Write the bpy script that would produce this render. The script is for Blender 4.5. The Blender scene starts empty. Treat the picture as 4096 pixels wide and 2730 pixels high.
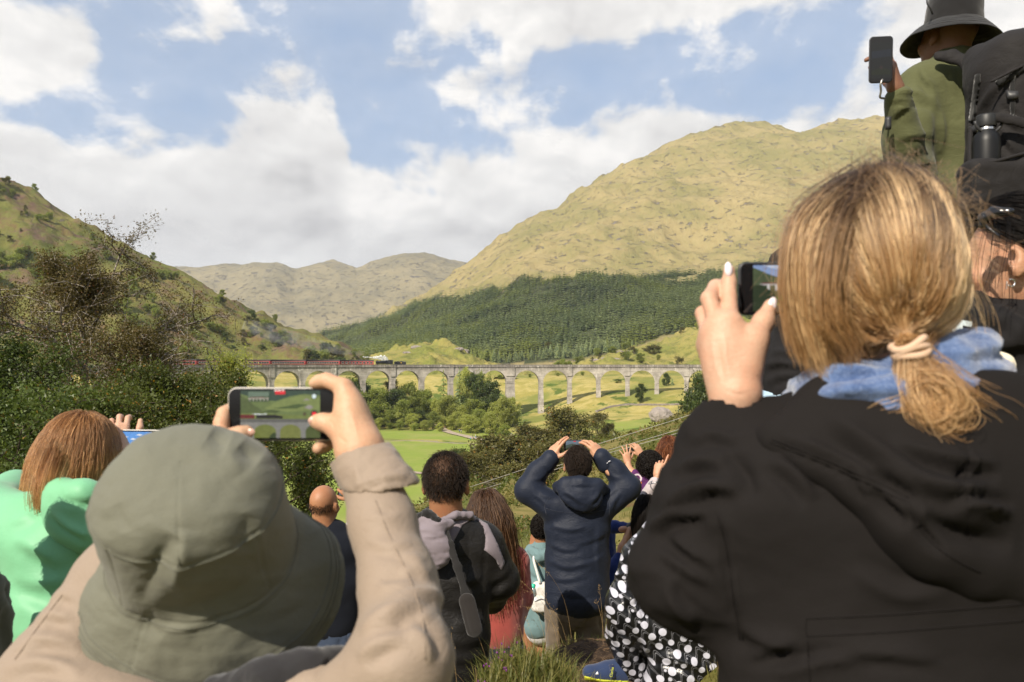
import bpy, bmesh, math, random
import numpy as np
from mathutils import Vector, Matrix
import openvdb

scene = bpy.context.scene
COL = scene.collection
F, CX, HY = 3186.0, 2048.0, 1460.0          # focal length and horizon of a 4096 px wide frame
rng = np.random.default_rng(7)
random.seed(7)
def P(px, py, d):
    """a point of the place seen along a direction, d metres ahead"""
    return np.array([(px-CX)/F*d, d, (HY-py)/F*d])

# ---------------------------------------------------------------- camera
cam = bpy.data.cameras.new('camera'); cam_o = bpy.data.objects.new('camera', cam); COL.objects.link(cam_o)
cam.sensor_width = 36.0; cam.lens = 28.0; cam.shift_y = 95/4096
cam_o.location = (0, 0, 0); cam_o.rotation_euler = (math.radians(90), 0, 0)
cam.clip_start = 0.05; cam.clip_end = 60000
cam.dof.use_dof = True; cam.dof.focus_distance = 9.0; cam.dof.aperture_fstop = 7.0
scene.camera = cam_o
# ---------------------------------------------------------------- sun, exposure
SUN_EL, SUN_AZ = math.radians(40), math.radians(34)     # behind the viewer, to the left
TO_SUN = np.array([-math.sin(SUN_AZ)*math.cos(SUN_EL), -math.cos(SUN_AZ)*math.cos(SUN_EL), math.sin(SUN_EL)])
sl = bpy.data.lights.new('sun', 'SUN'); sl.energy = 5.0; sl.angle = math.radians(0.55); sl.color = (1.0, 0.905, 0.76)
so = bpy.data.objects.new('sun', sl); COL.objects.link(so)
so.rotation_euler = Vector(TO_SUN).to_track_quat('Z', 'Y').to_euler()
vs = scene.view_settings; vs.view_transform = 'Standard'; vs.look = 'None'; vs.gamma = 1.0; vs.exposure = 0.50
vs.use_curve_mapping = False
scene.render.engine = 'CYCLES'
cy = scene.cycles; cy.use_denoising = True; cy.max_bounces = 6; cy.transparent_max_bounces = 6
cy.diffuse_bounces = 3; cy.glossy_bounces = 2; cy.transmission_bounces = 3; cy.volume_bounces = 0
cy.use_adaptive_sampling = True; cy.adaptive_threshold = 0.015
try: cy.denoiser = 'OPENIMAGEDENOISE'; cy.denoising_input_passes = 'RGB_ALBEDO_NORMAL'
except Exception: pass
cy.caustics_reflective = False; cy.caustics_refractive = False

# ---------------------------------------------------------------- node helper
class NT:
    def __init__(s, tree): s.t = tree; s.n = tree.nodes; s.l = tree.links
    def new(s, ty, **kw):
        n = s.n.new(ty)
        for k, v in kw.items(): setattr(n, k, v)
        return n
    def put(s, sock, v):
        if hasattr(v, 'is_output'): s.l.new(v, sock)
        elif isinstance(v, (tuple, list)) and len(v) == 3 and sock.type == 'RGBA': sock.default_value = (*v, 1)
        else: sock.default_value = v
    def coord(s, out='Object'):
        return s.new('ShaderNodeTexCoord').outputs[out]
    def mapv(s, v, scale=(1,1,1), rot=(0,0,0), loc=(0,0,0)):
        n = s.new('ShaderNodeMapping'); s.put(n.inputs['Vector'], v)
        n.inputs['Scale'].default_value = scale; n.inputs['Rotation'].default_value = rot; n.inputs['Location'].default_value = loc
        return n.outputs[0]
    def noise(s, v, scale, detail=4, rough=0.55, dist=0.0, out=0):
        n = s.new('ShaderNodeTexNoise'); s.put(n.inputs['Vector'], v)
        n.inputs['Scale'].default_value = scale; n.inputs['Detail'].default_value = detail
        n.inputs['Roughness'].default_value = rough; n.inputs['Distortion'].default_value = dist
        return n.outputs[out]
    def vor(s, v, scale, feature='F1', out=0, rand=1.0):
        n = s.new('ShaderNodeTexVoronoi', feature=feature); s.put(n.inputs['Vector'], v)
        n.inputs['Scale'].default_value = scale; n.inputs['Randomness'].default_value = rand
        return n.outputs[out]
    def wave(s, v, scale, dist=0, detail=2, dscale=1, kind='BANDS', direction='X'):
        n = s.new('ShaderNodeTexWave', wave_type=kind); s.put(n.inputs['Vector'], v)
        if kind == 'BANDS': n.bands_direction = direction
        n.inputs['Scale'].default_value = scale; n.inputs['Distortion'].default_value = dist
        n.inputs['Detail'].default_value = detail; n.inputs['Detail Scale'].default_value = dscale
        return n.outputs[1]
    def m(s, op, a, b=0.0, c=0.0, clamp=False):
        n = s.new('ShaderNodeMath', operation=op, use_clamp=clamp)
        s.put(n.inputs[0], a); s.put(n.inputs[1], b); s.put(n.inputs[2], c)
        return n.outputs[0]
    def ss(s, v, lo, hi, a=0.0, b=1.0):
        n = s.new('ShaderNodeMapRange', interpolation_type='SMOOTHSTEP')
        s.put(n.inputs[0], v); n.inputs[1].default_value = lo; n.inputs[2].default_value = hi
        n.inputs[3].default_value = a; n.inputs[4].default_value = b
        return n.outputs[0]
    def mix(s, f, a, b, mode='MIX'):
        n = s.new('ShaderNodeMix', data_type='RGBA', blend_type=mode)
        s.put(n.inputs[0], f); s.put(n.inputs[6], a); s.put(n.inputs[7], b)
        return n.outputs[2]
    def ramp(s, f, stops):
        n = s.new('ShaderNodeValToRGB'); s.put(n.inputs[0], f)
        e = n.color_ramp.elements
        while len(e) < len(stops): e.new(0.5)
        for el, (p, c) in zip(e, stops):
            el.position = p; el.color = (*c, 1) if len(c) == 3 else c
        return n.outputs[0]
    def bump(s, h, strength=0.5, dist=0.01, normal=None):
        n = s.new('ShaderNodeBump'); s.put(n.inputs['Height'], h)
        n.inputs['Strength'].default_value = strength; n.inputs['Distance'].default_value = dist
        if normal is not None: s.put(n.inputs['Normal'], normal)
        return n.outputs[0]
    def attr(s, name, out=0):
        n = s.new('ShaderNodeAttribute', attribute_name=name); return n.outputs[out]
    def sep(s, v):
        n = s.new('ShaderNodeSeparateXYZ'); s.put(n.inputs[0], v); return n.outputs
    def comb(s, x, y, z):
        n = s.new('ShaderNodeCombineXYZ'); s.put(n.inputs[0], x); s.put(n.inputs[1], y); s.put(n.inputs[2], z); return n.outputs[0]
    def hsv(s, c, h=0.5, sat=1.0, v=1.0):
        n = s.new('ShaderNodeHueSaturation'); s.put(n.inputs['Hue'], h); s.put(n.inputs['Saturation'], sat)
        s.put(n.inputs['Value'], v); s.put(n.inputs['Color'], c); return n.outputs[0]
    def principled(s, col, rough=0.8, spec=0.3, normal=None, **kw):
        n = s.new('ShaderNodeBsdfPrincipled'); s.put(n.inputs['Base Color'], col); s.put(n.inputs['Roughness'], rough)
        s.put(n.inputs['Specular IOR Level'], spec)
        if normal is not None: s.put(n.inputs['Normal'], normal)
        for k, v in kw.items(): s.put(n.inputs[k.replace('_', ' ')], v)
        return n.outputs[0]
    def out(s, sh):
        o = s.new('ShaderNodeOutputMaterial'); s.l.new(sh, o.inputs[0]); return o
MATS = {}
def mat_new(name):
    m = bpy.data.materials.new(name); m.use_nodes = True; m.node_tree.nodes.clear(); MATS[name] = m
    return m, NT(m.node_tree)
def simple(name, col, rough=0.7, spec=0.3, var=0.12, vscale=30, bump=0.0, bscale=200, bdist=0.002, **kw):
    """plain stuff with a little uneven colour and fine relief"""
    m, t = mat_new(name); v = t.coord()
    n = t.noise(v, vscale, 5, 0.6)
    c = t.mix(n, tuple(x*(1-var) for x in col), tuple(min(1, x*(1+var)) for x in col))
    nor = t.bump(t.noise(v, bscale, 3, 0.6), bump, bdist) if bump else None
    t.out(t.principled(c, rough, spec, nor, **kw)); return m

# ---------------------------------------------------------------- world: blue sky with broken cumulus
world = bpy.data.worlds.new('World'); scene.world = world; world.use_nodes = True
t = NT(world.node_tree); t.n.clear()
sky = t.new('ShaderNodeTexSky', sky_type='NISHITA'); sky.sun_disc = False
sky.sun_elevation = SUN_EL; sky.sun_rotation = math.radians(180)+SUN_AZ; sky.air_density = 1.0; sky.dust_density = 0.6; sky.ozone_density = 1.2
g = t.coord('Generated'); x, y, z = t.sep(g)
az = t.m('ARCTAN2', x, y); hyp = t.m('SQRT', t.m('ADD', t.m('MULTIPLY', x, x), t.m('MULTIPLY', y, y)))
el = t.m('ARCTAN2', z, hyp)
q = t.comb(t.m('MULTIPLY', az, 1.0), t.m('MULTIPLY', el, 1.55), 0.0)     # low clouds seen from the side
warp = t.noise(q, 5.0, 1, 0.5, out=1)
qv = t.new('ShaderNodeVectorMath', operation='MULTIPLY_ADD'); t.put(qv.inputs[0], warp); qv.inputs[1].default_value = (.05,.05,0); t.put(qv.inputs[2], q)
qw = qv.outputs[0]
big = t.noise(qw, 3.3, 6, 0.54)
fine = t.noise(qw, 13.0, 6, 0.62)
qo = t.new('ShaderNodeVectorMath', operation='ADD'); t.put(qo.inputs[0], qw); qo.inputs[1].default_value = (-.012, .05, 0)
up = t.noise(qo.outputs[0], 3.9, 3, 0.5); up0 = t.noise(qw, 3.9, 3, 0.5)
qo2 = t.new('ShaderNodeVectorMath', operation='ADD'); t.put(qo2.inputs[0], qw); qo2.inputs[1].default_value = (-.006, .018, 0)
upf = t.noise(qo2.outputs[0], 13.0, 5, 0.62)
# height of the lower bank's top along the horizon (periodic around the compass)
cur = t.new('ShaderNodeFloatCurve'); cv = cur.mapping.curves[0]
def AZ(px): return math.atan((px-CX)/F)
def EL(px, py): return math.atan((HY-py)/F*math.cos(AZ(px)))
edge = [(0,425),(330,455),(620,430),(800,420),(950,330),(1120,262),(1270,262),(1350,420),(1400,560),(1500,615),(1760,600),(1860,540),(1990,560),(2060,590),(2160,520),(2400,405),(2800,320),(3150,300),(3500,300),(3750,270),(4096,220)]
pts = [(AZ(a)/(2*math.pi)+.5, EL(a, b)/1.0) for a, b in edge]
pts = sorted(pts); pts = [(0, .30), (.12,.24), (.22,.33), (.33,.22)] + pts + [(.66,.30), (.78,.2), (.9,.34), (1, .30)]
pts = [(p, min(v, 1)) for p, v in pts]
while len(cv.points) < len(pts): cv.points.new(.5, .5)
for p_, (a, b) in zip(cv.points, pts): p_.location = (a, b); p_.handle_type = 'AUTO'
cur.mapping.update()
t.put(cur.inputs['Value'], t.m('MULTIPLY_ADD', az, 1/(2*math.pi), 0.5))
bank = t.m('SUBTRACT', cur.outputs[0], el)                               # >0 inside the bank
def blob(px, py, rx, ry):
    a = t.m('DIVIDE', t.m('SUBTRACT', az, AZ(px)), rx/F); b = t.m('DIVIDE', t.m('SUBTRACT', el, EL(px, py)), ry/F)
    return t.m('MULTIPLY', t.m('SUBTRACT', 1.0, t.m('SQRT', t.m('ADD', t.m('MULTIPLY', a, a), t.m('MULTIPLY', b, b)))), 0.10)
field = bank
for bl in [(2150, 30, 720, 190), (2600, -40, 600, 170), (60, 190, 320, 190), (3900, 120, 420, 200), (-700, 100, 500, 260), (4700, -50, 500, 300), (1000,-420,900,220), (3000,-500,800,200)]:
    field = t.m('SMOOTH_MAX', field, blob(*bl), 0.02)
high = t.m('MULTIPLY', t.ss(el, 0.45, 0.7), t.m('SUBTRACT', t.noise(q, 1.9, 4, 0.5), 0.52))   # scattered clouds overhead
field = t.m('MAXIMUM', t.m('SUBTRACT', field, t.ss(el, 0.5, 0.7, 0, .3)), high)
dens = t.m('ADD', field, t.m('ADD', t.m('MULTIPLY', t.m('SUBTRACT', big, 0.5), 0.22), t.m('MULTIPLY', t.m('SUBTRACT', fine, 0.5), 0.105)))
cover = t.ss(dens, -0.010, 0.030)
veil = t.m('MULTIPLY', t.ss(dens, -0.09, 0.03), 0.22)
cover = t.m('MAXIMUM', cover, veil)
thick = t.ss(dens, 0.03, 0.22)
lit = t.m('ADD', t.m('MULTIPLY', t.m('SUBTRACT', up0, up), 2.6), t.m('MULTIPLY', t.m('SUBTRACT', fine, upf), 1.7))
belly = t.m('MULTIPLY', t.ss(t.m('ADD', bank, t.m('MULTIPLY', t.m('SUBTRACT', big, .5), .16)), 0.07, 0.17), t.ss(el, 0.105, 0.165))
lit = t.m('ADD', t.m('MULTIPLY', t.m('SUBTRACT', up0, up), 2.0), t.m('MULTIPLY', t.m('SUBTRACT', fine, upf), 0.8))
shade = t.m('ADD', t.m('SUBTRACT', t.m('MULTIPLY_ADD', thick, -0.20, 0.84), t.m('MULTIPLY', belly, 0.30)), lit, clamp=True)
ccol = t.ramp(shade, [(0.0, (.50,.485,.485)), (0.32, (.68,.66,.65)), (0.58, (.92,.895,.87)), (0.82, (1.06,1.035,1.0)), (1.0, (1.22,1.18,1.13))])
cl = t.new('ShaderNodeVectorMath', operation='SCALE'); t.put(cl.inputs[0], ccol); cl.inputs['Scale'].default_value = 8.4
skyc = t.mix(0.55, sky.outputs[0], (4.5, 5.4, 6.9))                         # thin summer haze in the blue
skyc = t.mix(1.0, skyc, (1.02, 1.10, 1.18), 'MULTIPLY')
# below the horizon: plain ground light
col = t.mix(cover, skyc, cl.outputs[0])
col = t.mix(t.ss(el, -0.02, -0.06), col, (0.9, 0.85, 0.6))
bg = t.new('ShaderNodeBackground'); t.put(bg.inputs[0], col); bg.inputs[1].default_value = 0.075
wo = t.new('ShaderNodeOutputWorld'); t.l.new(bg.outputs[0], wo.inputs[0])
world.cycles.sampling_method = 'MANUAL'; world.cycles.sample_map_resolution = 512

# ---------------------------------------------------------------- mesh helpers
def link(name, data, parent=None, mat=None):
    o = bpy.data.objects.new(name, data); COL.objects.link(o)
    if parent is not None: o.parent = parent
    if mat is not None and hasattr(data, 'materials') and not data.materials:
        for m_ in (mat if isinstance(mat, (list, tuple)) else [mat]): data.materials.append(m_)
    return o
def mesh_np(name, V, Fc, smooth=True, cols=None, matidx=None):
    """V (n,3); Fc (m,k) int array or list of such arrays"""
    me = bpy.data.meshes.new(name); V = np.asarray(V, np.float32)
    arrs = Fc if isinstance(Fc, list) else [Fc]; arrs = [np.asarray(a, np.int32) for a in arrs if len(a)]
    me.vertices.add(len(V)); me.vertices.foreach_set('co', V.ravel())
    loops = np.concatenate([a.ravel() for a in arrs]); tot = np.concatenate([np.full(len(a), a.shape[1], np.int32) for a in arrs])
    st = np.concatenate([[0], np.cumsum(tot)[:-1]]).astype(np.int32)
    me.loops.add(len(loops)); me.loops.foreach_set('vertex_index', loops)
    me.polygons.add(len(tot)); me.polygons.foreach_set('loop_start', st)
    try: me.polygons.foreach_set('loop_total', tot)
    except Exception: pass
    me.polygons.foreach_set('use_smooth', np.full(len(tot), smooth))
    if matidx is not None: me.polygons.foreach_set('material_index', np.asarray(matidx, np.int32))
    if cols is not None:
        ca = me.color_attributes.new('Col', 'FLOAT_COLOR', 'POINT')
        c4 = np.ones((len(V), 4), np.float32); c4[:, :cols.shape[1]] = cols; ca.data.foreach_set('color', c4.ravel())
    me.update(calc_edges=True)
    return me
def grid_faces(nr, nc, wrap=False):
    i = np.arange(nr-1)[:, None]; j = np.arange(nc if wrap else nc-1)[None, :]; j2 = (j+1) % nc
    return np.stack([i*nc+j, i*nc+j2, (i+1)*nc+j2, (i+1)*nc+j], -1).reshape(-1, 4)
class MB:
    """collects simple solids into one mesh"""
    def __init__(s): s.v = []; s.f = {3: [], 4: []}; s.n = 0; s.mi = {3: [], 4: []}; s.cur = 0
    def add(s, V, Fc):
        V = np.asarray(V, float); Fc = np.asarray(Fc); s.v.append(V); k = Fc.shape[1]
        s.f[k].append(Fc+s.n); s.mi[k].append(np.full(len(Fc), s.cur)); s.n += len(V); return s
    def box(s, c, size, R=None):
        V = np.array([[a, b, d] for a in (-.5,.5) for b in (-.5,.5) for d in (-.5,.5)])*np.asarray(size, float)
        if R is not None: V = V @ np.asarray(R).T
        return s.add(V+np.asarray(c, float), [[0,1,3,2],[4,6,7,5],[0,4,5,1],[2,3,7,6],[0,2,6,4],[1,5,7,3]])
    def tube(s, pts, rad, n=8, cap=True):
        pts = np.asarray(pts, float); m = len(pts); rad = np.broadcast_to(np.asarray(rad, float), (m,))
        tan = np.gradient(pts, axis=0); tan /= np.linalg.norm(tan, axis=1)[:, None]+1e-12
        ref = np.array([0,0,1.]) if abs(tan[0][2]) < .9 else np.array([1.,0,0]); rings = []
        u = np.cross(tan[0], ref); u /= np.linalg.norm(u)
        for k in range(m):
            u = u-tan[k]*np.dot(u, tan[k]); u /= np.linalg.norm(u)+1e-12; w = np.cross(tan[k], u)
            a = np.linspace(0, 2*np.pi, n, endpoint=False)
            rings.append(pts[k]+rad[k]*(np.cos(a)[:, None]*u+np.sin(a)[:, None]*w))
        V = np.concatenate(rings); Fc = grid_faces(m, n, True); b = s.n; s.add(V, Fc)
        if cap:
            V2 = np.stack([pts[0], pts[-1]]); i = np.arange(n); j = (i+1) % n
            s.v.append(V2); s.n += 2
            f1 = np.stack([i+b, j+b, np.full(n, b+m*n)], 1)[:, ::1]; f2 = np.stack([i+b+(m-1)*n, np.full(n, b+m*n+1), j+b+(m-1)*n], 1)
            f = np.concatenate([f1[:, ::-1], f2[:, ::-1]]); s.f[3].append(f); s.mi[3].append(np.full(len(f), s.cur))
        return s
    def lathe(s, prof, n=24, M=None):
        a = np.linspace(0, 2*np.pi, n, endpoint=False); prof = np.asarray(prof, float)
        V = np.stack([prof[:, 0][:, None]*np.cos(a), prof[:, 0][:, None]*np.sin(a), np.repeat(prof[:, 1][:, None], n, 1)], -1).reshape(-1, 3)
        if M is not None: V = V @ np.asarray(M)[:3, :3].T+np.asarray(M)[:3, 3]
        return s.add(V, grid_faces(len(prof), n, True))
    def build(s, name, mat=None, parent=None, smooth=False):
        fs = [np.concatenate(s.f[k]) for k in (3, 4) if s.f[k]]; mi = np.concatenate([np.concatenate(s.mi[k]) for k in (3, 4) if s.f[k]])
        return link(name, mesh_np(name, np.concatenate(s.v), fs, smooth, matidx=mi), parent, mat)
    def mesh(s, name, smooth=False):
        fs = [np.concatenate(s.f[k]) for k in (3, 4) if s.f[k]]; mi = np.concatenate([np.concatenate(s.mi[k]) for k in (3, 4) if s.f[k]])
        return mesh_np(name, np.concatenate(s.v), fs, smooth, matidx=mi)
def empty(name, loc=(0,0,0), label=None, cat=None, group=None):
    o = bpy.data.objects.new(name, None); COL.objects.link(o); o.location = loc; o.empty_display_size = .1
    return tag(o, label, cat, group)
def tag(o, label=None, cat=None, group=None, kind=None):
    if label: o['label'] = label
    if cat: o['category'] = cat
    if group: o['group'] = group
    if kind: o['kind'] = kind
    return o
def copy_tree(o, parent=None):
    c = o.copy(); COL.objects.link(c)
    if parent is not None: c.parent = parent
    for ch in list(o.children): copy_tree(ch, c)
    return c
def catmull(pts, n):
    """smooth curve through control rows (any number of columns)"""
    p = np.asarray(pts, float); m = len(p)
    if m == 2: return p[0]+(p[1]-p[0])*np.linspace(0, 1, n)[:, None]
    e = np.concatenate([[2*p[0]-p[1]], p, [2*p[-1]-p[-2]]]); u = np.linspace(0, m-1-1e-9, n); i = u.astype(int); f = (u-i)[:, None]
    a, b, c, d = e[i], e[i+1], e[i+2], e[i+3]
    return .5*((2*b)+(c-a)*f+(2*a-5*b+4*c-d)*f**2+(-a+3*b-3*c+d)*f**3)
# ---------------------------------------------------------------- numeric noise
_h = np.random.default_rng(3).permutation(256).astype(np.int32); _h = np.concatenate([_h, _h, _h])
_g = np.random.default_rng(4).normal(size=(256, 3)).astype(np.float32); _g /= np.linalg.norm(_g, axis=1)[:, None]
_gx, _gy, _gz = (np.ascontiguousarray(_g[:, k]) for k in range(3))
def perlin(p):
    p = np.asarray(p, np.float32); n = len(p); out = np.empty(n, np.float32)
    for s0 in range(0, n, 16384):
        q = p[s0:s0+16384]; i = np.floor(q); f = q-i; i = i.astype(np.int32) & 255; w = f*f*f*(f*(f*6-15)+10)
        fx, fy, fz = np.ascontiguousarray(f[:, 0]), np.ascontiguousarray(f[:, 1]), np.ascontiguousarray(f[:, 2]); wx, wy, wz = w[:, 0], w[:, 1], w[:, 2]; X0, Y0, Z0 = i[:, 0], i[:, 1], i[:, 2]
        acc = []
        for a in (0, 1):
            ha = _h.take(X0+a); r1 = []
            for b in (0, 1):
                hb = _h.take(ha+((Y0+b) & 255)); r2 = []
                for c in (0, 1):
                    k = _h.take(hb+((Z0+c) & 255)); r2.append(_gx.take(k)*(fx-a)+_gy.take(k)*(fy-b)+_gz.take(k)*(fz-c))
                r1.append(r2[0]+wz*(r2[1]-r2[0]))
            acc.append(r1[0]+wy*(r1[1]-r1[0]))
        out[s0:s0+16384] = (acc[0]+wx*(acc[1]-acc[0]))*1.6
    return out
def fbm(p, oct=5, lac=2.03, gain=.5, ridge=False):
    p = np.asarray(p, np.float32); r = 0; a = 1.0
    for k in range(oct):
        n = perlin(p+k*17.3)
        r = r+a*((1-2*np.abs(n)) if ridge else n); a *= gain; p = p*lac
    return r
def smooth01(x, a, b):
    u = np.clip((x-a)/(b-a), 0, 1); return u*u*(3-2*u)
def n2(x, y, sc, oct=5, seed=0, **k):
    sh = np.shape(x); p = np.stack([np.ravel(x)/sc, np.ravel(y)/sc, np.full(np.size(x), seed*7.7+.37)], 1)
    return fbm(p, oct, **k).reshape(sh)

# ================================================================ terrain
class Sheet:
    """hill surface: rows of (direction px, height py or z, distance) joined by smooth profiles along each direction"""
    def __init__(s, rows, noise=None):
        s.rows = []
        for kind, pts in rows:
            a = np.array(sorted(pts), float); px, v, d = a[:, 0], a[:, 1], a[:, 2]
            s.rows.append((px, (HY-v)/F*d if kind == 'p' else v, d))
        s.noise = noise
    def _rows(s, px):
        Z = np.stack([np.interp(px, r[0], r[1]) for r in s.rows]); D = np.stack([np.interp(px, r[0], r[2]) for r in s.rows])
        return D, Z
    def prep(s, D, Z):
        h = np.diff(D, axis=0); dl = np.diff(Z, axis=0)/h; m = np.zeros_like(Z)
        m[0] = dl[0]; m[-1] = dl[-1]
        for k in range(1, len(D)-1):
            w1 = 2*h[k]+h[k-1]; w2 = h[k]+2*h[k-1]; same = dl[k-1]*dl[k] > 0
            with np.errstate(divide='ignore', invalid='ignore'):
                m[k] = np.where(same, (w1+w2)/(w1/dl[k-1]+w2/dl[k]), 0)
        return h, m
    def z(s, x, y):
        x = np.asarray(x, float); y = np.asarray(y, float); px = CX+x/y*F; D, Z = s._rows(px); h, m = s.prep(D, Z)
        r = np.where(y < D[0], Z[0], Z[-1]).astype(float)
        for k in range(len(D)-1):
            u = (y-D[k])/h[k]; ok = (u >= 0) & (u <= 1); uu = np.clip(u, 0, 1)
            zz = (2*uu**3-3*uu**2+1)*Z[k]+(uu**3-2*uu**2+uu)*h[k]*m[k]+(-2*uu**3+3*uu**2)*Z[k+1]+(uu**3-uu**2)*h[k]*m[k+1]
            r = np.where(ok, zz, r)
        if s.noise is not None: r = r+s.noise(x, y)
        return r
    def mesh(s, name, px0, px1, nc, ns, mat):
        px = np.linspace(px0, px1, nc); 
        sm = lambda a: np.convolve(np.pad(a, 6, 'edge'), np.hanning(15)[1:-1]/np.hanning(15).sum(), 'valid')
        D, Z = s._rows(px); V = []
        for k in range(len(D)-1):
            n = ns[k]; u = np.linspace(0, 1, n, endpoint=(k == len(D)-2))[:, None]
            d = D[k]*(D[k+1]/D[k])**u
            V.append(d)
        Y = np.concatenate(V); X = (px[None, :]-CX)/F*Y
        ZZ = s.z(X.ravel(), Y.ravel()).reshape(Y.shape)
        me = mesh_np(name, np.stack([X, Y, ZZ], -1).reshape(-1, 3), grid_faces(len(Y), nc)[:, ::1])
        return tag(link(name, me, None, mat), kind='structure')
def hill_mat(name, grass1, grass2, green, rock, rock_amt, bracken=None, sc=1.0, streak=True, heather=None):
    m, t = mat_new(name); v = t.coord()
    big = t.noise(v, .008*sc, 5, .62); mid = t.noise(v, .04*sc, 5, .68, .3)
    vs_ = t.mapv(v, (1.0, .5, .55), (0, 0, .45)) if streak else v
    st = t.noise(vs_, .11*sc, 6, .74); fine = t.noise(v, .9*sc, 3, .7)
    c = t.mix(t.ss(st, .2, .8), grass1, grass2)
    c = t.mix(t.m('MULTIPLY', t.ss(t.m('ADD', t.m('MULTIPLY', big, .6), t.m('MULTIPLY', st, .4)), .40, .62), .8), c, green)
    c = t.mix(t.ss(fine, .25, .85, 0, .45), c, tuple(x*.42 for x in grass1))
    if bracken: c = t.mix(t.m('MULTIPLY', t.ss(mid, .48, .66), .8), c, bracken)
    if heather: c = t.mix(t.m('MULTIPLY', t.ss(t.noise(v, .03*sc, 5, .7), .5, .66), .75), c, heather)
    # rock shows on the steep knuckles of the ground
    geo = t.new('ShaderNodeNewGeometry'); nz = t.sep(geo.outputs['Normal'])[2]
    rk = t.m('ADD', t.m('MULTIPLY', t.noise(t.mapv(v, (1,1,1.6)), .06*sc, 6, .75), 1.0), t.m('MULTIPLY', fine, .22))
    rk = t.ss(rk, .80-rock_amt, .87-rock_amt)
    rc = t.mix(t.noise(v, .6*sc, 5, .7), tuple(x*.5 for x in rock), tuple(x*1.25 for x in rock))
    c = t.mix(rk, c, rc); c = t.mix(t.attr('Col'), c, (.065,.075,.034))        # needle litter under the plantation
    h = t.m('ADD', t.m('MULTIPLY', st, 1.0), t.m('ADD', t.m('MULTIPLY', fine, .35), t.m('MULTIPLY', rk, .6)))
    nor = t.bump(h, 1.0, 3.2/sc)
    t.out(t.principled(c, .95, .1, nor)); return m

YE = [(-3000, 0), (7000, 0)]
def lin(*p): return list(p)
# --- far mountains at the head of the glen
def nz_far(x, y): return n2(x, y, 900, 7, 1, ridge=True)*48-42+n2(x, y, 170, 5, 8)*9
far = Sheet([('z', [(-3000,-20,2600),(7000,-20,2600)]), ('z', [(-3000,160,3500),(700,150,3500),(1300,120,3400),(1700,150,3500),(7000,200,3500)]),
  ('p', [(-3000,1000,4800),(0,1060,4800),(500,1100,4800),(780,1092,4700),(900,1075,4700),(1000,1060,4650),(1060,1055,4600),(1110,1060,4600),(1180,1082,4700),(1260,1074,4700),(1330,1066,4800),(1430,1086,4800),(1540,1056,4700),(1620,1036,4700),(1700,1030,4700),(1790,1048,4800),(1870,1050,4900),(2000,1060,4900),(3000,1000,5000),(7000,1000,5000)]),
  ('z', [(-3000,200,7000),(7000,200,7000)])], nz_far)
far.mesh('distant_mountains', 200, 3000, 300, [12,80,14], hill_mat('far_hill_turf', (.26,.22,.13), (.37,.31,.18), (.19,.17,.105), (.17,.155,.145), .13, sc=.55))
# --- the big grassy mountain on the right
def nz_right(x, y):
    a = smooth01(y, 650, 1500)
    return a*(n2(x, y, 420, 6, 2, ridge=True)*22-46)+n2(x+y*.3, y, 70, 5, 3)*(1.2+2.2*a)+a*n2(x+y*.35, y*.24, 42, 4, 14)*6.5+np.maximum(n2(x, y, 45, 4, 12)-.25, 0)*10*a
right = Sheet([('z', [(-3000,-25,640),(7000,-25,640)]), ('p', [(-3000,1462,800),(1200,1462,800),(1500,1430,800),(1700,1430,800),(2000,1440,800),(2300,1400,820),(2600,1330,840),(2850,1290,840),(3400,1260,840),(7000,1200,840)]),
  ('p', [(-3000,1480,1300),(1050,1420,1300),(1200,1380,1350),(1400,1330,1300),(1600,1270,1250),(1900,1170,1250),(2100,1100,1260),(2400,1070,1280),(2800,1060,1280),(3100,1010,1280),(3600,980,1280),(7000,900,1280)]),
  ('p', [(-3000,1460,1700),(900,1440,1700),(1100,1400,1750),(1300,1318,1800),(1400,1290,1850),(1500,1262,1900),(1600,1215,1950),(1700,1165,2000),(1780,1110,2050),(1870,1050,2100),(1990,952,2150),(2100,893,2200),(2230,836,2250),(2290,775,2250),(2400,703,2300),(2530,648,2350),(2650,603,2400),(2760,552,2450),(2850,528,2450),(2950,513,2450),(3050,508,2450),(3120,520,2450),(3200,538,2450),(3350,513,2500),(3500,494,2500),(3560,492,2500),(3800,470,2500),(4200,480,2500),(5000,600,2500),(7000,900,2500)]),
  ('z', [(-3000,-20,3300),(1300,0,3300),(2000,200,3300),(7000,350,3300)])], nz_right)
M_right = hill_mat('mountain_turf', (.300,.240,.105), (.47,.375,.19), (.205,.198,.072), (.30,.265,.24), .115, sc=.9)
right.mesh('mountain', 880, 4600, 440, [14,64,140,10], M_right)
# --- the heathery hill on the left
def nz_left(x, y):
    return n2(x+y*.4, y, 120, 6, 4, ridge=True)*7-8+n2(x, y, 22, 5, 5)*2.6+np.maximum(n2(x, y, 30, 4, 6)-.15, 0)*5.5
left = Sheet([('z', [(-3000,-32,330),(0,-33,400),(800,-33,440),(1500,-30,560),(7000,-30,560)]), ('p', [(-3000,1300,430),(-600,1330,470),(0,1330,500),(500,1390,520),(900,1440,560),(1200,1470,590),(1500,1475,610),(7000,1600,610)]),
  ('p', [(-3000,-300,760),(-1200,60,740),(-600,360,720),(0,708,700),(120,770,700),(220,838,695),(320,890,690),(420,945,690),(560,1012,690),(660,1060,690),(760,1102,690),(830,1150,690),(900,1190,685),(1000,1235,680),(1050,1252,680),(1130,1290,680),(1200,1312,675),(1280,1340,670),(1350,1368,665),(1430,1396,660),(1480,1412,660),(1540,1440,660),(1620,1485,660),(7000,1500,660)]),
  ('z', [(-3000,40,1000),(7000,-30,1000)])], nz_left)
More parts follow.
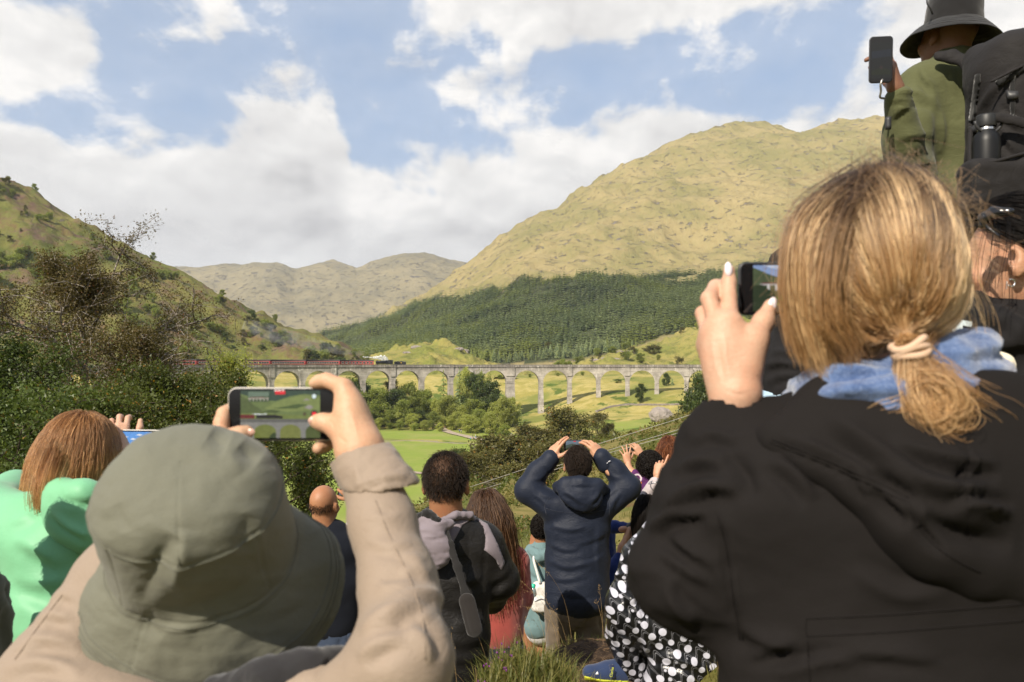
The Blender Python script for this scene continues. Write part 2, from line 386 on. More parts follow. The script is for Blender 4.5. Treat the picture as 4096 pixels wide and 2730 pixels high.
M_left = hill_mat('heather_hill_turf', (.165,.165,.042), (.28,.24,.085), (.085,.125,.024), (.24,.20,.175), .085, bracken=(.165,.105,.055), sc=1.6, heather=(.17,.10,.085))
left.mesh('heather_hill', -1500, 1700, 340, [24,130,10], M_left)
# --- knoll behind the locomotive and low hillside right of it
def nz_kn(x, y): return n2(x, y, 30, 5, 9)*2.2+np.maximum(n2(x, y, 16, 4, 10)-.12, 0)*6
knoll = Sheet([('z', [(-3000,-12,560),(7000,-12,560)]),
  ('p', [(-3000,1600,690),(1380,1500,690),(1450,1452,690),(1500,1428,690),(1540,1412,690),(1600,1396,690),(1680,1378,690),(1740,1376,690),(1800,1386,690),(1860,1408,690),(1900,1432,690),(1960,1462,690),(2030,1480,690),(2100,1500,690),(7000,1700,690)]),
  ('z', [(-3000,-20,790),(7000,-20,790)])], nz_kn)
M_kn = hill_mat('knoll_turf', (.31,.265,.07), (.40,.33,.125), (.15,.19,.036), (.30,.25,.22), .07, bracken=(.12,.13,.035), sc=2.6)
knoll.mesh('knoll', 1350, 2130, 160, [70,30], M_kn)
low = Sheet([('z', [(-3000,-22,540),(7000,-14,540)]),
  ('p', [(-3000,1700,640),(2100,1500,640),(2250,1470,640),(2350,1462,640),(2420,1450,640),(2500,1440,640),(2580,1450,640),(2650,1440,640),(2750,1425,640),(2850,1405,640),(3200,1360,640),(7000,1300,640)]),
  ('p', [(-3000,1700,780),(2200,1500,780),(2350,1455,780),(2450,1420,780),(2560,1395,780),(2640,1372,780),(2700,1346,780),(2800,1314,780),(2900,1296,780),(3200,1250,780),(7000,1200,780)]),
  ('z', [(-3000,-25,900),(2400,0,900),(3000,30,900),(7000,40,900)])], nz_kn)
low.mesh('low_hillside', 2080, 4200, 220, [30,40,10], M_kn)
# --- valley floor: pasture, meadow under the viaduct; continues to the horizon
def nz_val(x, y): return n2(x, y, 60, 4, 11)*.9*smooth01(y, 330, 520)+n2(x, y, 14, 3, 13)*.25
VROWS = [('z', [(-3000,-36,90),(1500,-36,90),(2600,-34,90),(4200,-20,90),(7000,-18,90)]), ('z', [(-3000,-36,200),(1500,-36,200),(2500,-34,200),(4200,-24,200),(7000,-18,200)]),
  ('z', [(-3000,-35.5,330),(2100,-35,330),(2500,-32,330),(3000,-27,330),(7000,-20,330)]),
  ('z', [(-3000,-34,425),(1900,-34.5,425),(2100,-33,425),(2300,-29,425),(2500,-27.5,425),(2800,-23,425),(3300,-18,425),(7000,-15,425)]),
  ('p', [(-3000,1460,478),(300,1460,478),(800,1530,478),(1100,1600,478),(1500,1660,478),(1900,1665,478),(2038,1662,478),(2165,1648,478),(2278,1608,478),(2390,1584,478),(2504,1578,478),(2617,1566,478),(2730,1558,478),(2900,1540,478),(3300,1500,478),(7000,1450,478)]),
  ('p', [(-3000,1440,580),(900,1475,580),(1300,1500,580),(1700,1500,580),(2100,1505,580),(2400,1500,580),(2800,1490,580),(7000,1440,580)]),
  ('z', [(-3000,-10,1000),(7000,-10,1000)]), ('z', [(-3000,-30,3000),(7000,-30,3000)]), ('z', [(-3000,-30,20000),(7000,-30,20000)])]
valley = Sheet(VROWS, nz_val)
m, t = mat_new('meadow_turf'); v = t.coord(); x, y, z = t.sep(v)
big = t.noise(v, .03, 5, .6); mid = t.noise(v, .12, 6, .65, .5); fine = t.noise(v, .9, 5, .7)
rough_ = t.mix(t.ss(mid, .35, .65), (.27,.235,.062), (.40,.325,.12))
rough_ = t.mix(t.m('MULTIPLY', t.ss(big, .45, .6), .8), rough_, (.14,.165,.035))
rough_ = t.mix(t.m('MULTIPLY', t.ss(t.noise(v, .055, 5, .65), .56, .62), .9), rough_, (.065,.105,.018))      # bracken
lawn = t.mix(t.noise(v, .22, 4, .6), (.175,.235,.040), (.23,.275,.055))
lawn = t.mix(t.ss(t.noise(v, .05, 4, .6), .42, .66, 0, .6), lawn, (.27,.27,.085))
# mown pasture on the flat: bounded by tracks and rough verges
bx = t.m('ADD', x, t.m('MULTIPLY', t.m('SUBTRACT', mid, .5), 14)); by = t.m('ADD', y, t.m('MULTIPLY', t.m('SUBTRACT', big, .5), 30))
inf = t.m('MULTIPLY', t.ss(by, 425, 417), t.ss(t.m('ADD', bx, t.m('MULTIPLY', by, .30)), 122, 116))
line = t.m('MULTIPLY_ADD', x, -.33, 352.0)                        # verge across the pasture
dl = t.m('ABSOLUTE', t.m('SUBTRACT', by, line)); verge = t.m('MULTIPLY', t.ss(dl, 9, 5), .8)
inf2 = t.m('MULTIPLY', inf, t.m('SUBTRACT', 1.0, verge))
c = t.mix(inf2, rough_, lawn)
trk = t.m('MULTIPLY', t.ss(t.m('ABSOLUTE', t.m('SUBTRACT', by, t.m('ADD', line, -3.0))), 2.0, 1.3), inf)
c = t.mix(t.m('MULTIPLY', trk, .9), c, (.27,.23,.17))
# a few more bright swards beyond the trees
sw = t.m('MULTIPLY', t.ss(t.m('ABSOLUTE', t.m('SUBTRACT', by, 392)), 16, 10), t.m('MULTIPLY', t.ss(x, 18, 26), t.ss(x, 110, 95)))
c = t.mix(t.m('MULTIPLY', sw, .8), c, lawn)
nor = t.bump(t.m('ADD', mid, t.m('MULTIPLY', fine, .4)), .6, .6)
t.out(t.principled(c, .95, .1, nor)); M_meadow = m
valley.mesh('valley_ground', -2200, 6200, 360, [6,8,30,34,44,30,8,5], m)

# --- the slope the crowd stands on
ctrl = [(0,0,-1.6),(0.5,1,-1.42),(-.4,1,-1.8),(1.6,2.9,-.5),(.95,2.5,-1.02),(-.10,2.7,-1.06),(-.02,2.95,-1.16),(.3,3.5,-1.40),(.27,4.3,-1.50),(.65,4.2,-1.48),(1.2,4,-1.05),(.6,3,-1.42),(.5,2.2,-1.42),
 (-.33,3.3,-2.05),(-.5,2.6,-1.95),(-1.1,2,-1.85),(-1.1,4.8,-2.45),(-.2,5,-2.4),(.5,6,-2.3),(.2,6.8,-2.7),(1.3,8,-2.75),(1.6,8.6,-2.8),(3,5,.1),(3.5,9,-1.8),(-3,3,-2.9),(-3,8,-4.6),
 (1.2,1.2,-1.0),(2.5,1,-.1),(-2,0,-2.0),(2,-1,-.6),(0,-2,-1.2),(-3,-2,-2.2),(4,-3,.6)]
ctrl += [tuple(P(*q)) for q in [(2350,2180,14),(2100,2260,14),(2650,2080,14),(2900,2000,16),(2150,2120,22),(2450,2000,24),(2700,1930,26),(1900,2150,30),(2200,2000,36),(2500,1890,40),(2800,1800,45),(1700,2150,45),(2050,1975,60),(2400,1850,68),(2750,1745,75),(3300,1640,75),(3300,1750,30),
   (1500,2120,70),(1900,1935,95),(2300,1815,105),(2750,1700,115),(3300,1600,115),(4200,1450,60),(4200,1300,12),(1200,2250,45),(600,2300,40),(0,2350,35),(-800,2400,30),(600,2500,15),(-400,2500,12),(1100,2400,22),(4200,1450,140)]]
ctrl += [(-60,100,-38),(0,150,-39),(-20,110,-38),(40,160,-37),(-90,60,-36),(70,170,-30),(130,150,-14),(-120,20,-20),(-60,20,-16),(-30,5,-10),(160,100,0),(100,40,14),(40,10,12),(15,3,5),(20,-20,6),(-20,-20,-5),(60,-40,14),(-100,-40,-16),(0,-60,2)]
C = np.array(ctrl); SXY = lambda xy: np.arcsinh(np.asarray(xy, float)/2.0)
QT = SXY(C[:, :2]); NQ = len(QT)
def tpk(r2): return .5*r2*np.log(r2+1e-9)
A = np.zeros((NQ+3, NQ+3)); A[:NQ, :NQ] = tpk(((QT[:, None]-QT[None])**2).sum(-1))+np.eye(NQ)*.004; A[:NQ, NQ] = 1; A[:NQ, NQ+1:] = QT; A[NQ, :NQ] = 1; A[NQ+1:, :NQ] = QT.T
WT = np.linalg.solve(A, np.concatenate([C[:, 2], np.zeros(3)]))
def near_z(x, y):
    x = np.asarray(x, float); sh = x.shape; q = SXY(np.stack([x.ravel(), np.ravel(y)], 1)); out = np.empty(len(q))
    for a in range(0, len(q), 20000):
        b = q[a:a+20000]; out[a:a+20000] = tpk(((b[:, None]-QT[None])**2).sum(-1)) @ WT[:NQ]+WT[NQ]+b @ WT[NQ+1:]
    r = np.hypot(x.ravel(), np.ravel(y))
    out += (n2(x.ravel(), np.ravel(y), .55, 4, 21)*.035+n2(x.ravel(), np.ravel(y), 2.5, 3, 22)*.07*smooth01(r, 2, 8)+n2(x.ravel(), np.ravel(y), 14, 4, 23)*.55*smooth01(r, 10, 40))
    return out.reshape(sh)
nr_, na_ = 200, 330
rr = .02*(170/.02)**(np.linspace(0, 1, nr_)**.62); aa = np.linspace(0, 2*np.pi, na_, endpoint=False)
# finer ahead of the viewer
aa = aa+.55*np.sin(aa)*1.0
X = rr[:, None]*np.sin(aa); Y = rr[:, None]*np.cos(aa); Z = near_z(X, Y)
Z = np.where(rr[:, None] > 150, Z-(rr[:, None]-150)*.6, Z)
m, t = mat_new('hillside_turf'); v = t.coord(); geo = t.attr('Col')
big = t.noise(v, .18, 5, .6); mid = t.noise(v, .9, 6, .65); fine = t.noise(v, 14, 5, .7)
g1 = t.mix(t.ss(mid, .35, .65), (.125,.115,.03), (.21,.165,.06)); g1 = t.mix(t.m('MULTIPLY', t.ss(big, .45, .6), .7), g1, (.075,.10,.02))
g1 = t.mix(t.m('MULTIPLY', t.ss(t.noise(v, .35, 5, .7), .56, .62), .75), g1, (.13,.075,.035))
soil = t.mix(t.ss(fine, .3, .7), (.022,.014,.009), (.07,.046,.030)); soil = t.mix(t.ss(t.noise(v, 120, 2), .66, .72), soil, (.17,.12,.07))
c = t.mix(geo, g1, soil)
nor = t.bump(t.m('ADD', fine, t.m('MULTIPLY', t.noise(v, 90, 4, .7), .5)), .8, .02)
t.out(t.principled(c, .95, .12, nor))
def dirt_mask(x, y):
    x = np.asarray(x); d = np.hypot((x-.36)/.34, (np.asarray(y)-3.85)/.62)+n2(x, y, .22, 4, 31)*.22
    return 1-smooth01(d, .82, 1.06)
dm = dirt_mask(X.ravel(), Y.ravel())
near = mesh_np('hillside', np.stack([X, Y, Z], -1).reshape(-1, 3), grid_faces(nr_, na_, True)[:, ::-1], cols=np.repeat(dm[:, None], 3, 1))
tag(link('hillside', near, None, m), kind='structure')
# ================================================================ viaduct and train
VR, VCX, VD = 262.0, 34.0, 476.0            # arc radius; centre x; farthest point ahead
VCY = VD-VR
def arc(s, off=0.0):
    """s metres along the track (+ to the right), off metres away from the viewer"""
    th = s/VR; r = VR+off
    return np.array([VCX+r*math.sin(th), VCY+r*math.cos(th)]), th
def s_of_px(px):
    lo, hi = -330, 330
    for _ in range(60):
        mid = (lo+hi)/2; p, _t = arc(mid)
        if CX+p[0]/p[1]*F < px: lo = mid
        else: hi = mid
    return lo
m, t = mat_new('weathered_concrete'); v = t.coord(); geo = t.new('ShaderNodeNewGeometry'); pz = t.sep(geo.outputs['Position'])[2]
wv = geo.outputs['Position']
n1 = t.noise(wv, .25, 7, .68); lift = t.noise(t.mapv(wv, (.12, .12, 2.2)), 1.0, 5, .65); n3 = t.noise(wv, 1.6, 6, .7)
c = t.mix(t.ss(n1, .3, .7), (.25,.225,.195), (.48,.435,.38)); c = t.mix(t.m('MULTIPLY', t.ss(lift, .42, .66), .5), c, (.18,.16,.14))
streak = t.noise(t.mapv(wv, (1.1, 1.1, .10)), 1.0, 5, .7)
topd = t.m('MULTIPLY', t.ss(pz, -4.2, -1.0), t.ss(streak, .30, .58)); c = t.mix(t.m('MULTIPLY', topd, .8), c, (.12,.107,.095))     # soot and lichen under the coping
lime = t.m('MULTIPLY', t.ss(t.noise(t.mapv(wv, (.55, .55, .16)), 1.0, 6, .72), .60, .66), t.ss(pz, -14, -3)); c = t.mix(t.m('MULTIPLY', lime, .85), c, (.62,.58,.52))
c = t.mix(t.ss(n3, .5, .8, 0, .5), c, (.11,.10,.09))
t.out(t.principled(c, .92, .15, t.bump(t.m('ADD', lift, n3), .5, .12))); M_conc = m
M_conc2 = simple('lime_washed_pier', (.46,.43,.38), .9, .15, .35, .5, .4, 3, .1)
viad = empty('railway_viaduct', (*arc(0)[0], -32), 'long curved grey concrete railway viaduct with many round arches across the glen', 'viaduct')
viad_l = np.array(viad.location)
SP, PW, AR, DW = 17.2, 2.45, 7.37, 5.0         # bay, pier width at springing, arch radius, deck width
z_top, z_crown = 0.05, -3.35
def bay_mesh():
    """one arch with its spandrels, local x along track, y across, z up from arch crown line"""
    n = 36; hw = SP/2; b = MB()
    a = np.linspace(math.pi, 0, n+1); ax = AR*np.cos(a); az_ = z_crown-AR+AR*np.sin(a)
    xs = np.concatenate([[-hw], ax, [hw]]); zs = np.concatenate([[z_crown-AR], az_, [z_crown-AR]])
    top = -1.15
    for yy, flip in ((-DW/2, False), (DW/2, True)):
        V = np.concatenate([np.stack([xs, np.full_like(xs, yy), zs], 1), np.stack([np.concatenate([[-hw], ax, [hw]]), np.full_like(xs, yy), np.full_like(xs, top)], 1)])
        i = np.arange(len(xs)-1); q = np.stack([i, i+1, i+1+len(xs), i+len(xs)], 1)
        b.add(V, q[:, ::-1] if flip else q)
    V = np.concatenate([np.stack([ax, np.full_like(ax, -DW/2), az_], 1), np.stack([ax, np.full_like(ax, DW/2), az_], 1)]); i = np.arange(n); k = n+1
    b.add(V, np.stack([i, i+k, i+1+k, i+1], 1))
    b.add([[-hw,-DW/2,top],[hw,-DW/2,top],[hw,DW/2,top],[-hw,DW/2,top]], [[0,1,2,3]])
    return b.mesh('arch_span')
def ring_mesh():
    n = 36; b = MB(); a = np.linspace(math.pi, 0, n+1)
    for r0, r1, y0 in ((AR+.002, AR+.62, -DW/2-.09),):
        pr = []
        for r, yy in ((r0, y0), (r1, y0), (r1, -DW/2+.05), (r0, -DW/2+.05)):
            pr.append(np.stack([r*np.cos(a), np.full(n+1, yy), z_crown-AR+r*np.sin(a)], 1))
        V = np.concatenate(pr); i = np.arange(n); k = n+1
        for q in range(4): b.add(V if q == 0 else np.zeros((0, 3)), np.stack([i+q*k, i+1+q*k, i+1+((q+1) % 4)*k, i+((q+1) % 4)*k], 1) - (b.n if q else 0))
    return b.mesh('arch_ring')
def parapet_mesh():
    b = MB(); hw = SP/2+.02
    for yy in (-DW/2-.02, DW/2+.02):
        b.box((0, yy, -.60), (2*hw, .42, 1.20)); b.box((0, yy, -1.28), (2*hw, .75, .26)); b.box((0, yy, .02), (2*hw, .55, .16))
    return b.mesh('parapet')
ME_bay, ME_ring, ME_par = bay_mesh(), ring_mesh(), parapet_mesh()
for me in (ME_bay, ME_ring, ME_par): me.materials.append(M_conc)
def place(name, me, s, parent, off=0):
    p, th = arc(s, off); o = link(name, me, parent); o.location = (p[0]-viad_l[0], p[1]-viad_l[1], -viad_l[2]); o.rotation_euler = (0, 0, -th); return o
s_wide = s_of_px(2040); EXTRA = 2.5
# pier centres along the arc: regular bays, one double-width pier
piers = [(s_wide, 5.0)]
for k in range(1, 9): piers.append((s_wide+EXTRA/2+k*SP, PW))
for k in range(1, 15): piers.append((s_wide-EXTRA/2-k*SP, PW))
def ground_at(x, y): return float(valley.z(np.array([x]), np.array([y]))[0])
for k, (s, w) in enumerate(piers):
    p, th = arc(s); gz = ground_at(p[0], p[1])-1.0; b = MB(); zs = z_crown-AR
    if gz < zs-.5:
        h = zs-gz; tp = w/2-.02; bt = w/2+h*.022; dy, dyb = DW/2-.01, DW/2+h*.03
        V = [[sx*(bt if lo else tp), sy*(dyb if lo else dy), gz if lo else zs] for lo in (1, 0) for sx, sy in ((-1,-1),(1,-1),(1,1),(-1,1))]
        b.add(V, [[0,1,5,4],[1,2,6,5],[2,3,7,6],[3,0,4,7]]); b.box((0, 0, zs-.18), (w+.35, DW+.35, .36))
        if w > 3: b.box((0, 0, zs-9.2), (w+.7, DW+.8, .5))
    o = place('pier', b.mesh('pier') if b.n else ME_ring, s, viad)
    if b.n: o.data.materials.append(M_conc)
    else: bpy.data.objects.remove(o)
    if k % 2 == 0 or w > 3:
        b = MB(); b.box((0, -DW/2-.18, (z_crown-3.2-.2)/2+.1), (w+.1 if w > 3 else 2.9, .5, abs(z_crown-3.2)+.3)); b.box((0, -DW/2-.25, -1.25), ((w if w > 3 else 3.0)+.5, .75, .3)); b.box((0, -DW/2-.25, .12), ((w if w > 3 else 3.0)+.4, .7, .2))
        o = place('pilaster', b.mesh('pilaster'), s, viad); o.data.materials.append(M_conc)
    if w > 3:   # solid piece above the wide pier
        b = MB(); b.box((0, 0, (zs-1.15)/2), (EXTRA, DW-.01, abs(zs+1.15))); b.box((0, -DW/2, -.6), (EXTRA, .40, 1.19)); b.box((0, DW/2, -.6), (EXTRA, .40, 1.19))
        o = place('pier_head', b.mesh('pier_head'), s, viad); o.data.materials.append(M_conc)
ss = sorted(p[0] for p in piers)
for a, c in zip(ss[:-1], ss[1:]):
    mid = (a+c)/2
    if s_wide in (a, c): mid = (c-SP/2) if a != s_wide else (a+EXTRA/2+SP/2)
    if c == s_wide: mid = s_wide-EXTRA/2-SP/2
    place('arch_span', ME_bay, mid, viad); place('arch_ring', ME_ring, mid, viad); place('parapet', ME_par, mid, viad)
# solid abutments at both ends
for s_end, sg in ((max(ss), 1), (min(ss), -1)):
    for k in range(4):
        b = MB(); b.box((0, 0, -9), (SP, DW, 15.8)); b.box((0, -DW/2, -.6), (SP, .42, 1.2)); o = place('abutment', b.mesh('abutment'), s_end+sg*SP*(k+.5), viad); o.data.materials.append(M_conc)
# ---------------------------------------------------------------- train
M_maroon = simple('maroon_coach_paint', (.27,.030,.030), .35, .5, .2, 2); M_roof = simple('sooty_coach_roof', (.055,.05,.05), .8, .2, .3, 2)
M_win = simple('coach_glass', (.02,.022,.025), .12, .6, .3, 3); M_winf = simple('cream_window_surround', (.50,.44,.36), .5, .3, .1)
M_loco = simple('locomotive_black', (.014,.014,.015), .32, .5, .3, 2); M_under = simple('underframe_grime', (.03,.026,.024), .85, .2, .3, 3)
M_gold = simple('lining_gold', (.65,.38,.06), .5, .4, .1); M_red = simple('buffer_beam_red', (.45,.03,.02), .5, .4, .1); M_coal = simple('coal', (.012,.012,.013), .7, .4, .5, 8, 1.0, 9, .2)
CL = 19.4; RZ = -1.05                       # coach length; rail height
def rbox(b, L, W, H, zc, r=.35, n=5):
    prof = []
    for sx, sz, a0 in ((1,-1,-90),(1,1,0),(-1,1,90),(-1,-1,180)):
        rr_ = r if sz > 0 else .08
        for k in range(n):
            a = math.radians(a0+90*k/(n-1)); prof.append((sx*(W/2-rr_)+rr_*math.cos(a), sz*(H/2-rr_)+rr_*math.sin(a)))
    prof = np.array(prof); k = len(prof)
    V = np.concatenate([np.stack([np.full(k, x_), prof[:, 0], prof[:, 1]+zc], 1) for x_ in (-L/2, L/2)]); b.add(V, grid_faces(2, k, True))
    for e, fl in ((0, 1), (k, 0)):
        c_ = np.array([[(-L/2 if e == 0 else L/2), 0, zc]]); i = np.arange(k); j = (i+1) % k; n0 = b.n
        b.v.append(c_); b.n += 1; f = np.stack([i+n0-2*k if e == 0 else i+n0-k-1, j+n0-2*k if e == 0 else j+n0-k-1, np.full(k, n0)], 1)
        b.f[3].append(f if fl else f[:, ::-1]); b.mi[3].append(np.full(k, b.cur))
coach_parts = {}
b = MB(); rbox(b, CL-.3, 2.75, 2.55, 2.05, .25); coach_parts['body'] = (b.mesh('coach_body', True), M_maroon)
b = MB(); rbox(b, CL-.15, 2.80, .75, 3.42, .36); coach_parts['roof'] = (b.mesh('coach_roof', True), M_roof)
b = MB(); b.box((0, 0, .62), (CL-.6, 2.3, .3))
for bx_ in (-6.6, 6.6):
    for wx in (-1.3, 1.3):
        for wy in (-.75, .75): b.lathe([(0,-.06),(.46,-.06),(.46,.06),(0,.06)], 14, Matrix.Translation((bx_+wx, wy, .46)) @ Matrix.Rotation(math.pi/2, 4, 'X'))
    b.box((bx_, 0, .5), (3.4, 1.9, .25))
coach_parts['underframe'] = (b.mesh('coach_underframe'), M_under)
ME_win = MB().box((0, 0, 0), (1.12, .05, .82)).mesh('coach_window'); ME_win.materials.append(M_win)
ME_wf = MB().box((0, -.012, .46), (1.28, .05, .09)).box((0, -.012, -.46), (1.28, .05, .09)).box((.6, -.012, 0), (.08, .05, .9)).box((-.6, -.012, 0), (.08, .05, .9)).mesh('window_frame'); ME_wf.materials.append(M_winf)
ME_lin = MB().box((0, -1.385, .95), (CL-.5, .03, .06)).box((0, -1.385, 1.45), (CL-.5, .03, .04)).mesh('coach_lining'); ME_lin.materials.append(M_gold)
for k_, (me, mm) in coach_parts.items(): me.materials.append(mm)
def coach(label, kindwin):
    r = empty('railway_coach', (0,0,0), label, 'railway coach', 'maroon coaches of the steam train')
    for k_ in ('body', 'roof', 'underframe'): link(k_, coach_parts[k_][0], r)
    link('lining', ME_lin, r)
    for side in (-1, 1):
        for k in range(kindwin):
            xw = (k-(kindwin-1)/2)*(CL-3.2)/(kindwin-1)
            w = link('window', ME_win, r); w.location = (xw, side*1.375, 2.18); link('frame', ME_wf, w)
            if side > 0: w.rotation_euler = (0, 0, math.pi)
    for xe in (-CL/2+.05, CL/2-.05):
        g_ = link('gangway', ME_gang, r); g_.location = (xe, 0, 2.0)
    return r
ME_gang = MB().box((0, 0, 0), (.3, 1.2, 2.2)).mesh('gangway'); ME_gang.materials.append(M_under)
def put_track(o, s, flip=False, off=0.0):
    p, th = arc(s, off); o.location = (p[0], p[1], RZ+.0); o.rotation_euler = (0, 0, -th+(math.pi if flip else 0))
s_t = s_of_px(1493)                         # right end of the first coach
ords = ['leading', 'second', 'third', 'fourth', 'fifth', 'sixth', 'rear']
for k in range(7):
    lab = ['maroon railway coach coupled directly behind the black locomotive', 'second maroon coach back from the locomotive on the viaduct', 'third maroon coach back from the locomotive on the viaduct', 'fourth maroon coach from the locomotive, right of the foreground trees', 'fifth maroon coach from the locomotive, partly behind leafy twigs', 'sixth maroon coach from the locomotive, seen through the foliage', 'rear maroon coach mostly hidden behind the birch leaves'][k]
    put_track(coach(lab, 9 if k == 0 else 13), s_t-CL/2-k*CL)
# locomotive: chimney to the left, tender leading to the right
lo_ = empty('steam_locomotive', (0,0,0), 'black steam locomotive with white steam on the viaduct', 'locomotive')
RX = Matrix.Rotation(math.pi/2, 4, 'Y')
def bcyl(x0, x1, r0, r1, zc, n=22):
    b = MB(); b.lathe([(0, x0), (r0*.96, x0), (r0, x0+.05), (r1, x1-.05), (r1*.96, x1), (0, x1)], n, Matrix.Translation((0,0,zc)) @ RX); return b
bcyl(-5.0, -3.4, .92, .92, 2.45).build('smokebox', M_loco, lo_, True)
bcyl(-3.4, 1.9, .86, .96, 2.5).build('boiler', M_loco, lo_, True)
b = MB()
for xb in (-2.6, -1.2, .2): b.lathe([(.90+.03*(xb+2.6)/3, xb-.04), (.915+.03*(xb+2.6)/3, xb-.04), (.915+.03*(xb+2.6)/3, xb+.04), (.90+.03*(xb+2.6)/3, xb+.04)], 22, Matrix.Translation((0,0,2.5)) @ RX)
b.build('boiler_band', M_under, lo_)
b = MB(); b.lathe([(.30,0),(.26,.12),(.25,.45),(.32,.52),(.30,.55),(.2,.55),(.2,.3)], 16, Matrix.Translation((-4.3,0,3.25))); b.build('chimney', M_loco, lo_, True)
b = MB(); b.lathe([(.42,0),(.40,.2),(.3,.36),(.1,.42),(0,.42)], 16, Matrix.Translation((-1.7,0,3.3))); b.lathe([(.16,0),(.16,.3),(0,.32)], 10, Matrix.Translation((1.2,0,3.4))); b.build('dome', M_loco, lo_, True)
b = MB(); rbox(b, 2.3, 2.3, 1.9, 2.65, .3); bx2 = b.build('firebox', M_loco, lo_, True); bx2.location = (1.7, 0, -.1)
b = MB(); b.box((3.55, 0, 2.35), (1.9, 2.6, 2.0)); rbox2 = MB(); rbox(rbox2, 2.3, 2.75, .55, 3.5, .26)
cab = b.build('cab', M_loco, lo_); rf = rbox2.build('cab_roof', M_loco, cab, True); rf.location = (3.55, 0, 0)
b = MB()
for sy in (-1.31, 1.31): b.box((3.4, sy, 2.75), (.6, .03, .55)); b.box((4.1, sy, 2.75), (.45, .03, .55))
b.build('cab_window', M_win, cab)
MB().box((-1.1, -1.22, 1.42), (8.2, .5, .07)).box((-1.1, 1.22, 1.42), (8.2, .5, .07)).build('running_plate', M_loco, lo_)
MB().box((-5.15, 0, 1.05), (.14, 2.5, .45)).build('buffer_beam', M_red, lo_)
for sy in (-1.15, 1.15): bcyl(-5.0, -3.9, .38, .38, .95, 14).build('cylinder', M_loco, lo_, True).location = (0, sy, 0)
def wheel_mesh(r, sp):
    b = MB(); M_ = Matrix.Rotation(math.pi/2, 4, 'X'); b.lathe([(r-.09,-.06),(r,-.06),(r,.06),(r-.09,.06),(r-.09,-.06)], 22, M_); b.lathe([(0,-.08),(.16,-.08),(.16,.08),(0,.08)], 10, M_)
    for k in range(sp):
        a = 2*math.pi*k/sp; b.box((.5*r*math.cos(a), 0, .5*r*math.sin(a)), (r, .05, .06), np.array(Matrix.Rotation(-a, 3, 'Y')))
    return b.mesh('wheel')
ME_dw, ME_sw = wheel_mesh(.91, 14), wheel_mesh(.5, 9)
for me in (ME_dw, ME_sw): me.materials.append(M_loco)
for xx in (-2.4, -.5, 1.6):
    for sy in (-.76, .76): w = link('driving_wheel', ME_dw, lo_); w.location = (xx, sy, .91)
for xx in (-4.9, -3.6):
    for sy in (-.76, .76): w = link('bogie_wheel', ME_sw, lo_); w.location = (xx, sy, .5)
MB().tube([(-2.4,-.98,.75),(-.5,-.98,.75),(1.6,-.98,.75)], .06, 6).build('coupling_rod', M_winf, lo_)
put_track(lo_, s_t+6.6)
td = empty('locomotive_tender', (0,0,0), 'black coal tender with small orange crest leading the locomotive', 'tender')
b = MB(); rbox(b, 6.3, 2.6, 1.65, 2.05, .2); b.build('tank', M_loco, td, True); MB().box((0,0,1.1),(6.6,2.4,.25)).build('underframe', M_under, td)
b = MB(); V = []; gx, gy = np.meshgrid(np.linspace(-2.6, 2.2, 24), np.linspace(-.9, .9, 10)); hz = 2.9+.28*np.cos(gx*.5)*np.cos(gy*1.3)+n2(gx, gy, .4, 3, 3)*.12
b.add(np.stack([gx, gy, hz], -1).reshape(-1, 3), grid_faces(10, 24)); b.build('coal_load', M_coal, td)
b = MB(); b.lathe([(0,0),(.30,0),(.30,.03),(0,.03)], 14, Matrix.Translation((.3,-1.30,2.15)) @ Matrix.Rotation(math.pi/2, 4, 'X')); b.box((.3,-1.33,2.15),(.75,.02,.16)); b.build('crest', M_gold, td)
for xx in (-2.2, 0, 2.2):
    for sy in (-.76, .76): w = link('wheel', ME_sw, td); w.location = (xx, sy, .5)
put_track(td, s_t+15.6)
# steam drifting back from the safety valves and a thin trail of smoke
def steam_obj(name, label, pts, rads, dens, col, nsc):
    c = np.mean(pts, 0); b = MB(); p = catmull(np.asarray(pts)-c, 24); r = catmull(np.asarray(rads)[:, None], 24)[:, 0]; b.tube(p, r, 14)
    m, t = mat_new(name); v = t.coord(); nn = t.noise(v, nsc, 5, .62); 
    vol = t.new('ShaderNodeVolumePrincipled'); vol.inputs['Color'].default_value = (*col, 1); vol.inputs['Anisotropy'].default_value = .1
    t.put(vol.inputs['Density'], t.m('MULTIPLY', t.ss(nn, .40, .58), dens))
    o_ = t.new('ShaderNodeOutputMaterial'); t.l.new(vol.outputs[0], o_.inputs['Volume'])
    o = b.build(name, m, None, True); o.location = c; return tag(o, label, 'steam' if 'steam' in label else 'smoke', kind='stuff')
def tp(s, z, off=0): p, th = arc(s, off); return (p[0], p[1], z)
STEAM = [tp(s_t+8.0, 2.9), tp(s_t+6, 3.5), tp(s_t+3.5, 3.9), tp(s_t+1, 4.0), tp(s_t-2, 4.1), tp(s_t-6, 4.4)]
steam_obj('smoke', 'thin grey smoke trail above the coaches', [tp(s_t, 4.5), tp(s_t-12, 6.5), tp(s_t-30, 11, 6), tp(s_t-52, 17, 12), tp(s_t-66, 22, 16)], [.6, 1.8, 3.5, 5.0, 3], .05, (.75,.75,.78), .22)
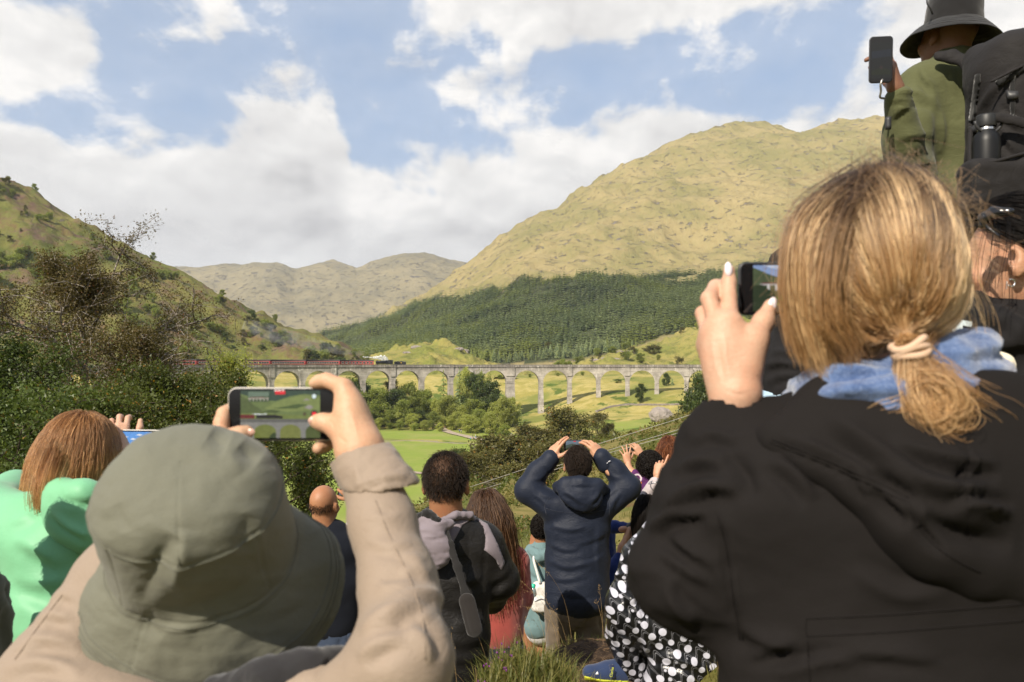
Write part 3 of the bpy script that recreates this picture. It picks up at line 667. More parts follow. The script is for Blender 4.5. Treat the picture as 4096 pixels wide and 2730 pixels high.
# ================================================================ trees
def leaf_mat(name, c1, c2, c3, trans=.35):
    m, t = mat_new(name); a = t.attr('Col'); r, g_, b_ = t.sep(a)
    oi = t.new('ShaderNodeObjectInfo').outputs['Random']
    c = t.mix(r, c1, c2); c = t.mix(t.ss(g_, .965, .985), c, c3); c = t.hsv(c, 0.5, 1.0, t.m('MULTIPLY_ADD', oi, .35, .82))
    d = t.new('ShaderNodeBsdfDiffuse'); t.put(d.inputs[0], c); tr = t.new('ShaderNodeBsdfTranslucent'); t.put(tr.inputs[0], t.mix(1.0, c, (1.1,1.15,.5), 'MULTIPLY'))
    gl = t.new('ShaderNodeBsdfGlossy'); gl.inputs['Roughness'].default_value = .45; gl.inputs[0].default_value = (1,1,1,1)
    mx = t.new('ShaderNodeMixShader'); mx.inputs[0].default_value = trans; t.l.new(d.outputs[0], mx.inputs[1]); t.l.new(tr.outputs[0], mx.inputs[2])
    m2 = t.new('ShaderNodeMixShader'); m2.inputs[0].default_value = .015; t.l.new(mx.outputs[0], m2.inputs[1]); t.l.new(gl.outputs[0], m2.inputs[2])
    t.out(m2.outputs[0]); return m
M_bark = simple('dark_bark', (.085,.068,.052), .95, .1, .5, 8, .8, 30, .02)
m, t = mat_new('birch_bark'); v = t.coord(); n_ = t.noise(t.mapv(v, (1,1,4)), 5, 5, .7); c = t.mix(t.ss(n_, .40, .56), (.07,.055,.045), (.34,.30,.255)); t.out(t.principled(c, .85, .2)); M_birch = m
L_green = leaf_mat('broadleaf_green', (.16,.20,.042), (.31,.335,.085), (.36,.31,.07), .5); L_light = leaf_mat('light_leaf_green', (.28,.31,.07), (.46,.47,.14), (.5,.46,.14), .5)
L_dark = leaf_mat('dark_leaf_green', (.045,.070,.018), (.105,.135,.035), (.15,.10,.02)); L_birch = leaf_mat('birch_leaf_olive', (.080,.082,.024), (.160,.140,.046), (.24,.12,.025))
L_brown = leaf_mat('autumn_birch_leaf', (.075,.062,.024), (.145,.112,.042), (.19,.085,.03)); L_con = leaf_mat('conifer_needles', (.105,.150,.075), (.330,.370,.170), (.25,.27,.09), .3)
L_larch = leaf_mat('larch_needles', (.18,.22,.06), (.29,.32,.09), (.22,.21,.04), .3); L_grn2 = leaf_mat('hazel_leaf', (.058,.076,.016), (.098,.114,.027), (.32,.17,.035), .42)
def grow(seed, h=1.0, crown=.36, base=.28, l1=13, l2=6, l3=4, up=.55, wig=.05, droop=0.0, lean=0.0, shape='round'):
    r = np.random.default_rng(seed); tr = [np.zeros(3)]
    for k in range(9): tr.append(tr[-1]+np.array([r.normal(0, wig*.35)+lean*.02, r.normal(0, wig*.35), .92*h/9]))
    tr = np.array(tr); segs = [(tr, .022*h*np.linspace(1, .12, 10)**.8)]; twigs = []
    def prof(u):
        if shape == 'round': return crown*np.clip(np.sin(np.pi*np.clip(u*.86+.14, 0, 1))**.6, .15, 1)
        if shape == 'cone': return crown*(1.05-u*.9)
        return crown*np.clip(np.sin(np.pi*np.clip(u*.75+.25, 0, 1))**.8, .12, 1)
    for i in range(l1):
        u = (i+.5)/l1+r.normal(0, .03); u = np.clip(u, 0, .98); f = base+(1-base)*u; k = f*9/1.0*.98; k0 = int(min(k, 8)); p0 = tr[k0]+(tr[k0+1]-tr[k0])*(k-k0)
        a = i*2.4+r.normal(0, .4); L = prof(u)*r.uniform(.75, 1.2)*h; el_ = up*(.5+.9*u)+r.normal(0, .15); dirn = np.array([math.cos(a)*math.cos(el_), math.sin(a)*math.cos(el_), math.sin(el_)])
        n = 6; pts = [p0]; d = dirn
        for q in range(n): d = d+r.normal(0, .13, 3)+np.array([0,0,-.05*droop*q]); d = d/np.linalg.norm(d); pts.append(pts[-1]+d*L/n)
        pts = np.array(pts); segs.append((pts, np.linspace(.010*h*(1.25-u), .002*h, n+1)))
        for j in range(l2):
            w = .3+.7*(j+r.uniform(0, 1))/l2; k = min(w*n, n-.001); b0 = pts[int(k)]+(pts[int(k)+1]-pts[int(k)])*(k-int(k)); d2 = d*.4+r.normal(0, .6, 3)+np.array([0,0,.25-.45*droop]); d2 /= np.linalg.norm(d2); L2 = L*r.uniform(.3, .55)*(1.15-.5*w)
            p2 = b0+np.cumsum(np.concatenate([[np.zeros(3)], (d2+r.normal(0, .25, (4, 3))+np.array([0,0,-.2*droop]))*L2/4]), 0); segs.append((p2, np.linspace(.0035*h, .001*h, 5)))
            twigs.append((p2[1], p2[-1]))
            for q in range(l3):
                s0 = p2[1+q % 4]; d3 = d2*.4+r.normal(0, .7, 3)+np.array([0,0,-.7*droop]); d3 /= np.linalg.norm(d3); twigs.append((s0, s0+d3*L2*r.uniform(.4, .9)))
    return segs, np.array(twigs)
def branch_mesh(name, segs, n=5, minr=0):
    b = MB()
    for p, r in segs:
        if r[0] > minr: b.tube(p, r, n, False)
    return b.mesh(name, True)
def leaves(seed, twigs, N, size, spread, asp=.62):
    r = np.random.default_rng(seed); k = r.integers(0, len(twigs), N); u = r.uniform(0, 1.05, N)[:, None]
    c = twigs[k, 0]*(1-u)+twigs[k, 1]*u+r.normal(0, spread, (N, 3)); nrm = r.normal(0, 1, (N, 3))+np.array([0,0,.5]); nrm /= np.linalg.norm(nrm, axis=1)[:, None]
    t1 = np.cross(nrm, r.normal(0, 1, (N, 3))); t1 /= np.linalg.norm(t1, axis=1)[:, None]; t2 = np.cross(nrm, t1); s = size*r.uniform(.6, 1.3, N)[:, None]
    s = s*1.12; V = np.stack([c-t1*s*.42-t2*s*asp*.5, c+t1*s*.58, c-t1*s*.30+t2*s*asp*.62], 1).reshape(-1, 3)
    tw = r.uniform(0, 1, len(twigs))[k]; cl = np.stack([np.clip(.65*tw+.35*r.uniform(0, 1, N), 0, 1), r.uniform(0, 1, N), np.zeros(N)], 1)
    return V, np.arange(3*N).reshape(N, 3), np.repeat(cl, 3, 0)
def crown_mesh(name, *a, **k):
    V, Fc, cl = leaves(*a, **k); return mesh_np(name, V, Fc, False, cl)
def spruce(name, seed, tiers, fr, h=1.0, rad=.2, lite=False):
    r = np.random.default_rng(seed); V = []; T = []; cl = []; n = 0
    for i in range(tiers):
        u = i/(tiers-1); z0 = h*(.10+.86*u); R = rad*(1-u)**.85+.012; m = max(4, int(fr*(1-.55*u)))
        for j in range(m):
            a = 2*math.pi*(j+r.uniform(-.3, .3))/m+i*1.7; R2 = R*r.uniform(.72, 1.2); w = 1.25*R2*math.pi/m*1.25; dz = -.30*R2+r.normal(0, .01); ca, sa = math.cos(a), math.sin(a)
            if lite: V += [(-sa*w*.62, ca*w*.62, z0+.01*h), (ca*R2, sa*R2, z0+dz), (sa*w*.62, -ca*w*.62, z0+.01*h)]; T += [(n,n+1,n+2)]; n += 3; q = r.uniform(0, 1); cl += [(q, r.uniform(0, 1), 0)]*3; continue
            V += [(0,0,z0+.035*h), (ca*R2*.55-sa*w*.5, sa*R2*.55+ca*w*.5, z0+dz*.45-.02), (ca*R2, sa*R2, z0+dz), (ca*R2*.55+sa*w*.5, sa*R2*.55-ca*w*.5, z0+dz*.45-.02)]
            T += [(n,n+1,n+2), (n,n+2,n+3)]; n += 4; q = r.uniform(0, 1); cl += [(q, r.uniform(0, 1), 0)]*4
    V += [(0,0,.93*h), (.012,0,.93*h), (0,.012,.93*h), (0,0,1.0*h)]; T += [(n,n+1,n+3),(n+1,n+2,n+3),(n+2,n,n+3)]; cl += [(.5,0,0)]*4
    return np.array(V), np.array(T), np.array(cl, float)
ME_trunk = MB().tube([(0,0,-.03),(0,0,.3),(0,0,.95)], [.02,.013,.002], 6).mesh('conifer_trunk', True); ME_trunk.materials.append(M_bark)
KIND = {}
def add_kind(key, seed, leafmat, bark, N, size, spread, **g_):
    segs, tw = grow(seed, **g_); a = branch_mesh(key+'_trunk', segs, 5, .0012); a.materials.append(bark); b = crown_mesh(key+'_crown', seed+50, tw, N, size, spread); b.materials.append(leafmat); KIND[key] = (a, b)
for k in range(3):
    add_kind('broad%d' % k, 10+k, L_green, M_bark, 12000, .032, .040, crown=.40, base=.06, l1=17, l2=6, l3=3)
    add_kind('light%d' % k, 20+k, L_light, M_bark, 11000, .032, .040, crown=.38, base=.06, l1=17, l2=6, l3=3)
    add_kind('birch%d' % k, 30+k, L_birch, M_birch, 9500, .022, .026, crown=.32, base=.22, l1=16, l2=6, l3=4, up=.8, droop=.5, wig=.06)
    add_kind('dark%d' % k, 40+k, L_dark, M_bark, 11000, .032, .040, crown=.36, base=.05, l1=17, l2=6, l3=3)
    add_kind('bush%d' % k, 60+k, [L_green, L_dark, L_birch][k], M_bark, 1600, .085, .075, crown=.65, base=.05, l1=9, l2=4, l3=2, up=.7)
    V, T, cl = spruce('spruce', 70+k, 15, 13, rad=.25); me = mesh_np('spruce_crown', V, T, False, cl); me.materials.append(L_con); KIND['spruce%d' % k] = (ME_trunk, me)
    V, T, cl = spruce('larch', 80+k, 12, 12, rad=.19); me = mesh_np('larch_crown', V, T, False, cl); me.materials.append(L_larch); KIND['larch%d' % k] = (ME_trunk, me)
def tree(kind, x, y, z, h, label, name='tree', group=None, wide=1.0, rot=None):
    o = empty(name, (x, y, z), label, 'bush' if 'bush' in name or 'shrub' in name else 'tree', group); a, b = KIND[kind]
    link('trunk', a, o); link('crown', b, o); o.scale = (h*wide, h*wide, h); o.rotation_euler = (0, 0, random.uniform(0, 6.28) if rot is None else rot); return o
def ordn(k): return ['first','second','third','fourth','fifth','sixth','seventh','eighth','ninth','tenth','eleventh','twelfth','thirteenth','fourteenth','fifteenth','sixteenth','seventeenth','eighteenth','nineteenth','twentieth'][k] if k < 20 else '%dth' % (k+1)
# --- conifer plantation on the mountain's lower slope
U = np.array([(1000,1420),(1300,1330),(1500,1272),(1650,1220),(1760,1200),(1900,1180),(2010,1160),(2100,1122),(2200,1128),(2300,1105),(2420,1092),(2480,1112),(2540,1100),(2640,1108),(2720,1112),(2800,1105),(2900,1080),(3050,1060),(3600,1010),(4600,960)], float)
Lw = np.array([(1000,1470),(1500,1430),(1700,1440),(1900,1462),(2100,1465),(2300,1440),(2500,1402),(2650,1352),(2800,1305),(3000,1290),(3600,1270),(4600,1250)], float)
mo = bpy.data.objects['mountain'].data; mv = np.empty(len(mo.vertices)*3, np.float32); mo.vertices.foreach_get('co', mv); mv = mv.reshape(-1, 3); mpx = CX+mv[:, 0]/mv[:, 1]*F; mpy = HY-mv[:, 2]/mv[:, 1]*F; mw = n2(mv[:, 0], mv[:, 1], 60, 3, 41)*34
mk = smooth01(mpy-np.interp(mpx, U[:, 0], U[:, 1])-mw, -4, 8)*(1-smooth01(mpy-np.interp(mpx, Lw[:, 0], Lw[:, 1])-mw*.5, -6, 6))*((mv[:, 1] > 780) & (mv[:, 1] < 1800) & (mpx < 4500)); ca = mo.color_attributes.new('Col', 'FLOAT_COLOR', 'POINT'); ca.data.foreach_set('color', np.repeat(mk.astype(np.float32), 4))
N0 = 150000; px = rng.uniform(1000, 4500, N0); d = np.sqrt(rng.uniform(790**2, 1780**2, N0)); X = (px-CX)/F*d; Y = d; Z = right.z(X, Y); py = HY-Z/Y*F
wob = n2(X, Y, 60, 3, 41)*34
ok = (py > np.interp(px, U[:, 0], U[:, 1])+wob) & (py < np.interp(px, Lw[:, 0], Lw[:, 1])+wob*.5) & (n2(X, Y, 55, 3, 42) < .62)
X, Y, Z, px = X[ok], Y[ok], Z[ok], px[ok]
# thin to an even planting
cell = {}; keep = []
for i in range(len(X)):
    cs = 1.0 if px[i] < 3050 else 1.9; key = (int(X[i]//(4.8*cs)), int(Y[i]//(6.0*cs)), cs)
    if key not in cell: cell[key] = 1; keep.append(i)
X, Y, Z = X[keep], Y[keep], Z[keep]; nF = len(X)
larch = n2(X, Y, 90, 4, 43)+.25*smooth01(Y, 1000, 820)+rng.normal(0, .12, nF) > .30
H = rng.uniform(8.0, 15.0, nF)*(1+.35*n2(X, Y, 35, 3, 45))*(1-.1*larch); order = np.argsort(Y)
front = order[:140]
for q, i in enumerate(front):
    k = ('larch%d' if larch[i] else 'spruce%d') % (q % 3)
    tree(k, X[i], Y[i], Z[i]-.4, H[i], ('pale green larch' if larch[i] else 'dark green spruce')+' at the lower edge of the plantation above the viaduct', 'larch_tree' if larch[i] else 'spruce_tree', 'conifers along the lower plantation edge', random.uniform(.9, 1.2))
rest = order[140:]; prot = [spruce('s', 90+k, 5, 8, rad=.33, lite=True) for k in range(4)]; V = []; T = []; Cc = []; n = 0; mi = []
for k in range(4):
    for lr in (0, 1):
        ii = rest[(np.arange(len(rest)) % 4 == k) & (larch[rest] == bool(lr))]
        if not len(ii): continue
        pv, pt, pc = prot[k]; a = rng.uniform(0, 6.28, len(ii)); ca, sa = np.cos(a)[:, None], np.sin(a)[:, None]; w = (H[ii]*rng.uniform(.85, 1.2, len(ii)))[:, None]
        vx = (pv[:, 0]*ca-pv[:, 1]*sa)*w+X[ii][:, None]; vy = (pv[:, 0]*sa+pv[:, 1]*ca)*w+Y[ii][:, None]; vz = pv[:, 2]*H[ii][:, None]+Z[ii][:, None]-.4
        V.append(np.stack([vx, vy, vz], -1).reshape(-1, 3)); T.append((pt[None]+(np.arange(len(ii))*len(pv))[:, None, None]+n).reshape(-1, 3)); n += len(ii)*len(pv)
        tone = np.clip(.5+.55*n2(X[ii], Y[ii], 70, 3, 47)+rng.normal(0, .22, len(ii)), 0, 1)[:, None]; cc = np.zeros((len(ii), len(pv), 3)); cc[..., 0] = .35*pc[:, 0]+.65*tone; cc[..., 1] = 0; Cc.append(cc.reshape(-1, 3)); mi.append(np.full(len(ii)*len(pt), lr))
fo = link('conifer_plantation', mesh_np('conifer_plantation', np.concatenate(V), np.concatenate(T), False, np.concatenate(Cc), np.concatenate(mi)), None, [L_con, L_larch])
tag(fo, 'dense dark green conifer plantation covering the lower mountain slope', 'forest', kind='stuff')
# --- scrub on the heathery hill
cnt = 0
while cnt < 290:
    a = random.uniform(-150, 1480); dd = random.uniform(490, 645); x_ = (a-CX)/F*dd; zz = float(left.z(np.array([x_]), np.array([dd]))[0])
    if n2(np.array([x_]), np.array([dd]), 42, 3, 51)[0] < -.02: continue
    h = random.uniform(2.5, 8.0); k = random.choice(['bush0','bush0','bush1','bush2','broad0','birch1'])
    tree(k, x_, dd, zz-.3, h, 'small green shrub scattered over the heathery left hillside', 'hillside_shrub', 'shrubs on the heathery hill', random.uniform(.9, 1.5)); cnt += 1
for a, py_ in ((30,700),(140,790),(890,1195),(610,1040),(1100,1275)):
    dd = 688; x_ = (a-CX)/F*dd; zz = float(left.z(np.array([x_]), np.array([dd]))[0]); tree('broad1', x_, dd, zz-.3, 7, 'lone small tree on the skyline of the left hill '+{30:'at the left edge',140:'just right of the first',890:'above the rock outcrop',610:'behind the birch top',1100:'lowest on the ridge'}[a], 'skyline_tree', 'trees on the left skyline')
# --- trees on low hillside right
for k in range(70):
    a = random.uniform(2150, 2850); dd = random.uniform(600, 840); x_ = (a-CX)/F*dd; zz = float(max(low.z(np.array([x_]), np.array([dd]))[0], right.z(np.array([x_]), np.array([dd]))[0]))
    if n2(np.array([x_]), np.array([dd]), 40, 3, 52)[0] < -.05: continue
    tree(random.choice(['bush0','broad2','bush2','birch0','light1']), x_, dd, zz-.3, random.uniform(3, 8), 'bushy scrub tree on the low hillside behind the right arches', 'scrub_tree', 'scrub behind the viaduct', random.uniform(1, 1.5))
# --- trees of the valley: (px, top py, distance, kind, width)
VT = [(1400,1512,455,'broad0',1),(1450,1530,450,'dark1',1),(1500,1560,440,'broad1',1.2),(1553,1512,462,'birch1',.9),(1590,1560,445,'dark0',1.2),(1640,1538,458,'broad2',1),(1650,1655,425,'light0',1.3),(1700,1680,415,'light1',1.4),
 (1700,1560,455,'broad0',1.1),(1745,1600,448,'light2',1.1),(1774,1476,452,'larch0',1.3),(1790,1585,438,'light0',1.2),(1838,1462,458,'spruce1',1.1),(1839,1588,446,'spruce2',1.0),(1865,1470,455,'light1',.6),(1895,1495,452,'dark2',1.0),(1925,1500,456,'broad2',.9),(1950,1530,450,'dark0',1.1),(1970,1545,448,'spruce0',1.2),
 (1820,1650,418,'light2',1.3),(1870,1660,405,'light0',1.3),(1925,1640,410,'broad1',1.1),(1965,1645,395,'light1',1.1),(2022,1590,425,'light2',.8),(2052,1592,430,'light0',.8),(2080,1620,430,'larch1',1.1),(1560,1640,430,'broad0',1.3),(1480,1640,432,'broad2',1.3),(1420,1620,436,'dark0',1.3),(1350,1590,440,'broad1',1.3),(1300,1570,445,'dark2',1.3),(1250,1560,450,'broad0',1.2),
 (1380,1600,438,'broad2',1.3),(1440,1570,446,'light0',1.2),(1530,1590,442,'broad1',1.3),(1520,1670,428,'light1',1.3),(1590,1650,432,'light2',1.3),(1610,1600,440,'broad0',1.3),(1665,1590,446,'broad1',1.2),(1680,1640,430,'dark2',1.2),(1730,1650,424,'broad2',1.2),(1760,1690,412,'light2',1.4),(1815,1610,440,'broad0',1.2),(1850,1620,432,'light1',1.2),(1900,1600,440,'broad1',1.2),(1900,1680,402,'light2',1.3),(1940,1590,444,'dark1',1.2),(1990,1610,430,'light0',1.1),(1990,1690,392,'light0',1.2),(2020,1700,380,'broad2',1.2),(1600,1690,422,'bush0',1.3),(1660,1700,416,'bush0',1.3),(1450,1690,424,'bush0',1.4),(2562,1535,455,'dark1',.9),(2665,1492,500,'dark2',.8),(2690,1508,500,'spruce0',1),(2755,1500,505,'dark0',.8),(2785,1515,500,'birch0',.8),(2000,1500,560,'broad2',1.5),(2060,1505,560,'bush2',1.5),(2120,1498,570,'broad0',1.5),(2230,1500,575,'broad1',1.5),(2330,1505,580,'bush0',1.5),(1420,1490,570,'bush0',1.5),(1300,1500,570,'broad1',1.3),(2470,1532,520,'bush1',1.6),
 (2208,1622,215,'birch0',1.25),(2260,1650,222,'birch2',1.3),(2140,1690,215,'birch1',1.2),(2393,1650,300,'birch2',1.25),(2440,1690,300,'birch0',1.1),(2530,1722,300,'birch1',1.3),(2690,1650,270,'birch0',1.2),(2740,1660,250,'birch2',1.2),(2815,1500,250,'dark1',.8),(2770,1590,255,'birch1',.9),(2850,1560,245,'dark2',1.0)]
DK = [(1990,1770,150,'birch0',1.3),(2040,1725,155,'birch1',1.2),(2085,1740,150,'birch2',1.2),(1950,1800,140,'birch2',1.3),(2120,1770,140,'birch0',1.1),(1880,1800,130,'birch1',1.2),(1830,1795,200,'dark1',.9),(2180,1740,150,'birch1',1.2),(2010,1840,120,'birch1',1.1),(2250,1770,150,'birch0',1.2),(1800,1880,105,'birch0',1.2),(2330,1800,140,'birch2',1.3)]
nm = {'broad': ('mid green broadleaf tree','broadleaf_tree'), 'dark': ('dark green broadleaf tree','broadleaf_tree'), 'light': ('pale yellow-green broadleaf tree','broadleaf_tree'), 'birch': ('olive feathery birch','birch_tree'), 'spruce': ('dark pointed spruce','spruce_tree'), 'larch': ('bright green pointed larch','larch_tree'), 'bush': ('low rounded bush','bush')}
for lst, where, grp in ((VT, 'near the viaduct', 'trees in the valley around the viaduct'), (DK, 'below the crowd', 'dark birches at the foot of the slope')):
    seen = {}
    for a, tpy, dd, k, w in sorted(lst):
        x_ = (a-CX)/F*dd; gz = max(ground_at(x_, dd), float(near_z(np.array([x_]), np.array([float(dd)]))[0]) if math.hypot(x_, dd) < 150 else -99)
        h = (HY-tpy)/F*dd-gz; kk = k[:-1]; q = seen.get(kk, 0); seen[kk] = q+1
        tree(k, x_, dd, gz-.15, max(h, 2.5), '%s %s, %s from left' % (nm[kk][0], where, ordn(q)), nm[kk][1], grp, w*min(1.0, 21/max(h, 1)) if kk != 'birch' else w)
# --- the birches and hazels on the left, close to the crowd
def big_tree(px_, tpy, dd, N, size, spread, leafm, bark, label, seed, dx=0, **g_):
    x_ = (px_-CX)/F*dd; gz = float(near_z(np.array([x_]), np.array([float(dd)]))[0]); top = (HY-tpy)/F*dd; h = top-gz
    segs, tw = grow(seed, h=h, **g_); o = empty('birch_tree' if bark is M_birch else 'hazel_tree', (x_, dd, gz), label, 'tree', 'trees on the slope left of the crowd')
    segs = segs+[(np.array([a_, (a_+b_)/2+np.array([0,0,.02]), b_]), np.array([.0011,.0008,.0004])*h) for a_, b_ in (tw if bark is M_birch else tw[::5])]; link('trunk', branch_mesh('trunk', segs, 4, .0), o, bark); link('crown', crown_mesh('crown', seed+9, tw, N, size, spread), o, leafm); return o
big_tree(335, 1060, 33, 80000, .078, .17, L_brown, M_birch, 'tall airy birch with pale forked trunk and brownish leaves', 101, crown=.42, base=.28, l1=19, l2=9, l3=6, up=.75, droop=.35, wig=.10)
big_tree(560, 1290, 30, 44000, .078, .20, L_brown, M_birch, 'brown-tinged birch crown right of the tall sparse birch', 102, crown=.36, base=.2, l1=15, l2=7, l3=5, up=.6, droop=.4)
big_tree(30, 1360, 26, 30000, .085, .25, L_dark, M_bark, 'dark dense leafy tree at the left edge of the picture', 103, crown=.42, base=.1, l1=17, l2=7, l3=5)
big_tree(-330, 1250, 24, 10000, .09, .28, L_dark, M_bark, 'shaded leafy tree just outside the left edge', 104, crown=.42, base=.1, l1=15, l2=7, l3=4)
big_tree(640, 1470, 27, 36000, .085, .24, L_grn2, M_bark, 'olive green hazel with orange flecks behind the raised phone', 105, crown=.42, base=.08, l1=18, l2=7, l3=5)
big_tree(800, 1500, 28, 26000, .085, .22, L_grn2, M_bark, 'leafy hazel left of the phone below the coaches', 106, crown=.26, base=.06, l1=17, l2=7, l3=5, up=.8)
big_tree(955, 1420, 29, 7000, .08, .16, L_grn2, M_bark, 'slender hazel twigs reaching up in front of the coaches', 107, crown=.13, base=.05, l1=15, l2=6, l3=4, up=1.0)
big_tree(330, 1570, 21, 30000, .08, .22, L_grn2, M_bark, 'green hazel behind the red-haired woman', 108, crown=.50, base=.06, l1=18, l2=7, l3=5)
big_tree(60, 1600, 18, 22000, .075, .22, L_dark, M_bark, 'dark hazel low at the left edge', 109, crown=.52, base=.06, l1=17, l2=7, l3=5)
big_tree(1090, 1690, 24, 22000, .075, .16, L_grn2, M_bark, 'hazel bush below the raised phone beside the pasture', 110, crown=.42, base=.05, l1=16, l2=6, l3=5)
big_tree(1230, 1800, 25, 10000, .07, .14, L_grn2, M_bark, 'sprawling hazel twigs at the pasture edge', 111, crown=.30, base=.05, l1=13, l2=6, l3=4, up=.9)
big_tree(860, 1640, 20, 15000, .075, .18, L_grn2, M_bark, 'hazel filling the gap behind the bucket hat', 112, crown=.50, base=.05, l1=16, l2=7, l3=5)
big_tree(905, 1370, 36, 7000, .09, .22, L_light, M_bark, 'pale willow sprays in front of the rear coaches', 113, crown=.22, base=.3, l1=12, l2=6, l3=4, up=.9)
# ================================================================ sculpting tools
class Sdf:
    """signed distance field on a grid: smooth unions of limbs, then one continuous surface"""
    def __init__(s, *a):
        """Sdf(h) or Sdf(corner, corner, h): operations are noted first, the grid is laid when meshing"""
        s.h = a[-1]*(1.22 if a[-1] >= .0057 else 1.0); s.box_ = None if len(a) == 1 else (np.minimum(a[0], a[1])-.05, np.maximum(a[0], a[1])+.05); s.ops = []; s.live = False; s.bl = np.full(3, 1e9); s.bh = -s.bl
    def _run(s):
        lo, hi = s.bl, s.bh
        if s.box_ is not None: lo = np.maximum(lo, s.box_[0]); hi = np.minimum(hi, s.box_[1])
        h = s.h; s.lo = lo-2*h; s.n = np.ceil((hi+2*h-s.lo)/h).astype(int)+1
        s.D = np.full(s.n, 0.2, np.float32); s.ax = [(s.lo[k]+h*np.arange(s.n[k])).astype(np.float32) for k in range(3)]; s.live = True
        for nm, ar, kw in s.ops: getattr(Sdf, nm)(s, *ar, **kw)
    def sub(s, lo, hi):
        a = np.clip(np.floor((np.asarray(lo)-s.lo)/s.h).astype(int), 0, s.n); b = np.clip(np.ceil((np.asarray(hi)-s.lo)/s.h).astype(int)+1, 0, s.n)
        sl = tuple(slice(a[k], b[k]) for k in range(3)); return sl, s.ax[0][sl[0]][:, None, None], s.ax[1][sl[1]][None, :, None], s.ax[2][sl[2]][None, None, :]
    def put(s, sl, d, k, op='u'):
        D = s.D[sl]
        if not D.size: return
        if op == 'u':
            if k > 0: h = np.clip(.5+.5*(D-d)/k, 0, 1); s.D[sl] = D+(d-D)*h-k*h*(1-h)
            else: s.D[sl] = np.minimum(D, d)
        else:
            d = -d; h = np.clip(.5-.5*(D-d)/max(k, 1e-6), 0, 1); s.D[sl] = D+(d-D)*h+k*h*(1-h)
    def cone(s, a, b, ra, rb, k=.015, flat=None, f=1.0, op='u'):
        a = np.asarray(a, float); b = np.asarray(b, float); m = max(ra, rb)*max(1, f)+k+3*s.h; sl, x, y, z = s.sub(np.minimum(a, b)-m, np.maximum(a, b)+m)
        ab = b-a; L2 = max(ab@ab, 1e-12); px, py, pz = x-a[0], y-a[1], z-a[2]; t = np.clip((px*ab[0]+py*ab[1]+pz*ab[2])/L2, 0, 1)
        qx, qy, qz = px-t*ab[0], py-t*ab[1], pz-t*ab[2]; q2 = qx*qx+qy*qy+qz*qz
        if flat is not None: nv = np.asarray(flat, float); nv = nv/np.linalg.norm(nv); qn = qx*nv[0]+qy*nv[1]+qz*nv[2]; q2 = q2+qn*qn*(1/(f*f)-1)
        s.put(sl, ((np.sqrt(np.maximum(q2, 0))-(ra+(rb-ra)*t))*min(1, f)).astype(np.float32), k, op); return s
    def chain(s, pts, rad, k=.012, **kw):
        for i in range(len(pts)-1): s.cone(pts[i], pts[i+1], rad[i], rad[i+1], k, **kw)
        return s
    def ell(s, c, r, R=None, k=.015, op='u'):
        c = np.asarray(c, float); r = np.asarray(r, float); m = r.max()+k+3*s.h; sl, x, y, z = s.sub(c-m, c+m); px, py, pz = x-c[0], y-c[1], z-c[2]
        if R is None: R = np.eye(3)
        R = np.asarray(R, float); u = [(px*R[0, i]+py*R[1, i]+pz*R[2, i])/r[i] for i in range(3)]
        s.put(sl, ((np.sqrt(u[0]**2+u[1]**2+u[2]**2)-1)*r.min()).astype(np.float32), k, op); return s
    def esec(s, a, b, wa, wb, da, db, side, k=.03, op='u'):
        """flattened tapering trunk from a to b: half widths along `side`, half depths across it"""
        a = np.asarray(a, float); b = np.asarray(b, float); m = max(wa, wb, da, db)+k+3*s.h; sl, x, y, z = s.sub(np.minimum(a, b)-m, np.maximum(a, b)+m)
        ab = b-a; L = np.linalg.norm(ab); e = ab/L; sd = np.asarray(side, float); sd = sd-e*(sd@e); sd /= np.linalg.norm(sd); dp = np.cross(e, sd)
        px, py, pz = x-a[0], y-a[1], z-a[2]; al = px*e[0]+py*e[1]+pz*e[2]; t = np.clip(al/L, 0, 1); ex = al-t*L
        u = px*sd[0]+py*sd[1]+pz*sd[2]; w = px*dp[0]+py*dp[1]+pz*dp[2]; A = wa+(wb-wa)*t; B = da+(db-da)*t; c = np.minimum(A, B)
        s.put(sl, ((np.sqrt((u/A)**2+(w/B)**2+(ex/c)**2)-1)*c).astype(np.float32), k, op); return s
    def box(s, c, half, R=None, r=.01, k=.01, op='u'):
        c = np.asarray(c, float); half = np.asarray(half, float); m = np.linalg.norm(half)+r+k+3*s.h; sl, x, y, z = s.sub(c-m, c+m); px, py, pz = x-c[0], y-c[1], z-c[2]
        R = np.eye(3) if R is None else np.asarray(R, float); q = [np.abs(px*R[0, i]+py*R[1, i]+pz*R[2, i])-(half[i]-r) for i in range(3)]
        d = np.sqrt(sum(np.maximum(v, 0)**2 for v in q))+np.minimum(np.maximum(np.maximum(q[0], q[1]), q[2]), 0)-r
        s.put(sl, d.astype(np.float32), k, op); return s
    def cut(s, p, n, k=.004):
        """cut away the half space on the side n points to"""
        p = np.asarray(p, float); n = np.asarray(n, float); n = n/np.linalg.norm(n); sl, x, y, z = s.sub(s.lo, s.lo+s.n*s.h)
        s.D = np.maximum(s.D, ((x-p[0])*n[0]+(y-p[1])*n[1]+(z-p[2])*n[2]).astype(np.float32)); return s
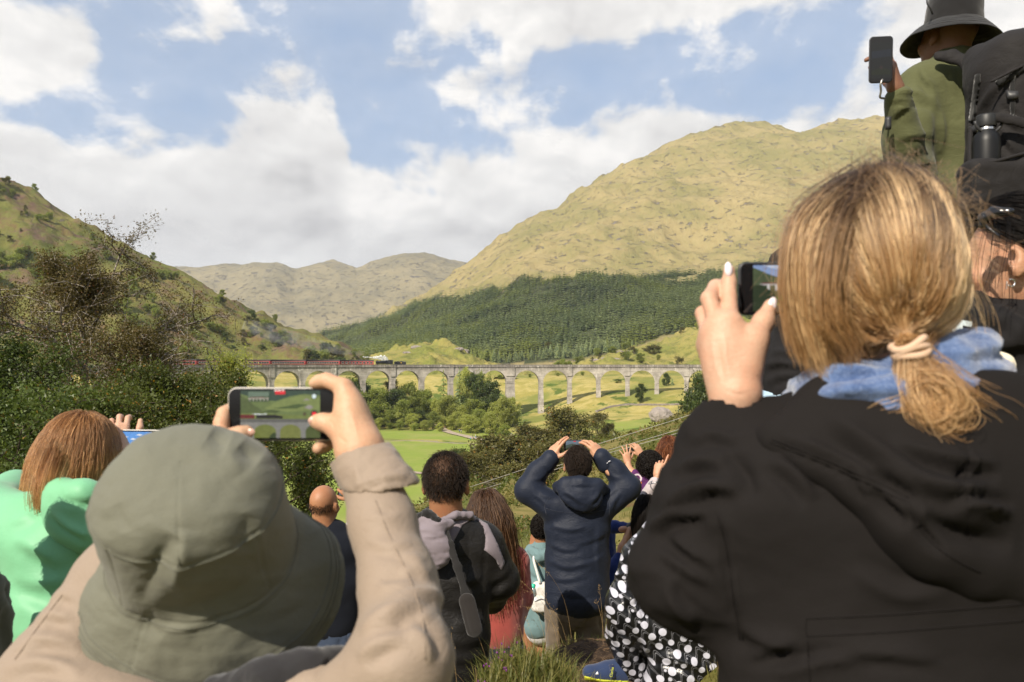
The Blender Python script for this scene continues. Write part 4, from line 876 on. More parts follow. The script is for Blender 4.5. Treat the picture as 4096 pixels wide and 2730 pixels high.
    def mesh(s, smooth=0):
        s._run()
        D = s.D.copy(); D[0] = D[-1] = .2; D[:, 0] = D[:, -1] = .2; D[:, :, 0] = D[:, :, -1] = .2
        D = np.clip(D, -3*s.h, 3*s.h)                                     # narrow band
        g_ = openvdb.FloatGrid(3*s.h); g_.copyFromArray(np.ascontiguousarray(D))
        p, q = g_.convertToQuads(isovalue=0.0); V = p.astype(float)*s.h+s.lo; q = np.asarray(q, np.int64)
        a, b, c = V[q[:, 0]], V[q[:, 1]], V[q[:, 2]]; d = V[q[:, 3]]
        vol = (np.einsum('ij,ij->i', a, np.cross(b, c))+np.einsum('ij,ij->i', a, np.cross(c, d))).sum()
        if vol < 0: q = q[:, ::-1]
        if smooth: V = lap(V, q, smooth)
        return V, q
def _defer(nm):
    f = getattr(Sdf, nm)
    def g(s, *a, **k):
        if s.live: return f(s, *a, **k)
        s.ops.append((nm, a, k))
        if nm != 'cut' and k.get('op', 'u') == 'u' and 'c' not in [x for x in a if isinstance(x, str)]:
            pts = [np.asarray(x, float) for x in ((a[0], a[1]) if nm in ('cone', 'esec') else (a[0],))]
            r = {'cone': lambda: max(a[2], a[3])*max(1, k.get('f', a[6] if len(a) > 6 else 1)), 'esec': lambda: max(a[2:6]), 'ell': lambda: np.max(a[1]), 'box': lambda: np.linalg.norm(a[1])}[nm]()+.02
            for p in pts: s.bl = np.minimum(s.bl, p-r); s.bh = np.maximum(s.bh, p+r)
        return s
    setattr(Sdf, nm, g)
for _n in ('cone', 'ell', 'esec', 'box', 'cut'): _defer(_n)
def lap(V, q, it=1, lam=.5):
    e = np.concatenate([q[:, [0, 1]], q[:, [1, 2]], q[:, [2, 3]], q[:, [3, 0]]]); cnt = np.bincount(e.ravel(), minlength=len(V))[:, None]
    for _ in range(it):
        S_ = np.stack([np.bincount(e[:, 0], V[e[:, 1], k], len(V))+np.bincount(e[:, 1], V[e[:, 0], k], len(V)) for k in range(3)], 1); V = V+lam*(S_/np.maximum(cnt, 1)-V)
    return V
def normals(V, q):
    n = np.cross(V[q[:, 2]]-V[q[:, 0]], V[q[:, 3]]-V[q[:, 1]]); N = np.stack([sum(np.bincount(q[:, j], n[:, k], len(V)) for j in range(4)) for k in range(3)], 1)
    return N/(np.linalg.norm(N, axis=1)[:, None]+1e-12)
def seg_dist(p, poly):
    """distance of 2D/3D points to a polyline and position 0..1 along it"""
    poly = np.asarray(poly, float); L = np.linalg.norm(np.diff(poly, axis=0), axis=1); cum = np.concatenate([[0], np.cumsum(L)]); best = np.full(len(p), 1e9); tt = np.zeros(len(p)); sg = np.zeros(len(p))
    for i in range(len(poly)-1):
        a, ab = poly[i], poly[i+1]-poly[i]; t = np.clip(((p-a)@ab)/(ab@ab+1e-12), 0, 1); q = p-a-t[:, None]*ab; d = np.sqrt((q*q).sum(1)); m = d < best
        best = np.where(m, d, best); tt = np.where(m, (cum[i]+t*L[i])/cum[-1], tt)
        if p.shape[1] == 2: sg = np.where(m, ab[0]*q[:, 1]-ab[1]*q[:, 0], sg)
    return best, tt, sg
def crease(V, q, strokes, amp=1.0, wd=1.0):
    """press hand-drawn folds into the surface facing the viewer. stroke: (points, width px, height m[, 'v' valley beside])"""
    N = normals(V, q)
    for st in strokes:
        pts, w, hgt = st[0], st[1]*wd, st[2]*amp; ppx = CX+V[:, 0]/V[:, 1]*F; ppy = HY-V[:, 2]/V[:, 1]*F; pl = catmull(pts, 24) if len(pts) > 2 else np.asarray(pts, float)
        lo = pl.min(0)-4*w; hi = pl.max(0)+4*w; m = np.where((ppx > lo[0]) & (ppx < hi[0]) & (ppy > lo[1]) & (ppy < hi[1]) & ((N*V).sum(1) < .02))[0]
        if not len(m): continue
        d, t, sg = seg_dist(np.stack([ppx[m], ppy[m]], 1), pl); tap = np.clip(np.sin(np.pi*t), 0, 1)**.75; u = d/w
        g_ = np.exp(-np.abs(u)**1.45)
        if len(st) > 3: g_ = g_-.75*np.exp(-((u-1.5)/.85)**2)*(np.sign(sg) == st[3])
        V[m] += N[m]*(hgt*tap*g_)[:, None]
    return V
def rumple(V, q, amp, sc, seed=0, stretch=None, ridge=True, mask=None):
    N = normals(V, q); p = V/sc
    if stretch is not None: p = V @ np.asarray(stretch, float).T/sc
    n_ = fbm(p+seed*3.1, 3, ridge=ridge); n_ = n_-n_.mean()
    if mask is not None: n_ = n_*mask
    return V+N*(n_*amp)[:, None]
def obj_sdf(name, VQ, mat, parent, smooth=True):
    V, q = VQ; o = link(name, mesh_np(name, V-np.array(parent.location) if parent is not None else V, q, smooth), parent, mat); return o
def join_vq(*vqs):
    V = []; Q_ = []; n = 0
    for v, q in vqs: V.append(v); Q_.append(q+n); n += len(v)
    return np.concatenate(V), np.concatenate(Q_)
def rotm(ax, deg): return np.array(Matrix.Rotation(math.radians(deg), 3, ax))
def frame(fwd, up=(0,0,1)):
    """columns: right, forward, up"""
    f = np.asarray(fwd, float); f = f/np.linalg.norm(f); r = np.cross(f, np.asarray(up, float)); r /= np.linalg.norm(r); u = np.cross(r, f); return np.stack([r, f, u], 1)
# ---------------------------------------------------------------- skin, cloth
def skin(name, col, red=.5):
    m, t = mat_new(name); v = t.coord(); n1 = t.noise(v, 22, 4, .6); n2_ = t.noise(v, 260, 3, .6)
    n3 = t.noise(v, 70, 4, .65); c = t.mix(t.ss(n1, .35, .7, 0, red), col, (col[0]*.95, col[1]*.66, col[2]*.56)); c = t.mix(t.ss(n3, .45, .72, 0, .35), c, (col[0]*.86, col[1]*.70, col[2]*.64)); c = t.mix(t.ss(n2_, .3, .75, 0, .25), c, tuple(x*.70 for x in col)); lines = t.noise(t.mapv(v, (1,1,2.6)), 150, 4, .7)
    t.out(t.principled(c, .48, .35, t.bump(t.m('ADD', n2_, lines), .45, .0016), Subsurface_Weight=.10, Subsurface_Radius=(.012,.005,.003))); return m
def cloth(name, col, rough=.85, var=.18, weave=900, sheen=.25, bump=.25, fold=0.0, fscale=14, spec=.22):
    m, t = mat_new(name); v = t.coord(); n1 = t.noise(v, 7, 4, .6); wv = t.noise(v, weave, 2, .6)
    c = t.mix(n1, tuple(x*(1-var) for x in col), tuple(min(1, x*(1+var)) for x in col)); c = t.mix(t.ss(wv, .3, .75, 0, .3), c, tuple(x*.65 for x in col))
    nor = t.bump(wv, bump, .0008)
    if fold: nor = t.bump(t.m('POWER', t.m('ABSOLUTE', t.m('SUBTRACT', t.noise(t.mapv(v, (1,1,1.7)), fscale, 4, .6, .9), .5)), .6), fold, .010, nor)
    t.out(t.principled(c, rough, spec, nor, Sheen_Weight=sheen, Sheen_Roughness=.5)); return m
def hair_mat(name, root, tip, streak, rough=.32, mix0=.15, mix1=.7, gloss=.35, tone=False):
    m, t = mat_new(name); hi = t.new('ShaderNodeHairInfo'); it = hi.outputs['Intercept']; rd = hi.outputs['Random']
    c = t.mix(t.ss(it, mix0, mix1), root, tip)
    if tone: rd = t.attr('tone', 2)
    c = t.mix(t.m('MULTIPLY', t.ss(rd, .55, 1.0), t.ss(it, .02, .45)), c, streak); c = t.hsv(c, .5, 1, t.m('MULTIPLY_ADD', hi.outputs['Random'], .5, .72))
    h = t.new('ShaderNodeBsdfHairPrincipled', model='CHIANG', parametrization='COLOR'); t.put(h.inputs['Color'], c); h.inputs['Roughness'].default_value = rough; h.inputs['Radial Roughness'].default_value = .45; h.inputs['Random Roughness'].default_value = .2
    df = t.new('ShaderNodeBsdfDiffuse'); t.put(df.inputs[0], c); mx = t.new('ShaderNodeMixShader'); mx.inputs[0].default_value = gloss; t.l.new(df.outputs[0], mx.inputs[1]); t.l.new(h.outputs[0], mx.inputs[2])
    t.out(mx.outputs[0]); return m
def hair_obj(name, S, r0, r1, mat, parent=None, tone=None):
    """S: (n,k,3) strands"""
    n, k, _ = S.shape; hc = bpy.data.hair_curves.new(name); hc.add_curves([k]*n)
    if parent is not None: S = S-np.array(parent.location)
    hc.attributes['position'].data.foreach_set('vector', S.astype(np.float32).ravel()) if 'position' in hc.attributes else None
    a = hc.attributes.get('radius') or hc.attributes.new('radius', 'FLOAT', 'POINT'); a.data.foreach_set('value', np.tile(np.linspace(r0, r1, k), n).astype(np.float32))
    if tone is not None: ta = hc.attributes.new('tone', 'FLOAT', 'POINT'); ta.data.foreach_set('value', np.repeat(np.asarray(tone, np.float32), k))
    return link(name, hc, parent, mat)
def resample(S, k):
    """(n,m,3) control points -> (n,k,3) smooth strands"""
    n, m, _ = S.shape; e = np.concatenate([2*S[:, :1]-S[:, 1:2], S, 2*S[:, -1:]-S[:, -2:-1]], 1); u = np.linspace(0, m-1-1e-6, k); i = u.astype(int); f = (u-i)[None, :, None]
    a, b, c, d = e[:, i], e[:, i+1], e[:, i+2], e[:, i+3]; return .5*((2*b)+(c-a)*f+(2*a-5*b+4*c-d)*f**2+(-a+3*b-3*c+d)*f**3)
SK_fair = skin('fair_skin', (.52,.325,.205), .45); SK_tan = skin('tanned_skin', (.47,.265,.165)); SK_brown = skin('brown_skin', (.30,.145,.075), .4); SK_deep = skin('deep_brown_skin', (.10,.055,.035), .3)
SK_pink = skin('rosy_skin', (.52,.325,.225), .45)
M_nail = simple('pale_nail_polish', (.78,.70,.74), .2, .5, .05)
# ---------------------------------------------------------------- a posable hand (local: wrist at 0, fingers +y, thumb +x, back of hand +z)
def hand_vq(curl=(.5,.5,.5,.5), thumb=(.6,.3), spread=.10, size=1.0, h=.0026, M=None, mirror=False, arm=.09):
    S = Sdf((-.075,-.09,-.11), (.10,.22,.07), h)
    S.cone((0,-arm,0), (0,.0,0), .028, .027, .01, (0,0,1), .78); base = [(.030,.088,.0),(.008,.095,.003),(-.014,.090,.001),(-.034,.078,-.004)]
    for bx_, by_, bz_ in base: S.cone((bx_*.45,.012,0), (bx_,by_,bz_), .019, .0115, .02, (0,0,1), .85)
    S.cone((.018,.03,-.012), (.025,.06,-.012), .018, .014, .015); S.cone((-.025,.02,-.010), (-.028,.06,-.010), .015, .013, .015)
    Ls = [(.044,.026,.021),(.049,.030,.022),(.045,.028,.022),(.035,.021,.019)]
    for k in range(4):
        p = np.array(base[k]); ang = 0.0; sp = (1.5-k)*spread; pts = [p]
        for j in range(3):
            ang += curl[k]*(1.0, 1.15, .75)[j]; d = np.array([math.sin(sp)*math.cos(ang), math.cos(sp)*math.cos(ang), -math.sin(ang)]); p = p+d*Ls[k][j]; pts.append(p)
        r = np.array([.0105,.0095,.0085,.0074])*(1.0 if k < 3 else .88); S.chain(pts, r, .0035)
    a, b = thumb; p0 = np.array([.022,.022,-.010]); p1 = p0+.046*np.array([math.cos(a)*.8, .75*math.sin(a)+.42, -.38]); p2 = p1+.034*np.array([math.cos(a+b)*.7, .8, -.25]); p3 = p2+.027*np.array([math.cos(a+2*b)*.4, .9, -.15]); S.chain([p0,p1,p2,p3], [.018,.0125,.0108,.0088], .008)
    V, q = S.mesh(2); V *= size
    if mirror: V[:, 0] *= -1; q = q[:, ::-1]
    if M is not None: V = V @ M[0].T+M[1]
    return V, q
def hand_at(wrist, fing, back, side=1, **k):
    """wrist point, direction of fingers, direction the back of the hand faces; side=1: thumb on the right when seen from the back with fingers up"""
    f = np.asarray(fing, float); f /= np.linalg.norm(f); b = np.asarray(back, float); b = b-f*(b@f); b /= np.linalg.norm(b); x_ = np.cross(f, b)
    return hand_vq(M=(np.stack([x_, f, b], 1), np.asarray(wrist, float)), mirror=(side < 0), **k)
# ---------------------------------------------------------------- head (local: centre between ears, face +y), one field with neck
def head_vq(C, R, neck_to, size=1.0, h=.004, ears=True, extra=None, neck_r=.056):
    C = np.asarray(C, float); R = np.asarray(R, float); T = lambda p: C+R @ (np.asarray(p, float)*size); nt = np.asarray(neck_to, float)
    lo = np.minimum(C-.17*size, nt-.09); hi = np.maximum(C+.17*size, nt+.09); S = Sdf(lo, hi, h); s = size
    S.ell(T((0,-.012,.030)), np.array([.076,.094,.092])*s, R, .01).ell(T((0,.022,-.015)), np.array([.066,.078,.09])*s, R, .02).ell(T((0,.045,-.068)), np.array([.048,.046,.044])*s, R, .025)
    S.cone(T((0,-.025,-.05)), nt, neck_r*s, neck_r*1.12*s, .02)
    S.ell(T((0,.098,.012)), np.array([.03,.012,.012])*s, R, .012); S.cone(T((0,.098,.01)), T((0,.118,-.028)), .008*s, .013*s, .010); S.ell(T((0,.092,-.058)), np.array([.024,.012,.010])*s, R, .008)
    for sx in (-1, 1):
        S.ell(T((sx*.030,.090,.006)), np.array([.016,.010,.009])*s, R, .006, 'c'); S.ell(T((sx*.030,.082,.006)), np.array([.013,.012,.011])*s, R, .002); S.ell(T((sx*.043,.07,-.03)), np.array([.022,.02,.018])*s, R, .02)
        if ears:
            Re = R @ rotm('Z', sx*-28); S.ell(T((sx*.087,-.010,-.008)), np.array([.010,.021,.034])*s, Re, .006); S.cone(T((sx*.072,-.004,-.012)), T((sx*.084,-.008,-.012)), .014*s, .012*s, .006); S.ell(T((sx*.095,-.002,-.004)), np.array([.007,.009,.018])*s, Re, .003, 'c'); S.ell(T((sx*.084,-.004,-.036)), np.array([.006,.009,.010])*s, Re, .004)
    if extra: extra(S, T)
    return S.mesh(1)
def skull_pts(C, R, n, zlo, rad=(.080,.100,.098), off=(0,-.010,.028), seed=1, yface=.03, size=1.0):
    """hair roots on the skull behind and above the face; local frame as head_vq"""
    r = np.random.default_rng(seed); out = []; need = n
    while need > 0:
        d = r.normal(0, 1, (need*3, 3)); d /= np.linalg.norm(d, axis=1)[:, None]; p = d*np.array(rad)+np.array(off)
        ok = (p[:, 2] > zlo+np.maximum(p[:, 1], -.03)*1.25) & ((p[:, 1] < yface) | (p[:, 2] > .085))
        out.append(np.concatenate([p[ok], d[ok]], 1)); need -= ok.sum()
    a = np.concatenate(out)[:n]; nl = a[:, 3:]/np.array(rad); nl /= np.linalg.norm(nl, axis=1)[:, None]
    return a[:, :3]*size, nl
def flow(roots, nrm, steps, step, fn, C, R, ell=None, seed=2, size=1.0, layer=.012):
    """grow strands: fn(p, dir, i)->new direction in local frame; kept outside the skull; returns world points"""
    r = np.random.default_rng(seed); n = len(roots); p = roots.copy(); d = nrm.copy(); out = [p.copy()]; lay = r.uniform(.0, layer, n)[:, None]
    rad, off = ell if ell else ((.080,.100,.098), (0,-.010,.028)); rad = np.array(rad)*size; off = np.array(off)*size
    for i in range(steps):
        d = fn(p, d, i, r); d /= np.linalg.norm(d, axis=1)[:, None]+1e-9; st = step if np.isscalar(step) else step[:, None]; p = p+d*st
        q = (p-off); k = np.linalg.norm(q/(rad+lay), axis=1)[:, None]; p = np.where(k < 1, off+q/k, p); out.append(p.copy())
    S = np.stack(out, 1); return S @ np.asarray(R).T+np.asarray(C)

def seam(VQ, pts, r, mat, parent, name='seam', lift=.0006):
    """a stitched line lying on the side of the garment that faces the viewer"""
    V, q = VQ; N = normals(V, q); f = (N*V).sum(1) < 0; Vf, Nf = V[f], N[f]; px = CX+Vf[:, 0]/Vf[:, 1]*F; py = HY-Vf[:, 2]/Vf[:, 1]*F; out = []
    for a, b in catmull(pts, 40):
        d2 = (px-a)**2+(py-b)**2; k = np.argsort(d2)[:6]
        if d2[k[0]] > 900: continue
        k = k[np.abs(Vf[k, 1]-Vf[k, 1].min()) < .03]; w = 1/(d2[k]+4); w /= w.sum(); d = (Vf[k, 1]*w).sum(); out.append(P(a, b, d)+(Nf[k]*w[:, None]).sum(0)*lift)
    if len(out) < 4: return None
    out = np.array(out); out[1:-1] = (out[:-2]+2*out[1:-1]+out[2:])/4
    return MB().tube(out-np.array(parent.location), r, 5).build(name, mat, parent, True)
# ================================================================ phones
M_glassblk = simple('black_phone_glass', (.008,.008,.009), .08, .5, .1); M_case = simple('phone_case_dark', (.03,.03,.032), .45, .4, .1); M_titan = simple('phone_metal_rim', (.50,.46,.40), .35, .5, .1, Metallic=.35); M_case_w = simple('pale_phone_case', (.55,.52,.48), .35, .5, .1)
EMI = {}
def emi(col, s=1.0):
    key = (round(col[0], 3), round(col[1], 3), round(col[2], 3), s)
    if key not in EMI:
        m, t = mat_new('screen_picture'); v = t.coord(); n_ = t.noise(v, 160, 4, .65); c = t.mix(n_, tuple(x*.62 for x in col), tuple(x*1.35 for x in col))
        em = t.new('ShaderNodeEmission'); t.put(em.inputs[0], c); em.inputs[1].default_value = s; ad = t.new('ShaderNodeAddShader'); t.l.new(em.outputs[0], ad.inputs[0]); t.l.new(t.principled((.01,.01,.01), .12, .4), ad.inputs[1]); t.out(ad.outputs[0]); EMI[key] = m
    return EMI[key]
def circ(cx, cy, r, n=20, asp=1.0): return [(cx+r*math.cos(2*math.pi*k/n)/asp, cy+r*math.sin(2*math.pi*k/n)) for k in range(n)]
def arch_poly(x0, x1, yb, yt, n=10):
    r = (x1-x0)/2; return [(x0, yb)]+[(x0+r-r*math.cos(math.pi*k/n), yt-(yt-yb)*.55+(yt-yb)*.55*math.sin(math.pi*k/n)) for k in range(n+1)]+[(x1, yb)]
def phone(name, label, C, R, W, H, pics, rim=None, screen=(.07,.03,.93,.97), T=.0085, group=None, rad=.010, strength=1.0):
    """R columns: right, away from viewer, up. pics: (polygon in screen uv, colour)"""
    o = empty(name, tuple(C), label, 'phone', group); R = np.asarray(R)
    def slab(w, h, t, r, y, nm, mat, n=7):
        prof = []
        for sx, sz, a0 in ((1,-1,-90),(1,1,0),(-1,1,90),(-1,-1,180)):
            for k in range(n): a = math.radians(a0+90*k/(n-1)); prof.append((sx*(w/2-r)+r*math.cos(a), sz*(h/2-r)+r*math.sin(a)))
        prof = np.array(prof); k = len(prof); b = MB(); rings = []; e = min(.0022, t*.3)
        for yy, ins in ((-t/2, e), (-t/2+e, 0), (t/2-e, 0), (t/2, e)):
            sc_ = np.array([(w-2*ins)/w, (h-2*ins)/h]); q_ = prof*sc_; rings.append(np.stack([q_[:, 0], np.full(k, yy+y), q_[:, 1]], 1))
        b.add(np.concatenate(rings), grid_faces(4, k, True)[:, ::-1]); b.add(np.concatenate([rings[0], [[0,-t/2+y,0]]]), np.stack([np.arange(k), np.full(k, k), (np.arange(k)+1) % k], 1)); b.add(np.concatenate([rings[3], [[0,t/2+y,0]]]), np.stack([np.arange(k), (np.arange(k)+1) % k, np.full(k, k)], 1))
        ob = b.build(nm, mat, o); return ob
    ob = [slab(W, H, T, rad, 0, 'case', rim or M_case), slab(W-.004, H-.004, .0012, rad-.002, -T/2-.0003, 'glass', M_glassblk)]
    u0, v0, u1, v1 = screen; vs_ = []; fs = []; mi = []; mats = []
    for k, (poly, col_) in enumerate(pics):
        a = len(vs_); yy = -T/2-.0011-.00006*k; vs_ += [((u0+(u1-u0)*u-.5)*(W-.004), yy, (v0+(v1-v0)*v-.5)*(H-.004)) for u, v in poly]; fs.append(list(range(a, a+len(poly)))); m_ = emi(col_, strength)
        if m_ not in mats: mats.append(m_)
        mi.append(mats.index(m_))
    me = bpy.data.meshes.new('screen'); me.from_pydata(vs_, [], fs)
    for m_ in mats: me.materials.append(m_)
    me.polygons.foreach_set('material_index', mi); me.update(); link('screen', me, o)
    M4 = Matrix(R.tolist()).to_4x4(); o.rotation_euler = M4.to_euler(); return o
FULL = [(0,0),(1,0),(1,1),(0,1)]
def text_part(txt, size, loc, R, mat, parent, name='lettering', extr=.0004):
    cu = bpy.data.curves.new(name, 'FONT'); cu.body = txt; cu.size = size; cu.extrude = extr; cu.align_x = 'CENTER'; cu.align_y = 'CENTER'
    tmp = bpy.data.objects.new(name, cu); COL.objects.link(tmp); dg = bpy.context.evaluated_depsgraph_get(); me = bpy.data.meshes.new_from_object(tmp.evaluated_get(dg)); bpy.data.objects.remove(tmp); me.materials.clear()
    o = link(name, me, parent, mat); M4 = Matrix(np.asarray(R).tolist()).to_4x4(); M4.translation = Vector(loc); o.matrix_local = M4; return o
# ================================================================ woman in the olive bucket hat (nearest, left)
HW = empty('person', (-.35, .98, -1.75), 'person in olive bucket hat and beige rain jacket filming with raised phone', 'person', 'spectators on the slope')
M_hat = cloth('olive_hat_fabric', (.135,.134,.100), .75, .08, 700, .1, .30, .10, 30)
M_beige = cloth('beige_rain_jacket', (.265,.205,.155), .62, .08, 900, .1, .25, .16, 26); M_lining = cloth('charcoal_lining', (.022,.021,.023), .9, .1, 700, .3)
# --- hat
hn = np.array([.09,-.65,.76]); hn /= np.linalg.norm(hn); hx = np.array([1,.03,-.02]); hx -= hn*(hx@hn); hx /= np.linalg.norm(hx); hy = np.cross(hn, hx)
hO = P(812, 2190, 1.0)
prof = np.array([(.0005,.158),(.030,.157),(.058,.151),(.079,.141),(.093,.127),(.1025,.110),(.1065,.085),(.1090,.055),(.1105,.022),(.1120,.002),(.1145,-.006),(.125,-.024),(.140,-.046),(.154,-.068),(.165,-.086)])
seg = np.concatenate([[0], np.cumsum(np.hypot(*np.diff(prof, axis=0).T))]); seg /= seg[-1]
NTt, NTh = 190, 280; tt = np.linspace(0, 1, NTt); pr = catmull(np.column_stack([prof]), 900); sg2 = np.concatenate([[0], np.cumsum(np.hypot(*np.diff(pr, axis=0).T))]); sg2 /= sg2[-1]
r_ = np.interp(tt, sg2, pr[:, 0])[:, None]; h_ = np.interp(tt, sg2, pr[:, 1])[:, None]; th = np.linspace(0, 2*np.pi, NTh, endpoint=False)[None, :]
i_ring = np.interp(.1035, pr[:len(pr)//2, 0], sg2[:len(pr)//2]); i_brim = sg2[np.argmin(np.abs(pr[:, 1]-.001))]
wav = .006*np.sin(2*th+.8)+.004*np.sin(3*th+2.1)+.003*np.sin(5*th)
rr2 = r_*(1+.05*np.cos(2*th)*(r_/.11)*.6)+0*th; hh2 = h_+wav*smooth01(tt, i_brim, 1)[:, None]*1.8-.010*np.cos(th-1.57)*0
n_ = n2(rr2*np.cos(th)*14, rr2*np.sin(th)*14+h_*14, 1.0, 3, 61); hh2 = hh2+n_*.0035; rr2 = rr2+n_*.003*smooth01(tt, .15, .4)[:, None]
gro = np.exp(-((tt-i_ring)/.006)**2)+1.6*np.exp(-((tt-i_brim)/.006)**2)+1.3*np.exp(-((tt-.972)/.005)**2)+.8*np.exp(-((tt-(i_brim+.035))/.005)**2)+.8*np.exp(-((tt-.90)/.005)**2)
rr2 = rr2+gro[:, None]*(-.0008); rr2 = rr2+np.exp(-((tt-i_ring-.010)/.006)**2)[:, None]*.0006
# seams down the sides of the crown and the back of the brim
for a0, lo_t, hi_t in ((-1.95, i_brim, 1), (-.55, i_ring, i_brim), (-2.2, i_ring, i_brim), (1.2, i_ring, 1), (-1.35, 0.02, i_ring)):
    da = (th-a0+np.pi) % (2*np.pi)-np.pi; rr2 = rr2-.0016*np.exp(-(da*r_/.0016)**2)*((tt > lo_t) & (tt < hi_t))[:, None]
V = hO+(rr2*np.cos(th))[..., None]*hx+(rr2*np.sin(th))[..., None]*hy+(hh2+0*th)[..., None]*hn
V = V.reshape(-1, 3); q = grid_faces(NTt, NTh, True)
if (normals(V, q)[NTh*10:NTh*12] @ hn).mean() < 0: q = q[:, ::-1]
V = crease(V, q, [([(745,2120),(735,2190),(715,2270),(690,2360)], 46, .009), ([(690,2140),(640,2230),(590,2330),(560,2420)], 52, -.011), ([(840,1735),(875,1758),(915,1775)], 46, -.006), ([(960,1780),(1000,1812),(1040,1840)], 46, -.007), ([(900,1800),(930,1840),(970,1890)], 36, .003), ([(460,2020),(480,2070),(500,2130)], 36, -.004), ([(1000,2060),(985,2130),(960,2200)], 50, -.006), ([(1040,2080),(1030,2160),(1010,2240)], 30, .004),
  ([(520,2400),(640,2450),(780,2440),(900,2400),(1010,2330),(1090,2230)], 60, -.008), ([(600,2490),(700,2515),(800,2490),(860,2460)], 36, .006), ([(560,2470),(600,2510),(650,2550)], 30, -.004), ([(1130,2300),(1190,2230),(1230,2100)], 36, -.004), ([(880,2490),(970,2450),(1080,2380)], 30, .003), ([(420,2520),(500,2600),(600,2650)], 50, -.003), ([(900,2620),(1050,2570),(1200,2450)], 56, -.003), ([(350,2350),(420,2450),(520,2540)], 40, .003)])
M_hst = cloth('olive_stitching', (.105,.105,.076), .8, .05); Vg = V.reshape(NTt, NTh, 3); Ng = normals(V, q).reshape(NTt, NTh, 3)
for tr_ in (i_ring+.012, i_brim+.020, .915, .945, .965):
    k_ = int(tr_*(NTt-1)); rg = Vg[k_]+Ng[k_]*.0003; rg = np.concatenate([rg, rg[:1]])-np.array(HW.location); MB().tube(rg[::2], .00075, 4, False).build('stitching', M_hst, HW, True)
hat = obj_sdf('bucket_hat', (V, q), M_hat, HW); md = hat.modifiers.new('thick', 'SOLIDIFY'); md.thickness = .0025; md.offset = -1
# --- head and raised hands: one body
Rh = frame((0.05,.78,.55)); hC = hO+hn*.02+np.array([0,.01,-.01])
hv = head_vq(hC-.050*hn, np.stack([hx, np.cross(hn, hx), hn], 1), P(800,3000,.98), .88, .010)
S = Sdf(P(1220,1500,1.05)-.03, P(1560,1930,1.17)+np.array([.05,.03,.03]), .0019); W_ = P(1447,1835,1.07)
W2 = P(1440,1800,1.075)
S.cone(P(1490,1960,1.05), W2, .029, .026, .01)
for mc, r in (((1374,1552,1.100), .0125), ((1388,1580,1.122), .0125), ((1398,1620,1.142), .0120), ((1406,1665,1.155), .0115)): S.cone(W2, P(*mc), .0215, r, .022)
S.ell(P(1405,1690,1.095), (.020,.026,.034), None, .02)
S.chain([P(1374,1550,1.10), P(1306,1522,1.112), P(1277,1527,1.118), P(1258,1534,1.12)], [.0122,.0104,.0094,.0080], .004)
S.chain([P(1398,1742,1.078), P(1346,1712,1.086), P(1292,1690,1.096), P(1262,1686,1.102)], [.0185,.0128,.0110,.0092], .010)
S.chain([P(1388,1582,1.125), P(1345,1600,1.150), P(1300,1640,1.150), P(1270,1650,1.142)], [.0115,.010,.009,.008], .004); S.chain([P(1398,1622,1.145), P(1345,1660,1.160), P(1300,1690,1.155), P(1275,1700,1.145)], [.0115,.010,.009,.008], .004)
S.chain([P(1406,1668,1.155), P(1350,1752,1.150), P(1300,1782,1.135), P(1274,1795,1.122)], [.0110,.0100,.0096,.0088], .004)
rh = S.mesh(2); rh = (crease(*rh, [([(1405,1640),(1420,1700),(1432,1760)], 10, .0010), ([(1350,1742),(1372,1762),(1395,1770)], 7, -.0012), ([(1320,1676),(1330,1700),(1334,1722)], 6, -.0008), ([(1296,1505),(1300,1522),(1300,1536)], 5, -.0007)]), rh[1])
S = Sdf(P(820,1560,1.05)-.03, P(1040,1900,1.15)+.03, .0022); S.cone(P(760,1960,1.06), P(820,1830,1.075), .027, .025, .01)
for mc in ((890,1735,1.115), (872,1755,1.13), (860,1780,1.14)): S.cone(P(815,1840,1.08), P(*mc), .021, .0125, .02)
S.chain([P(880,1745,1.108), P(886,1690,1.116), P(896,1655,1.124), P(915,1640,1.134)], [.0115,.0105,.0098,.0088], .004); S.chain([P(868,1765,1.13), P(900,1700,1.146), P(940,1690,1.142)], [.011,.010,.009], .004)
S.chain([P(860,1800,1.085), P(905,1758,1.092), P(958,1742,1.098), P(988,1730,1.104)], [.017,.0125,.0112,.0094], .009); lh = S.mesh(2)
obj_sdf('body', join_vq(hv, rh, lh), SK_fair, HW)
for c_, up_, s_ in ((P(1250,1683,1.093), (-1,-.3,.1), .0062), (P(1002,1729,1.096), (1,-.3,.1), .0062)):
    b = MB(); b.lathe([(0,.0012),(.6,.0009),(.9,.0003),(1,0)], 14, Matrix.Translation(c_) @ Matrix(frame((0,.0,1), (0,-1,0)).tolist()).to_4x4() @ Matrix.Diagonal((s_, s_*.8, 1.4, 1))); b.v = [v_-np.array(HW.location) for v_ in b.v]; b.build('fingernail', simple('bare_nail', (.50,.30,.23), .3, .5, .05), HW, True)
# --- jacket: right sleeve, left sleeve, back
S = Sdf(np.array([-.72,.66,-.60]), np.array([.10,1.22,-.09]), .0052)
E_r, W_r, Sh_r = P(1612,2650,.86), P(1462,1880,1.065), P(1180,3080,.92)
mid1 = P(1590,2330,.955); mid2 = P(1530,2090,1.01)
S.chain([W_r, mid2, mid1, E_r], [.0355,.0400,.0440,.0485], .02); S.cone(E_r, Sh_r, .050, .070, .03)
E_l, W_l = P(215,2740,.99), P(760,1930,1.09); S.chain([W_l, P(480,2330,1.05), E_l], [.045,.056,.062], .02); S.cone(E_l, P(460,3000,.92), .064, .085, .03)
S.esec(P(800,3130,.97), P(800,3500,.95), .15, .22, .09, .12, (1,0,0), .04); S.cone(P(480,3160,.92), P(1150,3160,.92), .08, .085, .05)
V, q = S.mesh(2)
